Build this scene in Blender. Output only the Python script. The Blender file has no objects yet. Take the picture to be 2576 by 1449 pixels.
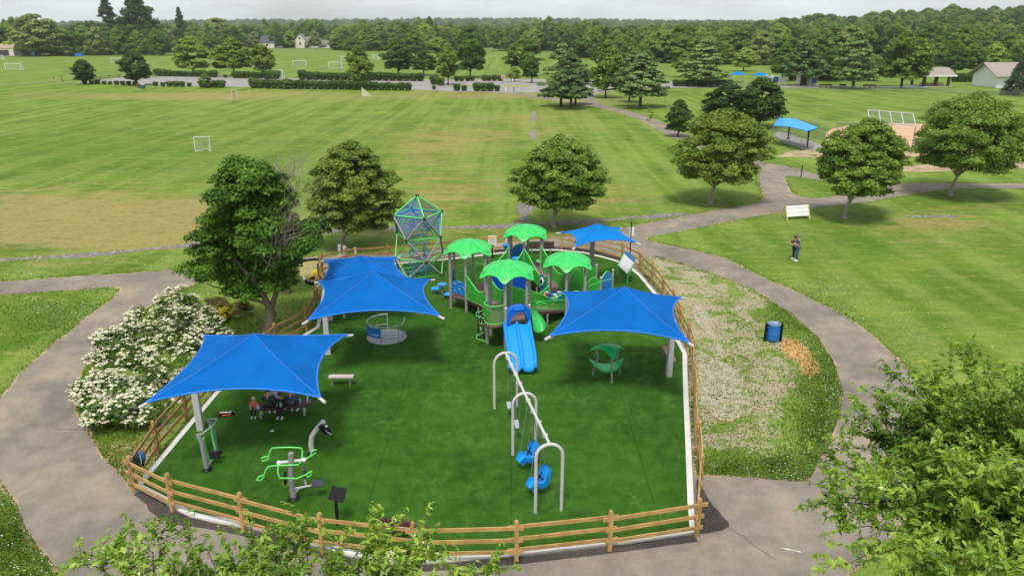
import bpy, bmesh, math, random
import numpy as np
from mathutils import Vector, Matrix
from mathutils.geometry import tessellate_polygon

R = math.radians
scene = bpy.context.scene
COL = scene.collection

# ------------------------------------------------------------------ camera
CAM_H = 14.5
PITCH = R(18.9)
FPX = 1900.0            # focal length in pixels of a 2576 px wide picture
CX, CY = 1288.0, 724.5
cam_data = bpy.data.cameras.new('camera')
cam_data.sensor_width = 36.0
cam_data.sensor_fit = 'HORIZONTAL'
cam_data.lens = FPX / 2576.0 * 36.0
cam_data.clip_start = 0.5
cam_data.clip_end = 20000.0
cam = bpy.data.objects.new('camera', cam_data)
cam.location = (0, 0, CAM_H)
cam.rotation_euler = (R(90) - PITCH, 0, 0)
COL.objects.link(cam)
scene.camera = cam

# ------------------------------------------------------------------ sky and sun
SUN_EL, SUN_AZ = R(63), R(192)       # azimuth clockwise from +Y: behind and a little left of the camera
world = bpy.data.worlds.new('World')
scene.world = world
world.use_nodes = True
wn, wl = world.node_tree.nodes, world.node_tree.links
wn.clear()
w_out = wn.new('ShaderNodeOutputWorld')
w_bg = wn.new('ShaderNodeBackground')
w_sky = wn.new('ShaderNodeTexSky')
w_sky.sky_type = 'NISHITA'
w_sky.sun_disc = False
w_sky.sun_elevation = SUN_EL
w_sky.sun_rotation = SUN_AZ
w_sky.air_density = 1.0
w_sky.dust_density = 2.0
w_scale = wn.new('ShaderNodeVectorMath'); w_scale.operation = 'SCALE'
w_scale.inputs['Scale'].default_value = 0.17
w_tc = wn.new('ShaderNodeTexCoord')
w_map = wn.new('ShaderNodeMapping'); w_map.inputs['Scale'].default_value = (1.0, 1.0, 5.0)
w_noise = wn.new('ShaderNodeTexNoise')
w_noise.inputs['Scale'].default_value = 4.5
w_noise.inputs['Detail'].default_value = 7.0
w_noise.inputs['Roughness'].default_value = 0.55
w_ramp = wn.new('ShaderNodeValToRGB')
w_ramp.color_ramp.elements[0].position = 0.30
w_ramp.color_ramp.elements[0].color = (0.30, 0.30, 0.30, 1)
w_ramp.color_ramp.elements[1].position = 0.62
w_ramp.color_ramp.elements[1].color = (0.97, 0.97, 0.97, 1)
w_mix = wn.new('ShaderNodeMix'); w_mix.data_type = 'RGBA'
w_mix.inputs[7].default_value = (0.97, 1.03, 1.06, 1)
wl.new(w_tc.outputs['Generated'], w_map.inputs['Vector'])
wl.new(w_map.outputs['Vector'], w_noise.inputs['Vector'])
wl.new(w_noise.outputs['Fac'], w_ramp.inputs['Fac'])
wl.new(w_sky.outputs['Color'], w_scale.inputs[0])
wl.new(w_ramp.outputs['Color'], w_mix.inputs[0])
wl.new(w_scale.outputs['Vector'], w_mix.inputs[6])
wl.new(w_mix.outputs[2], w_bg.inputs['Color'])
w_bg.inputs['Strength'].default_value = 0.97
wl.new(w_bg.outputs['Background'], w_out.inputs['Surface'])

sun_data = bpy.data.lights.new('sun', 'SUN')
sun_data.energy = 3.1
sun_data.angle = R(14)
sun_data.color = (1.0, 0.96, 0.89)
sun = bpy.data.objects.new('sun', sun_data)
sdir = Vector((math.sin(SUN_AZ) * math.cos(SUN_EL), math.cos(SUN_AZ) * math.cos(SUN_EL), math.sin(SUN_EL)))
sun.rotation_euler = sdir.to_track_quat('Z', 'Y').to_euler()
sun.location = (0, -20, 60)
COL.objects.link(sun)

vs = scene.view_settings
vs.view_transform = 'Standard'
vs.look = 'None'
vs.exposure = 0.0
vs.gamma = 1.0
vs.use_curve_mapping = False
scene.cycles.use_denoising = True
scene.cycles.max_bounces = 5
scene.cycles.diffuse_bounces = 3
scene.cycles.glossy_bounces = 2
scene.cycles.transmission_bounces = 3
scene.cycles.transparent_max_bounces = 8
scene.cycles.volume_bounces = 1
scene.cycles.use_adaptive_sampling = True
scene.cycles.adaptive_threshold = 0.02

# ------------------------------------------------------------------ picture <-> place
cp, sp = math.cos(PITCH), math.sin(PITCH)

def ray(u, v):
    a, b = (u - CX) / FPX, (v - CY) / FPX
    return Vector((a, cp - b * sp, -sp - b * cp))

def G(u, v, z=0.0):
    """place on the level z seen at picture position (u, v)"""
    d = ray(u, v)
    t = (z - CAM_H) / d.z
    return Vector((d.x * t, d.y * t, z))

def at_y(u, v, y):
    d = ray(u, v)
    t = y / d.y
    return Vector((d.x * t, y, CAM_H + d.z * t))

def depth(p):
    return p[1] * cp + (CAM_H - p[2]) * sp

def project(x, y, z):
    dz = np.maximum(y * cp + (CAM_H - z) * sp, 0.1)
    dn = (CAM_H - z) * cp - y * sp
    return CX + FPX * x / dz, CY + FPX * dn / dz

# ------------------------------------------------------------------ objects
def tag(o, label=None, cat=None, group=None, kind=None):
    if label: o['label'] = label
    if cat: o['category'] = cat
    if group: o['group'] = group
    if kind: o['kind'] = kind
    return o

def thing(name, loc, label, cat, group=None):
    o = bpy.data.objects.new(name, None)
    o.empty_display_size = 0.3
    o.location = loc
    COL.objects.link(o)
    return tag(o, label, cat, group)

def link_mesh(name, me, parent=None):
    o = bpy.data.objects.new(name, me)
    COL.objects.link(o)
    if parent is not None:
        o.parent = parent
    return o

KIDS = {}
def copy_tree(root, loc=None, rz=0.0, scale=None, label=None, group=None):
    """a copy of a thing with copies of its parts and sub-parts (mesh data shared)"""
    def rec(o, parent):
        c = o.copy()
        COL.objects.link(c)
        c.parent = parent
        for ch in KID[o.name] if o.name in KID else []:
            rec(ch, c)
        return c
    KID = KIDS
    if root.name not in KIDS:
        stack = [root]
        while stack:
            o = stack.pop()
            KIDS[o.name] = list(o.children)
            stack += list(o.children)
    r = rec(root, None)
    if loc is not None: r.location = loc
    r.rotation_euler = (0, 0, rz)
    if scale is not None: r.scale = scale
    if label: r['label'] = label
    if group: r['group'] = group
    return r

class MB:
    """collects shapes in world coordinates and links them as ONE mesh object"""
    def __init__(self):
        self.v, self.f = [], []
    def add(self, vs_, fs_):
        k = len(self.v)
        self.v += [tuple(p) for p in vs_]
        self.f += [tuple(i + k for i in f) for f in fs_]
        return self
    def box(self, c, s, rz=0.0, m=None):
        x, y, z = s[0] / 2, s[1] / 2, s[2] / 2
        pts = [Vector((a * x, b * y, d * z)) for d in (-1, 1) for b in (-1, 1) for a in (-1, 1)]
        if m is None: m = Matrix.Rotation(rz, 3, 'Z')
        pts = [m @ p + Vector(c) for p in pts]
        return self.add(pts, [(0, 2, 3, 1), (4, 5, 7, 6), (0, 1, 5, 4), (2, 6, 7, 3), (0, 4, 6, 2), (1, 3, 7, 5)])
    def beam(self, p0, p1, w, h, up=(0, 0, 1)):
        p0, p1 = Vector(p0), Vector(p1)
        d = (p1 - p0)
        L = d.length
        if L < 1e-6: return self
        d /= L
        s = d.cross(Vector(up))
        if s.length < 1e-4: s = d.cross(Vector((0, 1, 0)))
        s.normalize()
        t = s.cross(d)
        m = Matrix((s, d, t)).transposed()
        return self.box((p0 + p1) / 2, (w, L, h), m=m)
    def tube(self, pts, r, n=8, caps=True, closed=False):
        pts = [Vector(p) for p in pts]
        rs = r if isinstance(r, (list, tuple)) else [r] * len(pts)
        k = len(pts)
        vs_, fs_ = [], []
        ref = None
        for i, p in enumerate(pts):
            if closed: d = pts[(i + 1) % k] - pts[i - 1]
            else: d = pts[min(i + 1, k - 1)] - pts[max(i - 1, 0)]
            if d.length < 1e-9: d = Vector((0, 0, 1))
            d.normalize()
            if ref is None:
                ref = Vector((0, 0, 1)) if abs(d.z) < 0.9 else Vector((1, 0, 0))
            s = d.cross(ref)
            if s.length < 1e-3: s = d.cross(Vector((0, 1, 0)))
            s.normalize()
            t = s.cross(d).normalized()
            ref = t
            for j in range(n):
                a = 2 * math.pi * j / n
                vs_.append(p + (s * math.cos(a) + t * math.sin(a)) * rs[i])
        for i in range(k if closed else k - 1):
            for j in range(n):
                a, b = i * n + j, i * n + (j + 1) % n
                c, d2 = ((i + 1) % k) * n + (j + 1) % n, ((i + 1) % k) * n + j
                fs_.append((a, b, c, d2))
        if caps and not closed:
            fs_.append(tuple(range(n - 1, -1, -1)))
            fs_.append(tuple((k - 1) * n + j for j in range(n)))
        return self.add(vs_, fs_)
    def lathe(self, c, prof, n=16, caps=True):
        c = Vector(c)
        vs_, fs_ = [], []
        for (r, z) in prof:
            for j in range(n):
                a = 2 * math.pi * j / n
                vs_.append(c + Vector((r * math.cos(a), r * math.sin(a), z)))
        for i in range(len(prof) - 1):
            for j in range(n):
                fs_.append((i * n + j, i * n + (j + 1) % n, (i + 1) * n + (j + 1) % n, (i + 1) * n + j))
        if caps:
            fs_.append(tuple(range(n - 1, -1, -1)))
            fs_.append(tuple((len(prof) - 1) * n + j for j in range(n)))
        return self.add(vs_, fs_)
    def ball(self, c, r, n=10, m=6, sz=1.0):
        prof = [(max(r * math.sin(math.pi * i / m), 0.001), -r * sz * math.cos(math.pi * i / m)) for i in range(m + 1)]
        return self.lathe(c, prof, n, caps=False)
    def grid(self, P):
        """P[i][j] points -> quads"""
        a, b = len(P), len(P[0])
        return self.add([p for row in P for p in row],
                        [(i * b + j, i * b + j + 1, (i + 1) * b + j + 1, (i + 1) * b + j) for i in range(a - 1) for j in range(b - 1)])
    def prism(self, poly, z0, z1):
        n = len(poly)
        vs_ = [(p[0], p[1], z0) for p in poly] + [(p[0], p[1], z1) for p in poly]
        fs_ = [tuple(range(n - 1, -1, -1)), tuple(range(n, 2 * n))]
        fs_ += [(i, (i + 1) % n, n + (i + 1) % n, n + i) for i in range(n)]
        return self.add(vs_, fs_)
    def build(self, name, m, parent=None, smooth=False, label=None, bevel=0.0):
        me = bpy.data.meshes.new(name)
        off = Vector(parent_loc(parent))
        me.from_pydata([(p[0] - off.x, p[1] - off.y, p[2] - off.z) for p in self.v], [], self.f)
        me.materials.append(m)
        if smooth:
            me.polygons.foreach_set('use_smooth', [True] * len(me.polygons))
            me.set_sharp_from_angle(angle=R(50))
        me.update()
        o = link_mesh(name, me, parent)
        if label: o['label'] = label
        if bevel:
            b = o.modifiers.new('bevel', 'BEVEL'); b.width = bevel; b.segments = 2; b.limit_method = 'ANGLE'
        return o

def parent_loc(p):
    off = Vector((0, 0, 0))
    while p is not None:
        off += Vector(p.location)
        p = p.parent
    return off

def sheet(name, outline, z, m, holes=(), kind='structure', parent=None):
    """a flat sheet from an outline of world (x, y) points, holes allowed"""
    loops = [[Vector((p[0], p[1], 0)) for p in outline]] + [[Vector((p[0], p[1], 0)) for p in h] for h in holes]
    tris = tessellate_polygon(loops)
    vs_ = [(p.x, p.y, z) for lp in loops for p in lp]
    fs_ = []
    for t in tris:
        a, b, c = (Vector(vs_[i]) for i in t)
        fs_.append(t if (b - a).cross(c - a).z > 0 else (t[0], t[2], t[1]))
    me = bpy.data.meshes.new(name)
    me.from_pydata(vs_, [], fs_)
    me.materials.append(m)
    o = link_mesh(name, me, parent)
    if kind and parent is None: o['kind'] = kind
    return o

def spline(pts, step=0.5, closed=False):
    """Catmull-Rom through world (x, y) points, resampled"""
    P = [np.array((p[0], p[1]), float) for p in pts]
    n = len(P)
    out = []
    for i in range(n if closed else n - 1):
        p0 = P[i - 1] if (closed or i > 0) else 2 * P[0] - P[1]
        p1, p2 = P[i], P[(i + 1) % n]
        p3 = P[(i + 2) % n] if (closed or i + 2 < n) else 2 * P[-1] - P[-2]
        L = np.linalg.norm(p2 - p1)
        k = max(1, int(L / step))
        al = 0.5
        t0 = 0; t1 = t0 + max(np.linalg.norm(p1 - p0), 1e-3) ** al
        t2 = t1 + max(L, 1e-3) ** al; t3 = t2 + max(np.linalg.norm(p3 - p2), 1e-3) ** al
        for j in range(k):
            t = t1 + (t2 - t1) * j / k
            A1 = (t1 - t) / (t1 - t0) * p0 + (t - t0) / (t1 - t0) * p1
            A2 = (t2 - t) / (t2 - t1) * p1 + (t - t1) / (t2 - t1) * p2
            A3 = (t3 - t) / (t3 - t2) * p2 + (t - t2) / (t3 - t2) * p3
            B1 = (t2 - t) / (t2 - t0) * A1 + (t - t0) / (t2 - t0) * A2
            B2 = (t3 - t) / (t3 - t1) * A2 + (t - t1) / (t3 - t1) * A3
            out.append((t2 - t) / (t2 - t1) * B1 + (t - t1) / (t2 - t1) * B2)
    if not closed: out.append(P[-1])
    return [(float(p[0]), float(p[1])) for p in out]

def wpx(px):
    return [tuple(G(u, v)[:2]) for (u, v) in px]

def area2(poly):
    return sum(poly[i - 1][0] * poly[i][1] - poly[i][0] * poly[i - 1][1] for i in range(len(poly)))

def offset(poly, d, closed=True):
    """push a line of (x, y) points sideways (outwards for a closed outline when d > 0)"""
    n = len(poly)
    sgn = (1 if area2(poly) > 0 else -1) if closed else 1
    out = []
    for i in range(n):
        a = poly[i - 1] if (closed or i > 0) else poly[0]
        b = poly[(i + 1) % n] if (closed or i < n - 1) else poly[-1]
        tx, ty = b[0] - a[0], b[1] - a[1]
        L = math.hypot(tx, ty) or 1e-6
        dd = d(i) if callable(d) else d
        out.append((poly[i][0] + ty / L * sgn * dd, poly[i][1] - tx / L * sgn * dd))
    return out

def ribbon(line, w):
    n = len(line)
    l = offset(line, w / 2, closed=False)
    r = offset(line, -w / 2, closed=False)
    return l + r[::-1]

# ------------------------------------------------------------------ materials
def srgb(r, g, b):
    f = lambda c: c / 12.92 if c <= 0.04045 else ((c + 0.055) / 1.055) ** 2.4
    return (f(r / 255), f(g / 255), f(b / 255))

MATS = {}
def mat(name, col, rough=0.6, var=0.12, scale=6.0, bump=0.0, bscale=60.0, metal=0.0, trans=0.0, coat=0.0, spec=0.5):
    if name in MATS: return MATS[name]
    m = bpy.data.materials.new(name)
    m.use_nodes = True
    nt = m.node_tree
    bs = nt.nodes['Principled BSDF']
    bs.inputs['Roughness'].default_value = rough
    bs.inputs['Metallic'].default_value = metal
    bs.inputs['Specular IOR Level'].default_value = spec
    if coat: bs.inputs['Coat Weight'].default_value = coat
    tc = nt.nodes.new('ShaderNodeTexCoord')
    nz = nt.nodes.new('ShaderNodeTexNoise')
    nz.inputs['Scale'].default_value = scale
    nz.inputs['Detail'].default_value = 6
    nt.links.new(tc.outputs['Object'], nz.inputs['Vector'])
    rp = nt.nodes.new('ShaderNodeValToRGB')
    rp.color_ramp.elements[0].position = 0.3
    rp.color_ramp.elements[1].position = 0.7
    rp.color_ramp.elements[0].color = tuple(max(c * (1 - var), 0) for c in col) + (1,)
    rp.color_ramp.elements[1].color = tuple(min(c * (1 + var), 1) for c in col) + (1,)
    nt.links.new(nz.outputs['Fac'], rp.inputs['Fac'])
    nt.links.new(rp.outputs['Color'], bs.inputs['Base Color'])
    if bump:
        n2 = nt.nodes.new('ShaderNodeTexNoise')
        n2.inputs['Scale'].default_value = bscale
        n2.inputs['Detail'].default_value = 4
        nt.links.new(tc.outputs['Object'], n2.inputs['Vector'])
        bp = nt.nodes.new('ShaderNodeBump')
        bp.inputs['Strength'].default_value = bump
        bp.inputs['Distance'].default_value = 0.02
        nt.links.new(n2.outputs['Fac'], bp.inputs['Height'])
        nt.links.new(bp.outputs['Normal'], bs.inputs['Normal'])
    if trans:
        tr = nt.nodes.new('ShaderNodeBsdfTranslucent')
        mx = nt.nodes.new('ShaderNodeMixShader')
        mx.inputs['Fac'].default_value = trans
        nt.links.new(rp.outputs['Color'], tr.inputs['Color'])
        nt.links.new(bs.outputs['BSDF'], mx.inputs[1])
        nt.links.new(tr.outputs['BSDF'], mx.inputs[2])
        nt.links.new(mx.outputs['Shader'], nt.nodes['Material Output'].inputs['Surface'])
    MATS[name] = m
    return m

def leaf_mat(name, dark, light, rough=0.55, trans=0.3, hue_obj=0.0, tip=None, spec=0.25):
    """foliage: every leaf gets its own shade, every plant a slightly different one"""
    if name in MATS: return MATS[name]
    m = bpy.data.materials.new(name)
    m.use_nodes = True
    nt = m.node_tree
    bs = nt.nodes['Principled BSDF']
    bs.inputs['Roughness'].default_value = rough
    bs.inputs['Specular IOR Level'].default_value = spec
    geo = nt.nodes.new('ShaderNodeNewGeometry')
    tc = nt.nodes.new('ShaderNodeTexCoord')
    nz = nt.nodes.new('ShaderNodeTexNoise')
    nz.inputs['Scale'].default_value = 0.9
    nz.inputs['Detail'].default_value = 3
    nt.links.new(tc.outputs['Object'], nz.inputs['Vector'])
    ad = nt.nodes.new('ShaderNodeMath'); ad.operation = 'MULTIPLY_ADD'
    ad.inputs[1].default_value = 0.5
    nt.links.new(geo.outputs['Random Per Island'], ad.inputs[0])
    sb = nt.nodes.new('ShaderNodeMath'); sb.operation = 'MULTIPLY_ADD'
    sb.inputs[1].default_value = 1.6; sb.inputs[2].default_value = -0.55
    nt.links.new(nz.outputs['Fac'], sb.inputs[0])
    nt.links.new(sb.outputs[0], ad.inputs[2])
    rp = nt.nodes.new('ShaderNodeValToRGB')
    e = rp.color_ramp.elements
    e[0].position = 0.1; e[0].color = tuple(dark) + (1,)
    e[1].position = 0.9; e[1].color = tuple(light) + (1,)
    if tip:
        k = e.new(1.0); k.color = tuple(tip) + (1,)
    nt.links.new(ad.outputs[0], rp.inputs['Fac'])
    col = rp.outputs['Color']
    if hue_obj:
        oi = nt.nodes.new('ShaderNodeObjectInfo')
        hs = nt.nodes.new('ShaderNodeHueSaturation')
        mr = nt.nodes.new('ShaderNodeMapRange')
        mr.inputs['To Min'].default_value = 0.5 - hue_obj * 0.5
        mr.inputs['To Max'].default_value = 0.5 + hue_obj * 0.35
        mv = nt.nodes.new('ShaderNodeMapRange')
        mv.inputs['To Min'].default_value = 1.25
        mv.inputs['To Max'].default_value = 0.72
        nt.links.new(oi.outputs['Random'], mr.inputs['Value'])
        nt.links.new(oi.outputs['Random'], mv.inputs['Value'])
        nt.links.new(mr.outputs[0], hs.inputs['Hue'])
        nt.links.new(mv.outputs[0], hs.inputs['Value'])
        nt.links.new(col, hs.inputs['Color'])
        col = hs.outputs['Color']
    nt.links.new(col, bs.inputs['Base Color'])
    tr = nt.nodes.new('ShaderNodeBsdfTranslucent')
    mx = nt.nodes.new('ShaderNodeMixShader')
    mx.inputs['Fac'].default_value = trans
    nt.links.new(col, tr.inputs['Color'])
    nt.links.new(bs.outputs['BSDF'], mx.inputs[1])
    nt.links.new(tr.outputs['BSDF'], mx.inputs[2])
    nt.links.new(mx.outputs['Shader'], nt.nodes['Material Output'].inputs['Surface'])
    MATS[name] = m
    return m

class NT:
    """small node-writing helper"""
    def __init__(self, name):
        self.m = bpy.data.materials.new(name)
        self.m.use_nodes = True
        self.t = self.m.node_tree
        self.bs = self.t.nodes['Principled BSDF']
        self.tc = self.t.nodes.new('ShaderNodeTexCoord')
    def link(self, a, b): self.t.links.new(a, b)
    def put(self, v, sock):
        if isinstance(v, (int, float)): sock.default_value = v
        elif isinstance(v, tuple): sock.default_value = v if len(v) == 4 else v + (1,)
        else: self.link(v, sock)
    def noise(self, scale, detail=5, rough=0.55, stretch=(1, 1, 1), rot=0.0, dist=0.0):
        mp = self.t.nodes.new('ShaderNodeMapping')
        mp.inputs['Scale'].default_value = stretch
        mp.inputs['Rotation'].default_value = (0, 0, rot)
        n = self.t.nodes.new('ShaderNodeTexNoise')
        n.inputs['Scale'].default_value = scale
        n.inputs['Detail'].default_value = detail
        n.inputs['Roughness'].default_value = rough
        n.inputs['Distortion'].default_value = dist
        self.link(self.tc.outputs['Object'], mp.inputs['Vector'])
        self.link(mp.outputs['Vector'], n.inputs['Vector'])
        return n.outputs['Fac']
    def attr(self, name):
        a = self.t.nodes.new('ShaderNodeAttribute')
        a.attribute_name = name
        return a.outputs['Fac']
    def math(self, op, a, b=0.0, c=0.0):
        n = self.t.nodes.new('ShaderNodeMath'); n.operation = op
        self.put(a, n.inputs[0]); self.put(b, n.inputs[1]); self.put(c, n.inputs[2])
        return n.outputs[0]
    def step(self, v, lo, hi):
        n = self.t.nodes.new('ShaderNodeMapRange')
        n.interpolation_type = 'SMOOTHSTEP'
        n.inputs['From Min'].default_value = lo
        n.inputs['From Max'].default_value = hi
        self.link(v, n.inputs['Value'])
        return n.outputs[0]
    def mix(self, f, a, b, blend='MIX'):
        n = self.t.nodes.new('ShaderNodeMix'); n.data_type = 'RGBA'; n.blend_type = blend
        self.put(f, n.inputs[0]); self.put(a, n.inputs[6]); self.put(b, n.inputs[7])
        return n.outputs[2]
    def bump(self, h, strength=0.5, dist=0.05):
        n = self.t.nodes.new('ShaderNodeBump')
        n.inputs['Strength'].default_value = strength
        n.inputs['Distance'].default_value = dist
        self.link(h, n.inputs['Height'])
        self.link(n.outputs['Normal'], self.bs.inputs['Normal'])
    def done(self, col, rough=0.9, spec=0.2):
        self.put(col, self.bs.inputs['Base Color'])
        self.put(rough, self.bs.inputs['Roughness'])
        self.bs.inputs['Specular IOR Level'].default_value = spec
        return self.m

# ================================================================== THE SETTING
# ------------------------------------------------------------------ outlines (picture positions on the ground)
CURB_PX = [(351, 1226), (424, 1263), (449, 1280), (485, 1297), (527, 1306), (607, 1320), (698, 1343), (759, 1362), (820, 1377),
           (887, 1394), (953, 1407), (1020, 1413), (1092, 1410), (1202, 1401), (1303, 1393), (1530, 1367), (1741, 1339),
           (1737, 1265), (1733, 1170), (1729, 1084), (1724, 977), (1722, 892), (1704, 859), (1684, 800), (1665, 765), (1643, 736), (1610, 696),
           (1579, 670), (1549, 658), (1514, 648), (1466, 637), (1402, 631), (1337, 631), (1245, 640), (1122, 655), (999, 665),
           (900, 673), (832, 680), (821, 700), (812, 760), (800, 825), (740, 862), (640, 925), (549, 987), (490, 1057), (382, 1186)]
CURB = wpx(CURB_PX)

LOOP_OUT = [(-260, 726), (0, 710), (150, 699), (300, 690), (430, 681), (520, 672), (640, 662), (760, 650), (900, 641), (1020, 634), (1115, 627),
            (1280, 610), (1430, 596), (1560, 578), (1600, 568), (1700, 549), (1830, 525), (1905, 512), (1920, 500), (1917, 472), (1909, 446), (1918, 424),
            (1931, 411), (2000, 424), (2072, 442), (2255, 460), (2450, 463), (2800, 462), (2800, 474), (2576, 475), (2387, 476), (2255, 495),
            (2146, 514), (2030, 525), (1862, 551), (1760, 572), (1680, 587), (1626, 597), (1622, 604), (1650, 612), (1720, 626), (1820, 650), (1920, 699),
            (2050, 758), (2160, 820), (2230, 880), (2290, 945), (2330, 1020), (2335, 1090), (2310, 1200), (2270, 1300), (2200, 1390), (2130, 1440),
            (2020, 1520), (1800, 1640), (1300, 1720), (700, 1660), (300, 1560), (165, 1449), (130, 1415), (90, 1368), (57, 1312), (40, 1262), (0, 1205),
            (-45, 1150), (-60, 1100), (-40, 1050), (0, 1005), (40, 958), (90, 905), (165, 845), (230, 790), (296, 744), (306, 728), (280, 722), (150, 732),
            (0, 741), (-260, 757)]
VERGE_L = [(337, 1240), (310, 1205), (270, 1165), (230, 1110), (208, 1070), (190, 1030), (185, 990), (205, 935), (260, 870), (330, 800), (420, 745), (490, 715),
           (560, 697), (640, 686), (740, 680), (800, 672), (812, 690), (808, 760), (797, 830), (740, 866), (640, 930), (545, 992), (486, 1062), (378, 1192)]
VERGE_R = [(1600, 668), (1620, 650), (1650, 645), (1700, 658), (1800, 690), (1900, 730), (1990, 788), (2060, 850), (2108, 930), (2121, 990), (2112, 1050), (2090, 1100),
           (2066, 1150), (2042, 1198), (2028, 1212), (1980, 1210), (1900, 1203), (1800, 1197), (1752, 1196), (1742, 1150), (1738, 1084), (1732, 977), (1728, 885), (1712, 852), (1690, 795),
           (1665, 752), (1640, 722), (1618, 692)]
ISLAND = [(1978, 443), (2030, 448), (2072, 456), (2130, 470), (2165, 480), (2109, 493), (2042, 500), (1993, 488), (1980, 465)]

def inside(poly, X, Y):
    c = np.zeros(X.shape, bool)
    n = len(poly)
    for i in range(n):
        x0, y0 = poly[i - 1]; x1, y1 = poly[i]
        t = ((y0 > Y) != (y1 > Y))
        with np.errstate(divide='ignore', invalid='ignore'):
            xi = (x1 - x0) * (Y - y0) / (y1 - y0 + 1e-12) + x0
        c ^= t & (X < xi)
    return c

def sstep(a, lo, hi):
    t = np.clip((a - lo) / (hi - lo), 0, 1)
    return t * t * (3 - 2 * t)

def terrain(x, y):
    """height of the ground: level park, a wooded slope on the right, hills at the horizon"""
    x = np.asarray(x, float); y = np.asarray(y, float)
    h = 26 * sstep(y, 430, 900) * sstep(x / np.maximum(y, 1), 0.10, 0.75)
    h = h + 9 * sstep(y, 1000, 2200) * (0.75 + 0.6 * np.sin(x * 0.0021 + 1.0) * np.cos(x * 0.00083 - 0.4))
    h = h + 24 * sstep(y, 2000, 3400) * (0.8 + 0.6 * np.sin(x * 0.0012 + 2.2))
    return np.maximum(h, 0)

def axis(fine, step, far):
    a = [fine[0]]
    while a[-1] < fine[1]: a.append(a[-1] + step)
    s = step
    while a[-1] < far[1]: s *= 1.09; a.append(a[-1] + s)
    s = step
    b = [fine[0]]
    while b[-1] > far[0]: s *= 1.09; b.append(b[-1] - s)
    return np.array(b[:0:-1] + a)

xs = axis((-38, 48), 0.42, (-5500, 5500))
ys = axis((12, 72), 0.42, (-120, 6500))
GX, GY = np.meshgrid(xs, ys)
GZ = terrain(GX, GY)
GU, GV = project(GX, GY, np.zeros_like(GX))
nx, ny = len(xs), len(ys)

def blob(u, v, su, sv, amp=1.0, rot=0.0):
    du, dv = GU - u, GV - v
    c, s = math.cos(rot), math.sin(rot)
    a, b = du * c + dv * s, -du * s + dv * c
    return amp * np.exp(-((a / su) ** 2 + (b / sv) ** 2))

ok = GY > 6
dry = (blob(150, 570, 360, 66, 1.25) + blob(480, 560, 260, 50, 1.0) + blob(60, 500, 160, 30, .4) + blob(1120, 500, 160, 60, .6, -.3) + blob(1210, 330, 220, 60, .36, -.25)
       + blob(1450, 330, 180, 60, .28) + blob(1500, 500, 170, 45, .6) + blob(1050, 400, 130, 60, .4) + blob(780, 330, 500, 40, .12) + blob(900, 243, 900, 14, .55) + blob(400, 243, 300, 10, .3)
       + blob(2400, 610, 220, 70, .42) + blob(2330, 560, 140, 22, .5) + blob(1100, 590, 300, 18, .3) + blob(200, 670, 300, 14, .35)
       + blob(300, 1180, 60, 60, .6) + blob(350, 1120, 60, 50, .7) + blob(700, 900, 150, 60, .15) + blob(1400, 560, 200, 20, .3))
lush = (blob(200, 380, 400, 60, .55) + blob(700, 400, 300, 80, .35) + blob(2050, 640, 260, 60, .55) + blob(150, 790, 180, 60, .5) + blob(40, 1360, 90, 100, .7)
        + blob(2080, 1050, 60, 190, 1.0) + blob(1960, 790, 70, 30, .8) + blob(2090, 870, 30, 60, .8) + blob(1930, 1180, 120, 26, .8) + blob(2400, 780, 250, 70, .3)
        + blob(690, 740, 130, 60, .35) + blob(880, 625, 130, 14, .5) + blob(1400, 565, 120, 12, .5))
inR = inside(VERGE_R, GU, GV) & ok
soil = np.where(inR, 0.56, 0.0)
soil -= np.where(inR, blob(2070, 1000, 55, 150, .8) + blob(1930, 1185, 170, 30, .75) + blob(1990, 800, 60, 40, .6) + blob(2000, 1080, 60, 60, .25) + blob(1800, 1150, 60, 40, .35), 0)
soil += np.where(inside(VERGE_L, GU, GV) & ok, blob(330, 1140, 55, 55, .5) + blob(420, 1080, 60, 40, .35), 0)
soil += blob(1290, 600, 500, 10, .0)
orange = blob(2000, 880, 46, 26, 1.0, .55) + blob(2040, 930, 28, 24, .8) + blob(1765, 1060, 14, 26, .5) + blob(1770, 1160, 12, 25, .3)
for a in (dry, lush, soil, orange): a[~ok] = 0

ground_me = bpy.data.meshes.new('ground')
idx = np.arange(nx * ny).reshape(ny, nx)
quads = np.stack([idx[:-1, :-1], idx[:-1, 1:], idx[1:, 1:], idx[1:, :-1]], -1).reshape(-1, 4)
ground_me.vertices.add(nx * ny)
ground_me.vertices.foreach_set('co', np.stack([GX, GY, GZ], -1).ravel())
ground_me.loops.add(quads.size)
ground_me.loops.foreach_set('vertex_index', quads.ravel().astype(np.int32))
ground_me.polygons.add(len(quads))
ground_me.polygons.foreach_set('loop_start', np.arange(0, quads.size, 4, dtype=np.int32))
ground_me.polygons.foreach_set('loop_total', np.full(len(quads), 4, np.int32))
ground_me.update(calc_edges=True)
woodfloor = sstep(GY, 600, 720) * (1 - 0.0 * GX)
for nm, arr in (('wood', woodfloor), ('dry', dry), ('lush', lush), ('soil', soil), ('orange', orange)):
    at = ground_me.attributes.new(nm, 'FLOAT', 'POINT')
    at.data.foreach_set('value', np.clip(arr, 0, 1).ravel().astype(np.float32))

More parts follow.
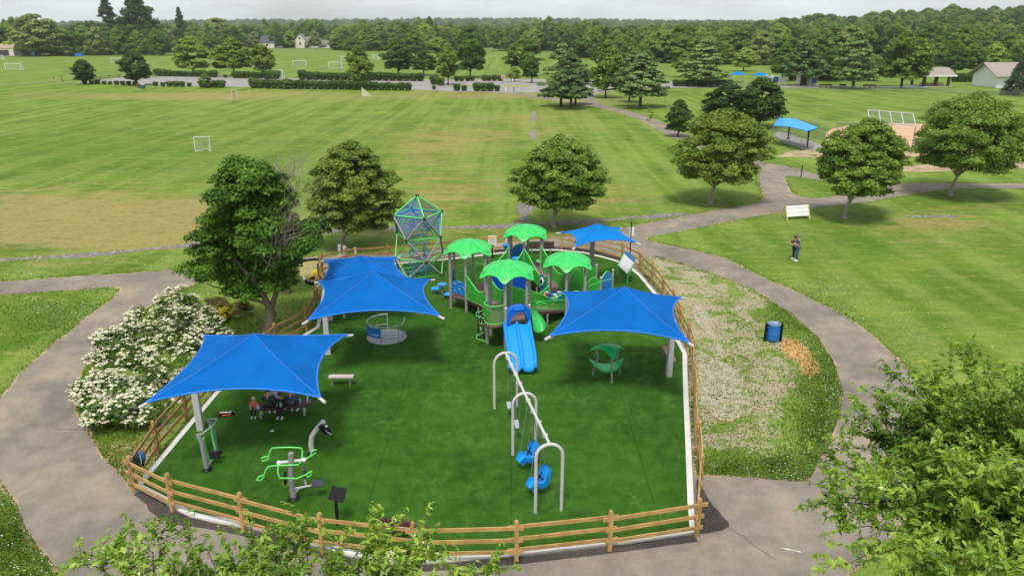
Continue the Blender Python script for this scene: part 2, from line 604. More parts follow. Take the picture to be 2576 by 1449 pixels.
def ground_material():
    n = NT('grass_ground')
    mid = n.noise(0.16, 5, 0.6)
    big = n.noise(0.035, 4, 0.6)
    streak = n.noise(0.5, 8, 0.78, stretch=(0.45, 1.3, 1), rot=R(12), dist=0.4)
    mow = n.noise(0.30, 3, 0.5, stretch=(1.5, 0.06, 1), rot=R(-28), dist=0.3)
    fine = n.noise(2.6, 6, 0.7)
    tiny = n.noise(14.0, 4, 0.75)
    tuft = n.noise(0.9, 6, 0.72, stretch=(0.55, 1.5, 1), rot=R(8), dist=0.5)
    base = n.mix(n.step(mid, 0.32, 0.68), srgb(88, 116, 38) , srgb(120, 146, 58))
    base = n.mix(n.math('MULTIPLY', n.step(mow, 0.42, 0.60), 0.46), base, srgb(152, 164, 96))
    base = n.mix(n.math('MULTIPLY', n.attr('lush'), 0.75), base, srgb(74, 114, 30))
    d = n.math('ADD', n.attr('dry'), n.math('MULTIPLY', n.math('SUBTRACT', streak, 0.5), 2.6))
    d = n.math('ADD', d, n.math('MULTIPLY', n.math('SUBTRACT', big, 0.54), 1.3))
    base = n.mix(n.math('MULTIPLY', n.step(d, 0.12, 0.75), 0.9), base, srgb(168, 146, 106))
    base = n.mix(n.math('MULTIPLY', n.step(tuft, 0.50, 0.70), 0.55), base, srgb(164, 168, 106))
    base = n.mix(n.math('MULTIPLY', n.step(tuft, 0.50, 0.32), 0.45), base, srgb(80, 108, 40))
    base = n.mix(n.math('MULTIPLY', n.step(fine, 0.40, 0.72), 0.40), base, srgb(70, 96, 36))
    base = n.mix(n.math('MULTIPLY', n.step(tiny, 0.50, 0.75), 0.45), base, srgb(152, 162, 92))
    base = n.mix(n.math('MULTIPLY', n.step(tiny, 0.50, 0.28), 0.50), base, srgb(46, 70, 24))
    base = n.mix(1.0, base, (0.85, 0.88, 0.66, 1), 'MULTIPLY')
    s1 = n.noise(0.75, 6, 0.68, dist=0.6)
    s2 = n.noise(8.0, 6, 0.75, dist=0.4)
    sm = n.math('ADD', n.attr('soil'), n.math('ADD', n.math('MULTIPLY', n.math('SUBTRACT', s1, 0.5), 2.2), n.math('MULTIPLY', n.math('SUBTRACT', s2, 0.5), 0.8)))
    smask = n.math('MULTIPLY', n.step(sm, 0.30, 0.70), n.step(n.attr('soil'), 0.02, 0.15))
    straw = n.mix(n.step(s2, 0.36, 0.64), srgb(142, 130, 104), srgb(182, 170, 142))
    base = n.mix(n.math('MULTIPLY', smask, 0.92), base, straw)
    om = n.step(n.math('ADD', n.attr('orange'), n.math('MULTIPLY', n.math('SUBTRACT', s2, 0.5), 1.2)), 0.35, 0.6)
    base = n.mix(om, base, n.mix(fine, srgb(176, 128, 82), srgb(214, 166, 116)))
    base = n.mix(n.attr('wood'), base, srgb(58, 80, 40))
    n.bump(n.math('ADD', n.math('MULTIPLY', fine, 0.6), tiny), 0.6, 0.06)
    return n.done(base, 0.95, 0.1)

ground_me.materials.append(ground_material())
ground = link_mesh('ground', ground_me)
ground['kind'] = 'structure'

# ------------------------------------------------------------------ paths
def asphalt_material(name, a, b, dark, dust, tint=(1.0, 1.0, 1.0, 1)):
    n = NT(name)
    big = n.noise(0.30, 5, 0.6, dist=0.5)
    mid = n.noise(1.3, 6, 0.7)
    fine = n.noise(28.0, 4, 0.8)
    c = n.mix(n.step(mid, 0.3, 0.7), a, b)
    c = n.mix(n.math('MULTIPLY', n.step(big, 0.50, 0.68), 0.55), c, dust)
    c = n.mix(n.math('MULTIPLY', n.step(big, 0.50, 0.34), 0.5), c, dark)
    c = n.mix(n.math('MULTIPLY', n.step(fine, 0.50, 0.72), 0.35), c, srgb(172, 165, 157))
    c = n.mix(n.math('MULTIPLY', n.step(fine, 0.50, 0.30), 0.35), c, srgb(72, 68, 66))
    c = n.mix(1.0, c, tint, 'MULTIPLY')
    n.bump(fine, 0.35, 0.01)
    return n.done(c, 0.9, 0.15)

M_ASPHALT = asphalt_material('worn_asphalt', srgb(132, 124, 113), srgb(153, 144, 131), srgb(104, 99, 93), srgb(184, 166, 140), (0.86, 0.84, 0.83, 1))
M_PARKING = asphalt_material('parking_asphalt', srgb(136, 132, 130), srgb(158, 152, 148), srgb(118, 114, 112), srgb(168, 162, 156))
M_SHOULDER = asphalt_material('path_edge_soil', srgb(150, 128, 100), srgb(182, 160, 128), srgb(112, 98, 74), srgb(196, 176, 146))
M_NEWTAR = asphalt_material('fresh_black_asphalt', srgb(52, 46, 43), srgb(74, 66, 61), srgb(40, 36, 34), srgb(96, 82, 72))

rng = random.Random(5)
def rough_edge(px, step=0.45, amp=0.07, closed=True):
    line = spline(wpx(px), step, closed)
    ph = rng.random() * 9
    return offset(line, lambda i: amp * (math.sin(i * 0.9 + ph) * 0.5 + rng.uniform(-1, 1) * 0.6), closed)

def path(name, outer, holes, z, m=None, edge=0.16):
    o = rough_edge(outer)
    hs = [rough_edge(h) for h in holes]
    sheet(name, o, z + 0.006, m or M_ASPHALT, hs)
    oo = offset(o, lambda i: edge * rng.uniform(0.2, 1.3))
    hh = [offset(h, lambda i: -edge * rng.uniform(0.2, 1.3)) for h in hs]
    sheet('path_shoulder', oo, z + 0.002, M_SHOULDER, hh)

path('path', LOOP_OUT, [VERGE_L, VERGE_R, ISLAND], 0.004)

def ribbon_path(name, px, w, z, m=None, edge=0.12):
    line = spline(wpx(px), 1.2)
    r = ribbon(line, w)
    sheet(name, r, z + 0.006, m or M_ASPHALT)
    sheet('path_shoulder', ribbon(line, w + 2 * edge), z + 0.002, M_SHOULDER)

ribbon_path('path', [(1560, 222), (1520, 229), (1490, 236), (1477, 246), (1488, 259), (1513, 269), (1575, 284), (1627, 301), (1672, 324), (1740, 356), (1830, 390), (1922, 420)], 2.7, 0.014)
ribbon_path('path', [(1130, 231), (1241, 233), (1300, 238), (1375, 248), (1450, 260), (1500, 268)], 2.2, 0.024)
ribbon_path('path', [(-60, 213), (90, 210), (200, 208), (330, 213)], 1.6, 0.024)
ribbon_path('path', [(1990, 400), (2040, 384), (2080, 392), (2150, 410), (2260, 425), (2420, 420), (2700, 415)], 3.6, 0.014, M_SHOULDER)
sheet('parking_lot', spline(wpx([(195, 206), (245, 203), (310, 196), (392, 194), (560, 191), (700, 197), (1060, 201), (1350, 200), (1500, 204), (1640, 206), (1800, 206), (1860, 214), (1800, 222), (1690, 222), (1560, 226), (1470, 232),
      (1350, 234), (1130, 230), (1030, 227), (830, 223), (640, 220), (480, 217), (390, 215), (290, 211)]), 3.0, True), 0.02, M_PARKING)
ribbon_path('road', [(-200, 139), (0, 141), (90, 141), (200, 140), (330, 137), (470, 133), (520, 130)], 4.0, 0.012, M_PARKING)
ribbon_path('road', [(700, 121.5), (900, 122), (1150, 122.5), (1320, 124), (1460, 125)], 7.0, 0.012, M_PARKING)
for u in (1175, 1290):
    sheet('grass_median', spline(wpx([(u - 45, 217), (u, 214.5), (u + 45, 217), (u + 40, 220), (u - 40, 220)]), 1.5, True), 0.05, mat('median_grass', srgb(140, 140, 80), 0.95, 0.3, 2.0))

# fresh asphalt patches against the kerb
curb_out = offset(CURB, 0.22)
for px in ([(338, 1240), (352, 1236), (424, 1273), (449, 1288), (500, 1307), (540, 1318), (470, 1322), (436, 1316), (398, 1303), (368, 1270)],
           [(1757, 1205), (1764, 1222), (1787, 1265), (1832, 1326), (1795, 1337), (1762, 1343), (1748, 1344), (1752, 1270)]):
    o = offset(spline(wpx(px), 0.2, True), lambda i: rng.uniform(-.03, .05))
    sheet('asphalt_patch', o, 0.015, M_NEWTAR)
front = [p for p in CURB[2:17]]
sheet('asphalt_patch', ribbon(offset(spline(front, 0.3), 0.30, False), 0.30), 0.0135, M_NEWTAR)
back = spline(CURB[27:34], 0.3)
sheet('asphalt_patch', ribbon(offset(back, 0.55, False), 0.9), 0.0135, M_NEWTAR)
# cracks in the path
def crack(px, w=0.03, z=0.0145):
    l = spline(wpx(px), 0.25)
    l = offset(l, lambda i: rng.uniform(-.05, .05), False)
    n_ = len(l)
    a = offset(l, lambda i: w * rng.uniform(.3, 1), False); b = offset(l, lambda i: -w * rng.uniform(.3, 1), False)
    sheet('path_crack', a + b[::-1], z, M_NEWTAR)
crack([(1832, 1327), (1870, 1350), (1900, 1375), (1960, 1410)], 0.014)
crack([(205, 1082), (290, 1080)], 0.012) ; crack([(205, 1082 - 2), (120, 1078)], 0.01)
crack([(2125, 1048), (2200, 1052), (2290, 1060)], 0.015); crack([(2060, 1175), (2150, 1160)], 0.012)
crack([(1905, 512), (1960, 508), (2040, 500)], 0.02)
crack([(1600, 640), (1618, 604)], 0.012)
chalk = sheet('chalk_mark', offset(spline(wpx([(1968, 1379), (1990, 1382), (2018, 1388.5), (2017, 1390), (1990, 1384.5), (1967, 1380.5)]), 0.05, True), lambda i: rng.uniform(-.03, .02)), 0.0185, mat('chalk', srgb(196, 192, 184), 0.95))

# ------------------------------------------------------------------ playground floor: artificial turf and concrete kerb
def turf_material():
    n = NT('artificial_turf')
    a = n.noise(0.25, 4, 0.6)
    b = n.noise(2.0, 6, 0.72)
    c = n.noise(18.0, 4, 0.8)
    d = n.noise(0.8, 8, 0.8, stretch=(1, .8, 1), rot=R(20))
    col = n.mix(n.step(a, 0.3, 0.7), srgb(46, 78, 24), srgb(62, 98, 34))
    col = n.mix(n.math('MULTIPLY', n.step(b, 0.36, 0.70), 0.5), col, srgb(80, 114, 46))
    col = n.mix(n.math('MULTIPLY', n.step(d, 0.50, 0.70), 0.5), col, srgb(104, 136, 66))
    col = n.mix(n.math('MULTIPLY', n.step(c, 0.46, 0.25), 0.6), col, srgb(18, 42, 8))
    col = n.mix(n.math('MULTIPLY', n.step(c, 0.54, 0.78), 0.4), col, srgb(96, 126, 58))
    col = n.mix(1.0, col, (0.78, 0.92, 0.68, 1), 'MULTIPLY')
    sx = n.t.nodes.new('ShaderNodeSeparateXYZ')
    n.link(n.tc.outputs['Object'], sx.inputs[0])
    pp = n.math('PINGPONG', n.math('ADD', sx.outputs[0], n.math('MULTIPLY', b, 0.05)), 2.3)
    col = n.mix(n.math('MULTIPLY', n.step(pp, 0.035, 0.012), 0.35), col, srgb(24, 48, 14))
    n.bump(n.math('ADD', b, c), 0.7, 0.04)
    return n.done(col, 0.9, 0.08)
M_TURF = turf_material()
sheet('turf', CURB, 0.035, M_TURF)
M_CURB = mat('kerb_concrete', srgb(206, 203, 196), 0.8, 0.10, 1.5, 0.2, 40)
cl = CURB + [CURB[0]]
kb = MB()
inn = offset(CURB, -0.10); outn = offset(CURB, 0.10)
n_ = len(CURB)
for i in range(n_):
    j = (i + 1) % n_
    a, b, c, d = inn[i], inn[j], outn[j], outn[i]
    kb.add([(a[0], a[1], 0.0), (b[0], b[1], 0), (c[0], c[1], 0), (d[0], d[1], 0), (a[0], a[1], .075), (b[0], b[1], .075), (c[0], c[1], .075), (d[0], d[1], .075)],
           [(4, 7, 6, 5), (0, 4, 5, 1), (3, 2, 6, 7)])
kerb = kb.build('kerb', M_CURB)
kerb['kind'] = 'structure'

# ------------------------------------------------------------------ gravel drainage strips
def gravel_material():
    n = NT('grey_stone_gravel')
    a = n.noise(1.2, 5, 0.7)
    b = n.noise(7.0, 4, 0.8)
    c = n.mix(n.step(b, 0.35, 0.65), srgb(92, 88, 84), srgb(150, 144, 136))
    c = n.mix(n.math('MULTIPLY', n.step(a, 0.52, 0.7), 0.5), c, srgb(128, 132, 86))
    n.bump(b, 0.9, 0.1)
    return n.done(c, 0.9, 0.2)
M_GRAVEL = gravel_material()
stone_pts = []
def gravel(px, w0, w1, seed):
    l = spline(wpx(px), 0.4)
    rr = random.Random(seed)
    n2 = len(l)
    wv = lambda i: (w0 + (w1 - w0) * i / n2) * (0.5 + 0.22 * math.sin(i * .37 + seed) + rr.uniform(-.14, .14))
    a = offset(l, wv, False); b = offset(l, lambda i: -wv(i), False)
    sheet('gravel_strip', a + b[::-1], 0.007, M_GRAVEL)
    for i in range(n2):
        for k in range(10):
            t = rr.random()
            stone_pts.append((a[i][0] * t + b[i][0] * (1 - t) + rr.uniform(-.3, .3), a[i][1] * t + b[i][1] * (1 - t) + rr.uniform(-.1, .1), 0.012, rr.uniform(.06, .15)))
gravel([(-120, 664), (0, 655), (130, 647), (250, 640), (350, 630), (490, 617), (620, 603), (760, 590), (900, 579), (1000, 575), (1130, 573), (1260, 570), (1400, 563), (1500, 556), (1620, 547), (1725, 539)], 0.8, 0.9, 1)
gravel([(1313, 572), (1318, 540), (1325, 512)], 1.0, .9, 2)
gravel([(1340, 352), (1341, 340), (1343, 330)], .5, .8, 3)
gravel([(1341, 306), (1342, 294), (1344, 282)], .45, .35, 4)
gravel([(2285, 546), (2340, 545), (2400, 546)], .7, .5, 5)
rs = MB()
rr = random.Random(77)
for (x, y, z, r) in stone_pts:
    a0 = rr.random() * 6.28
    pts = [(x + r * math.cos(a0 + k * 1.571) * rr.uniform(.7, 1.2), y + r * math.sin(a0 + k * 1.571) * rr.uniform(.7, 1.2), z) for k in range(4)]
    top = (x + rr.uniform(-.3, .3) * r, y + rr.uniform(-.3, .3) * r, z + r * rr.uniform(.5, .9))
    rs.add(pts + [top], [(0, 1, 4), (1, 2, 4), (2, 3, 4), (3, 0, 4)])
st = rs.build('gravel_stones', mat('gravel_stone', srgb(134, 128, 120), 0.85, 0.5, 3.0))
tag(st, 'loose grey stones lying along the drainage strip', 'gravel', kind='stuff')

# ------------------------------------------------------------------ bare infield of the ball field
M_INFIELD = asphalt_material('infield_clay', srgb(190, 150, 120), srgb(206, 166, 136), srgb(176, 136, 106), srgb(210, 178, 150))
infield = spline(wpx([(2078, 338), (2115, 320), (2180, 311), (2300, 312), (2420, 316), (2560, 330), (2680, 350), (2700, 385), (2560, 402), (2400, 400), (2250, 390), (2120, 372)]), 1.0, True)
sheet('infield', offset(infield, lambda i: rng.uniform(-.15, .15)), 0.008, M_INFIELD)
sheet('dugout_floor', wpx([(1938, 345), (1960, 330), (2060, 362), (2080, 384), (2050, 388)]), 0.012, M_PARKING)

# ================================================================== PLANTS
def leaves_mesh(name, P, N, S, m, aspect=0.55, seed=0, droop=0.0):
    """one four-sided folded leaf per point: P places, N facing, S leaf length"""
    r = np.random.default_rng(seed)
    n = len(P)
    N = N / np.maximum(np.linalg.norm(N, axis=1, keepdims=True), 1e-6)
    T = r.normal(size=(n, 3)); T[:, 2] -= droop
    T -= N * np.sum(T * N, 1, keepdims=True)
    T /= np.maximum(np.linalg.norm(T, axis=1, keepdims=True), 1e-6)
    B = np.cross(N, T)
    S = np.asarray(S).reshape(-1, 1)
    W = S * aspect * r.uniform(.75, 1.25, (n, 1)) * .5
    fold = S * r.uniform(.02, .18, (n, 1))
    base = P - T * S * .5
    tip = P + T * S * .5 - N * fold
    l = P + B * W + N * fold * .5 - T * S * .08
    q = P - B * W + N * fold * .5 - T * S * .08
    V = np.stack([base, q, tip, l], 1).reshape(-1, 3)
    me = bpy.data.meshes.new(name)
    me.vertices.add(n * 4)
    me.vertices.foreach_set('co', V.ravel().astype(np.float32))
    me.loops.add(n * 4)
    me.loops.foreach_set('vertex_index', np.arange(n * 4, dtype=np.int32))
    me.polygons.add(n)
    me.polygons.foreach_set('loop_start', np.arange(0, n * 4, 4, dtype=np.int32))
    me.polygons.foreach_set('loop_total', np.full(n, 4, np.int32))
    me.update(calc_edges=True)
    me.materials.append(m)
    return me

def unit(r, n):
    d = r.normal(size=(n, 3))
    return d / np.linalg.norm(d, axis=1, keepdims=True)

def clumps(r, c, rad, k, crad, inner=0.45, lowcut=-0.75):
    """k clump centres through an uneven ellipsoid"""
    out = []
    while len(out) < k:
        d = unit(r, 1)[0]
        if d[2] < lowcut: continue
        f = r.uniform(inner, 1.0) ** 0.6
        wob = 1 + 0.13 * math.sin(3 * d[0] + 2.1 * d[1] + c[0]) + 0.10 * math.sin(5 * d[1] - 4 * d[2] + c[1]) + r.normal() * .05
        p = np.array(c) + d * np.array(rad) * f * wob
        out.append((p, crad * r.uniform(.65, 1.3)))
    return out

def crown_clumps(r, cx, cy, zb, zt, w, k, crad, shape=(.12, .85, .5), squash=1.0):
    """clump centres filling a crown whose width follows a full, round-shouldered outline"""
    out = []
    ph = r.uniform(0, 6.28, 4)
    while len(out) < k:
        t = r.random()
        pr = math.sin(math.pi * (shape[0] + (1 - shape[0]) * t) ** shape[1]) ** shape[2]
        a = r.uniform(0, 6.28)
        wob = 1 + .10 * math.sin(2 * a + ph[0] + 3 * t) + .08 * math.sin(3 * a + ph[1] - 5 * t) + r.normal() * .04
        rad = max(w / 2 * pr * wob - crad * .8, .02)
        f = math.sqrt(r.uniform(.2, 1))
        if r.random() > .25 + .75 * pr: continue
        out.append((np.array([cx + math.cos(a) * rad * f, cy + math.sin(a) * rad * f * squash, zb + crad * .6 + (zt - zb - crad * 1.1) * t]), crad * r.uniform(.65, 1.3)))
    return out

def clump_leaves(r, cl, centre, n, leaf, flat=0.62, up=0.55, jit=0.55):
    k = len(cl)
    C = np.array([c[0] for c in cl]); Rr = np.array([c[1] for c in cl])
    w = Rr ** 2; w /= w.sum()
    i = r.choice(k, n, p=w)
    d = unit(r, n)
    d[:, 2] = np.where(d[:, 2] < -0.2, -d[:, 2] * r.uniform(-.6, 1, n), d[:, 2])
    f = r.uniform(.55, 1.08, (n, 1))
    P = C[i] + d * Rr[i][:, None] * f * np.array([1, 1, flat])
    out = P - np.array(centre)
    out /= np.maximum(np.linalg.norm(out, axis=1, keepdims=True), 1e-6)
    N = d * .7 + out * .35 + np.array([0, 0, up]) + r.normal(size=(n, 3)) * jit
    S = leaf * r.uniform(.65, 1.35, n)
    return P, N, S

def limb(mb, p0, p1, r0, r1, r, wig=0.06, n=6, seg=5):
    p0, p1 = np.array(p0, float), np.array(p1, float)
    L = np.linalg.norm(p1 - p0)
    pts = []
    for k in range(seg + 1):
        t = k / seg
        q = p0 + (p1 - p0) * t
        q[2] += L * 0.07 * math.sin(math.pi * t)
        if 0 < k < seg: q += r.normal(size=3) * wig * L * .5
        pts.append(tuple(q))
    mb.tube(pts, [r0 + (r1 - r0) * (k / seg) ** .8 for k in range(seg + 1)], n)
    return pts

M_BARK = mat('grey_brown_bark', srgb(112, 98, 84), 0.95, 0.30, 3.0, 0.8, 14)
M_BARK_DK = mat('dark_bark', srgb(74, 64, 54), 0.95, 0.30, 3.0, 0.8, 14)
M_BARK_LT = mat('smooth_grey_bark', srgb(150, 142, 130), 0.95, 0.20, 3.0, 0.5, 14)
M_DEAD = mat('dead_grey_twig', srgb(140, 128, 114), 0.95, 0.20, 3.0)

LEAF_ZELK = leaf_mat('zelkova_leaves', srgb(68, 100, 28), srgb(146, 174, 66), tip=srgb(174, 184, 84))
LEAF_ZELK_RUST = leaf_mat('zelkova_leaves_rusty', srgb(70, 100, 30), srgb(152, 170, 68), tip=srgb(194, 178, 88))
LEAF_ASH = leaf_mat('ash_leaves', srgb(46, 80, 18), srgb(108, 148, 44), tip=srgb(140, 172, 64))
LEAF_CHERRY = leaf_mat('near_tree_leaves', srgb(84, 122, 30), srgb(174, 202, 80), rough=0.4, trans=0.38, tip=srgb(232, 236, 176))
LEAF_MID = leaf_mat('park_tree_leaves', srgb(58, 90, 28), srgb(128, 160, 62), hue_obj=0.05)
LEAF_LIGHT = leaf_mat('bright_tree_leaves', srgb(82, 116, 36), srgb(158, 184, 80), hue_obj=0.03)
LEAF_PINE = leaf_mat('pine_needles', srgb(70, 102, 48), srgb(142, 166, 96), hue_obj=0.03, trans=0.15)
LEAF_DARK = leaf_mat('dark_conifer_needles', srgb(38, 58, 34), srgb(90, 110, 68), hue_obj=0.03, trans=0.1)
LEAF_HEDGE = leaf_mat('hedge_leaves', srgb(38, 62, 20), srgb(100, 134, 44), hue_obj=0.02, trans=0.15)
LEAF_WOOD = leaf_mat('far_wood_leaves', srgb(56, 84, 38), srgb(130, 156, 78), trans=0.2)
LEAF_OLIVE = leaf_mat('olive_tree_leaves', srgb(94, 112, 50), srgb(164, 178, 96), trans=0.2)
LEAF_PURPLE = leaf_mat('purple_tree_leaves', srgb(52, 38, 38), srgb(88, 64, 60), trans=0.2)

def tree_from(name, base, label, group, cl, centre, n_leaf, leaf, lm, bark, trunk, seed, flat=.62, limbs=14, cat='tree', up=.55, jit=.55, aspect=.6, droop=0.0):
    """trunk = list of (point, radius) from the ground to where the limbs spread"""
    r = np.random.default_rng(seed)
    t = thing(name, base, label, cat, group)
    mb = MB()
    mb.tube([p for p, _ in trunk], [q for _, q in trunk], 10)
    top, rt = trunk[-1]
    order = sorted(cl, key=lambda c: r.random())[:limbs]
    for c, cr in order:
        k = r.integers(max(len(trunk) - 2, 0), len(trunk))
        s, sr = trunk[k]
        pts = limb(mb, s, c, sr * r.uniform(.35, .6), .02, r)
    mb.build('trunk', bark, t, smooth=True)
    P, N, S = clump_leaves(r, cl, centre, n_leaf, leaf, flat, up, jit)
    P -= np.array(base)
    link_mesh('crown', leaves_mesh('crown', P, N, S, lm, aspect, seed, droop), t)
    return t

# ---------------------------------------------- the five round trees beyond the playground and the big one beside it
def round_tree(u, v, ul, ur, vt, vb, lm, seed, label, bark=M_BARK_LT, n=62000, multi=False):
    b = G(u, v)
    dp = depth((b.x, b.y, 4))
    w = (ur - ul) * dp / FPX
    cx = ((ul + ur) / 2 - CX) * dp / FPX
    zt = at_y(u, vt, b.y - w * 0.1).z
    zb = at_y(u, vb, b.y - w * .3).z
    r = np.random.default_rng(seed)
    rz = (zt - zb) / 2
    centre = (cx, b.y, (zt + zb) / 2)
    cl = crown_clumps(r, cx, b.y, zb, zt, w, 330, w * .075)
    h0 = max(zb * .75, 1.0)
    trunk = [((b.x, b.y, -.05), .24), ((b.x, b.y, .15), .17), ((b.x + r.normal() * .04, b.y, h0 * .6), .14), ((b.x + (cx - b.x) * .3, b.y, h0), .13), ((b.x + (cx - b.x) * .6, b.y, h0 + rz * .6), .08)]
    return tree_from('round_tree', tuple(b), label, 'round trees around the playground', cl, centre, n, .2, lm, bark, trunk, seed, limbs=34 if multi else 22)

round_tree(862, 622, 768, 1010, 356, 600, LEAF_ZELK_RUST, 11, 'round tree with yellowish top behind the net climbing tower')
round_tree(1393, 572, 1284, 1532, 346, 545, LEAF_ZELK, 12, 'round dark green tree behind the middle of the playground')
round_tree(1787, 511, 1688, 1942, 276, 472, LEAF_ZELK_RUST, 13, 'round tree with pale forked trunk left of the blue dugout roof', multi=True)
round_tree(2124, 550, 2048, 2288, 302, 508, LEAF_ZELK, 14, 'round tree beside the white plank board on the right lawn', multi=True)
round_tree(2391, 493, 2286, 2586, 236, 448, LEAF_ZELK, 15, 'largest round tree at the right edge in front of the infield', multi=True, n=76000)

def ash_tree():
    b = G(672, 838)
    r = np.random.default_rng(21)
    dp = depth((b.x, b.y, 4))
    X = lambda u: (u - CX) * dp / FPX
    Z = lambda v: at_y(0, v, b.y).z
    lobes = [(640, 480, 95, 75), (560, 560, 80, 80), (530, 640, 70, 75), (640, 640, 110, 90), (730, 520, 55, 90), (770, 620, 70, 60), (600, 720, 80, 45), (710, 690, 60, 60), (800, 600, 45, 40), (690, 440, 50, 50), (560, 690, 60, 40), (590, 570, 85, 75), (655, 560, 90, 80), (600, 640, 80, 70), (620, 460, 70, 60), (690, 600, 80, 70)]
    cl = []
    for (u, v, ru, rv) in [(652 + (q[0] - 652) * .84, q[1], q[2] * .9, q[3]) for q in lobes]:
        c = (X(u), b.y + r.uniform(-1.0, 1.0), Z(v))
        cl += clumps(r, c, ((ru - 24) * dp / FPX, 1.7, (rv - 16) * dp / FPX), 30, .52, .2, -1)
    p = lambda u, v, dy=0: (X(u), b.y + dy, Z(v))
    trunk = [((b.x, b.y, -.05), .34), ((b.x, b.y, .2), .25), (p(668, 790), .22), (p(662, 765), .2)]
    t = tree_from('ash_tree', tuple(b), 'big dark green tree with grey dead branches left of the playground', None, cl, p(650, 580), 80000, .23, LEAF_ASH, M_BARK, trunk, 21, limbs=0, aspect=.42)
    mb = MB()
    rr = np.random.default_rng(4)
    l1 = limb(mb, p(664, 775), p(640, 700, -.4), .17, .11, rr, .04); l2 = limb(mb, p(664, 780), p(700, 705, .3), .16, .1, rr, .04)
    for a, c, q in ((p(640, 700, -.4), p(600, 640, -.8), .1), (p(640, 700, -.4), p(650, 600, -.3), .1), (p(700, 705, .3), p(760, 640, .4), .09), (p(700, 705, .3), p(715, 600, .2), .09), (p(650, 600, -.3), p(640, 480), .07),
                    (p(600, 640, -.8), p(545, 600, -.8), .06), (p(655, 765), p(590, 740, -.6), .08), (p(590, 740, -.6), p(530, 700, -.8), .05), (p(760, 640, .4), p(815, 610, .3), .05)):
        limb(mb, a, c, q, q * .5, rr, .05)
    mb.build('limb', M_BARK, t, smooth=True)
    d = MB()
    for k in range(84):
        if k < 44:
            s = p(rr.uniform(690, 760), rr.uniform(440, 520), rr.uniform(-.4, .8)); e = p(rr.uniform(640, 830), rr.uniform(342, 430), rr.uniform(-.5, 1.5))
        else:
            s = p(rr.uniform(700, 745), rr.uniform(560, 640), -1.5); e = p(rr.uniform(720, 850), rr.uniform(440, 570), rr.uniform(-1.6, .4))
        limb(d, s, e, rr.uniform(.010, .022), .004, rr, .08, 4, 5)
    for k in range(14):
        limb(d, p(rr.uniform(690, 740), rr.uniform(600, 660), -1.7), p(rr.uniform(660, 760), rr.uniform(520, 600), -1.9), .025, .006, rr, .12, 4, 4)
    d.build('dead_branches', M_DEAD, t, smooth=True)
    # a second, shorter trunk stands behind it
    b2 = G(722, 738)
    c2 = (b2.x, b2.y, 3.2)
    tree_from('ash_tree', tuple(b2), 'shorter tree mostly hidden behind the big dark green tree', None, clumps(r, c2, (1.7, 1.5, 1.2), 34, .5, .3, -1), c2, 7000, .22, LEAF_ASH, M_BARK,
              [(tuple(b2), .24), ((b2.x, b2.y, 1.2), .18), ((b2.x + .1, b2.y, 2.4), .12)], 23, limbs=10, aspect=.42)
ash_tree()

# ---------------------------------------------- the two leafy trees closest to the camera
def near_tree(base, centre, rad, label, seed, n, k=150, tips=(), leaf=.125, crad=.5):
    r = np.random.default_rng(seed)
    t = thing('leafy_tree', base, label, 'tree', 'leafy trees nearest the camera')
    mb = MB()
    c = np.array(centre)
    top = c - np.array([0, 0, rad[2] * .5])
    mb.tube([(base[0], base[1], -.05), (base[0], base[1], 1.0), tuple(top)], [.22, .15, .11], 10)
    P, D = [], []
    ends = list(tips)
    while len(ends) < k:
        d = unit(r, 1)[0]
        if d[2] < -.35: continue
        f = r.uniform(.55, 1.0)
        ends.append(tuple(c + d * np.array(rad) * f * (1 + .12 * math.sin(4 * d[0] + 3 * d[1]))))
    for e in ends:
        e = np.array(e)
        s = top + (c - top) * r.uniform(0, 1.1) + (e - c) * r.uniform(.0, .35)
        pts = [np.array(q) for q in limb(mb, s, e, .03, .006, r, .05, 5, 6)]
        L = np.linalg.norm(e - s)
        # leafy shoots all along the outer part of each branch
        for q in range(int(9 + L * 5)):
            tt = r.uniform(.15, 1.0)
            i = min(int(tt * 6), 5)
            o = pts[i] + (pts[i + 1] - pts[i]) * (tt * 6 - i)
            dr = unit(r, 1)[0] * .8 + (e - s) / max(L, .1) * .7 + np.array([0, 0, .35])
            dr /= np.linalg.norm(dr)
            Ls = r.uniform(.25, .7)
            m_ = int(Ls * 42)
            mb.tube([tuple(o), tuple(o + dr * Ls * .55 + np.array([0, 0, -.03])), tuple(o + dr * Ls + np.array([0, 0, -.10]))], [.006, .004, .002], 3, caps=False)
            for w in range(m_):
                x = (w + r.random()) / m_
                P.append(o + dr * Ls * x + np.array([0, 0, -.10 * x * x]) + r.normal(size=3) * .02 + unit(r, 1)[0] * .045)
                D.append(dr)
    for e in ends[::2]:
        pass
    P = np.array(P); D = np.array(D)
    if len(P) > n:
        i = r.choice(len(P), n, replace=False); P = P[i]; D = D[i]
    N = np.array([0, 0, 1.0]) + r.normal(size=P.shape) * .55 + (P - c) / np.linalg.norm(P - c, axis=1, keepdims=True) * .4
    mb.build('branches', M_BARK_DK, t, smooth=True)
    link_mesh('crown', leaves_mesh('crown', P - np.array(base), N, leaf * r.uniform(.45, 1.5, len(P)), LEAF_CHERRY, .38, seed, droop=.9), t)
    return t

def at_dist(u, v, d):
    q = ray(u, v); q.normalize()
    return tuple(Vector((0, 0, CAM_H)) + q * d)

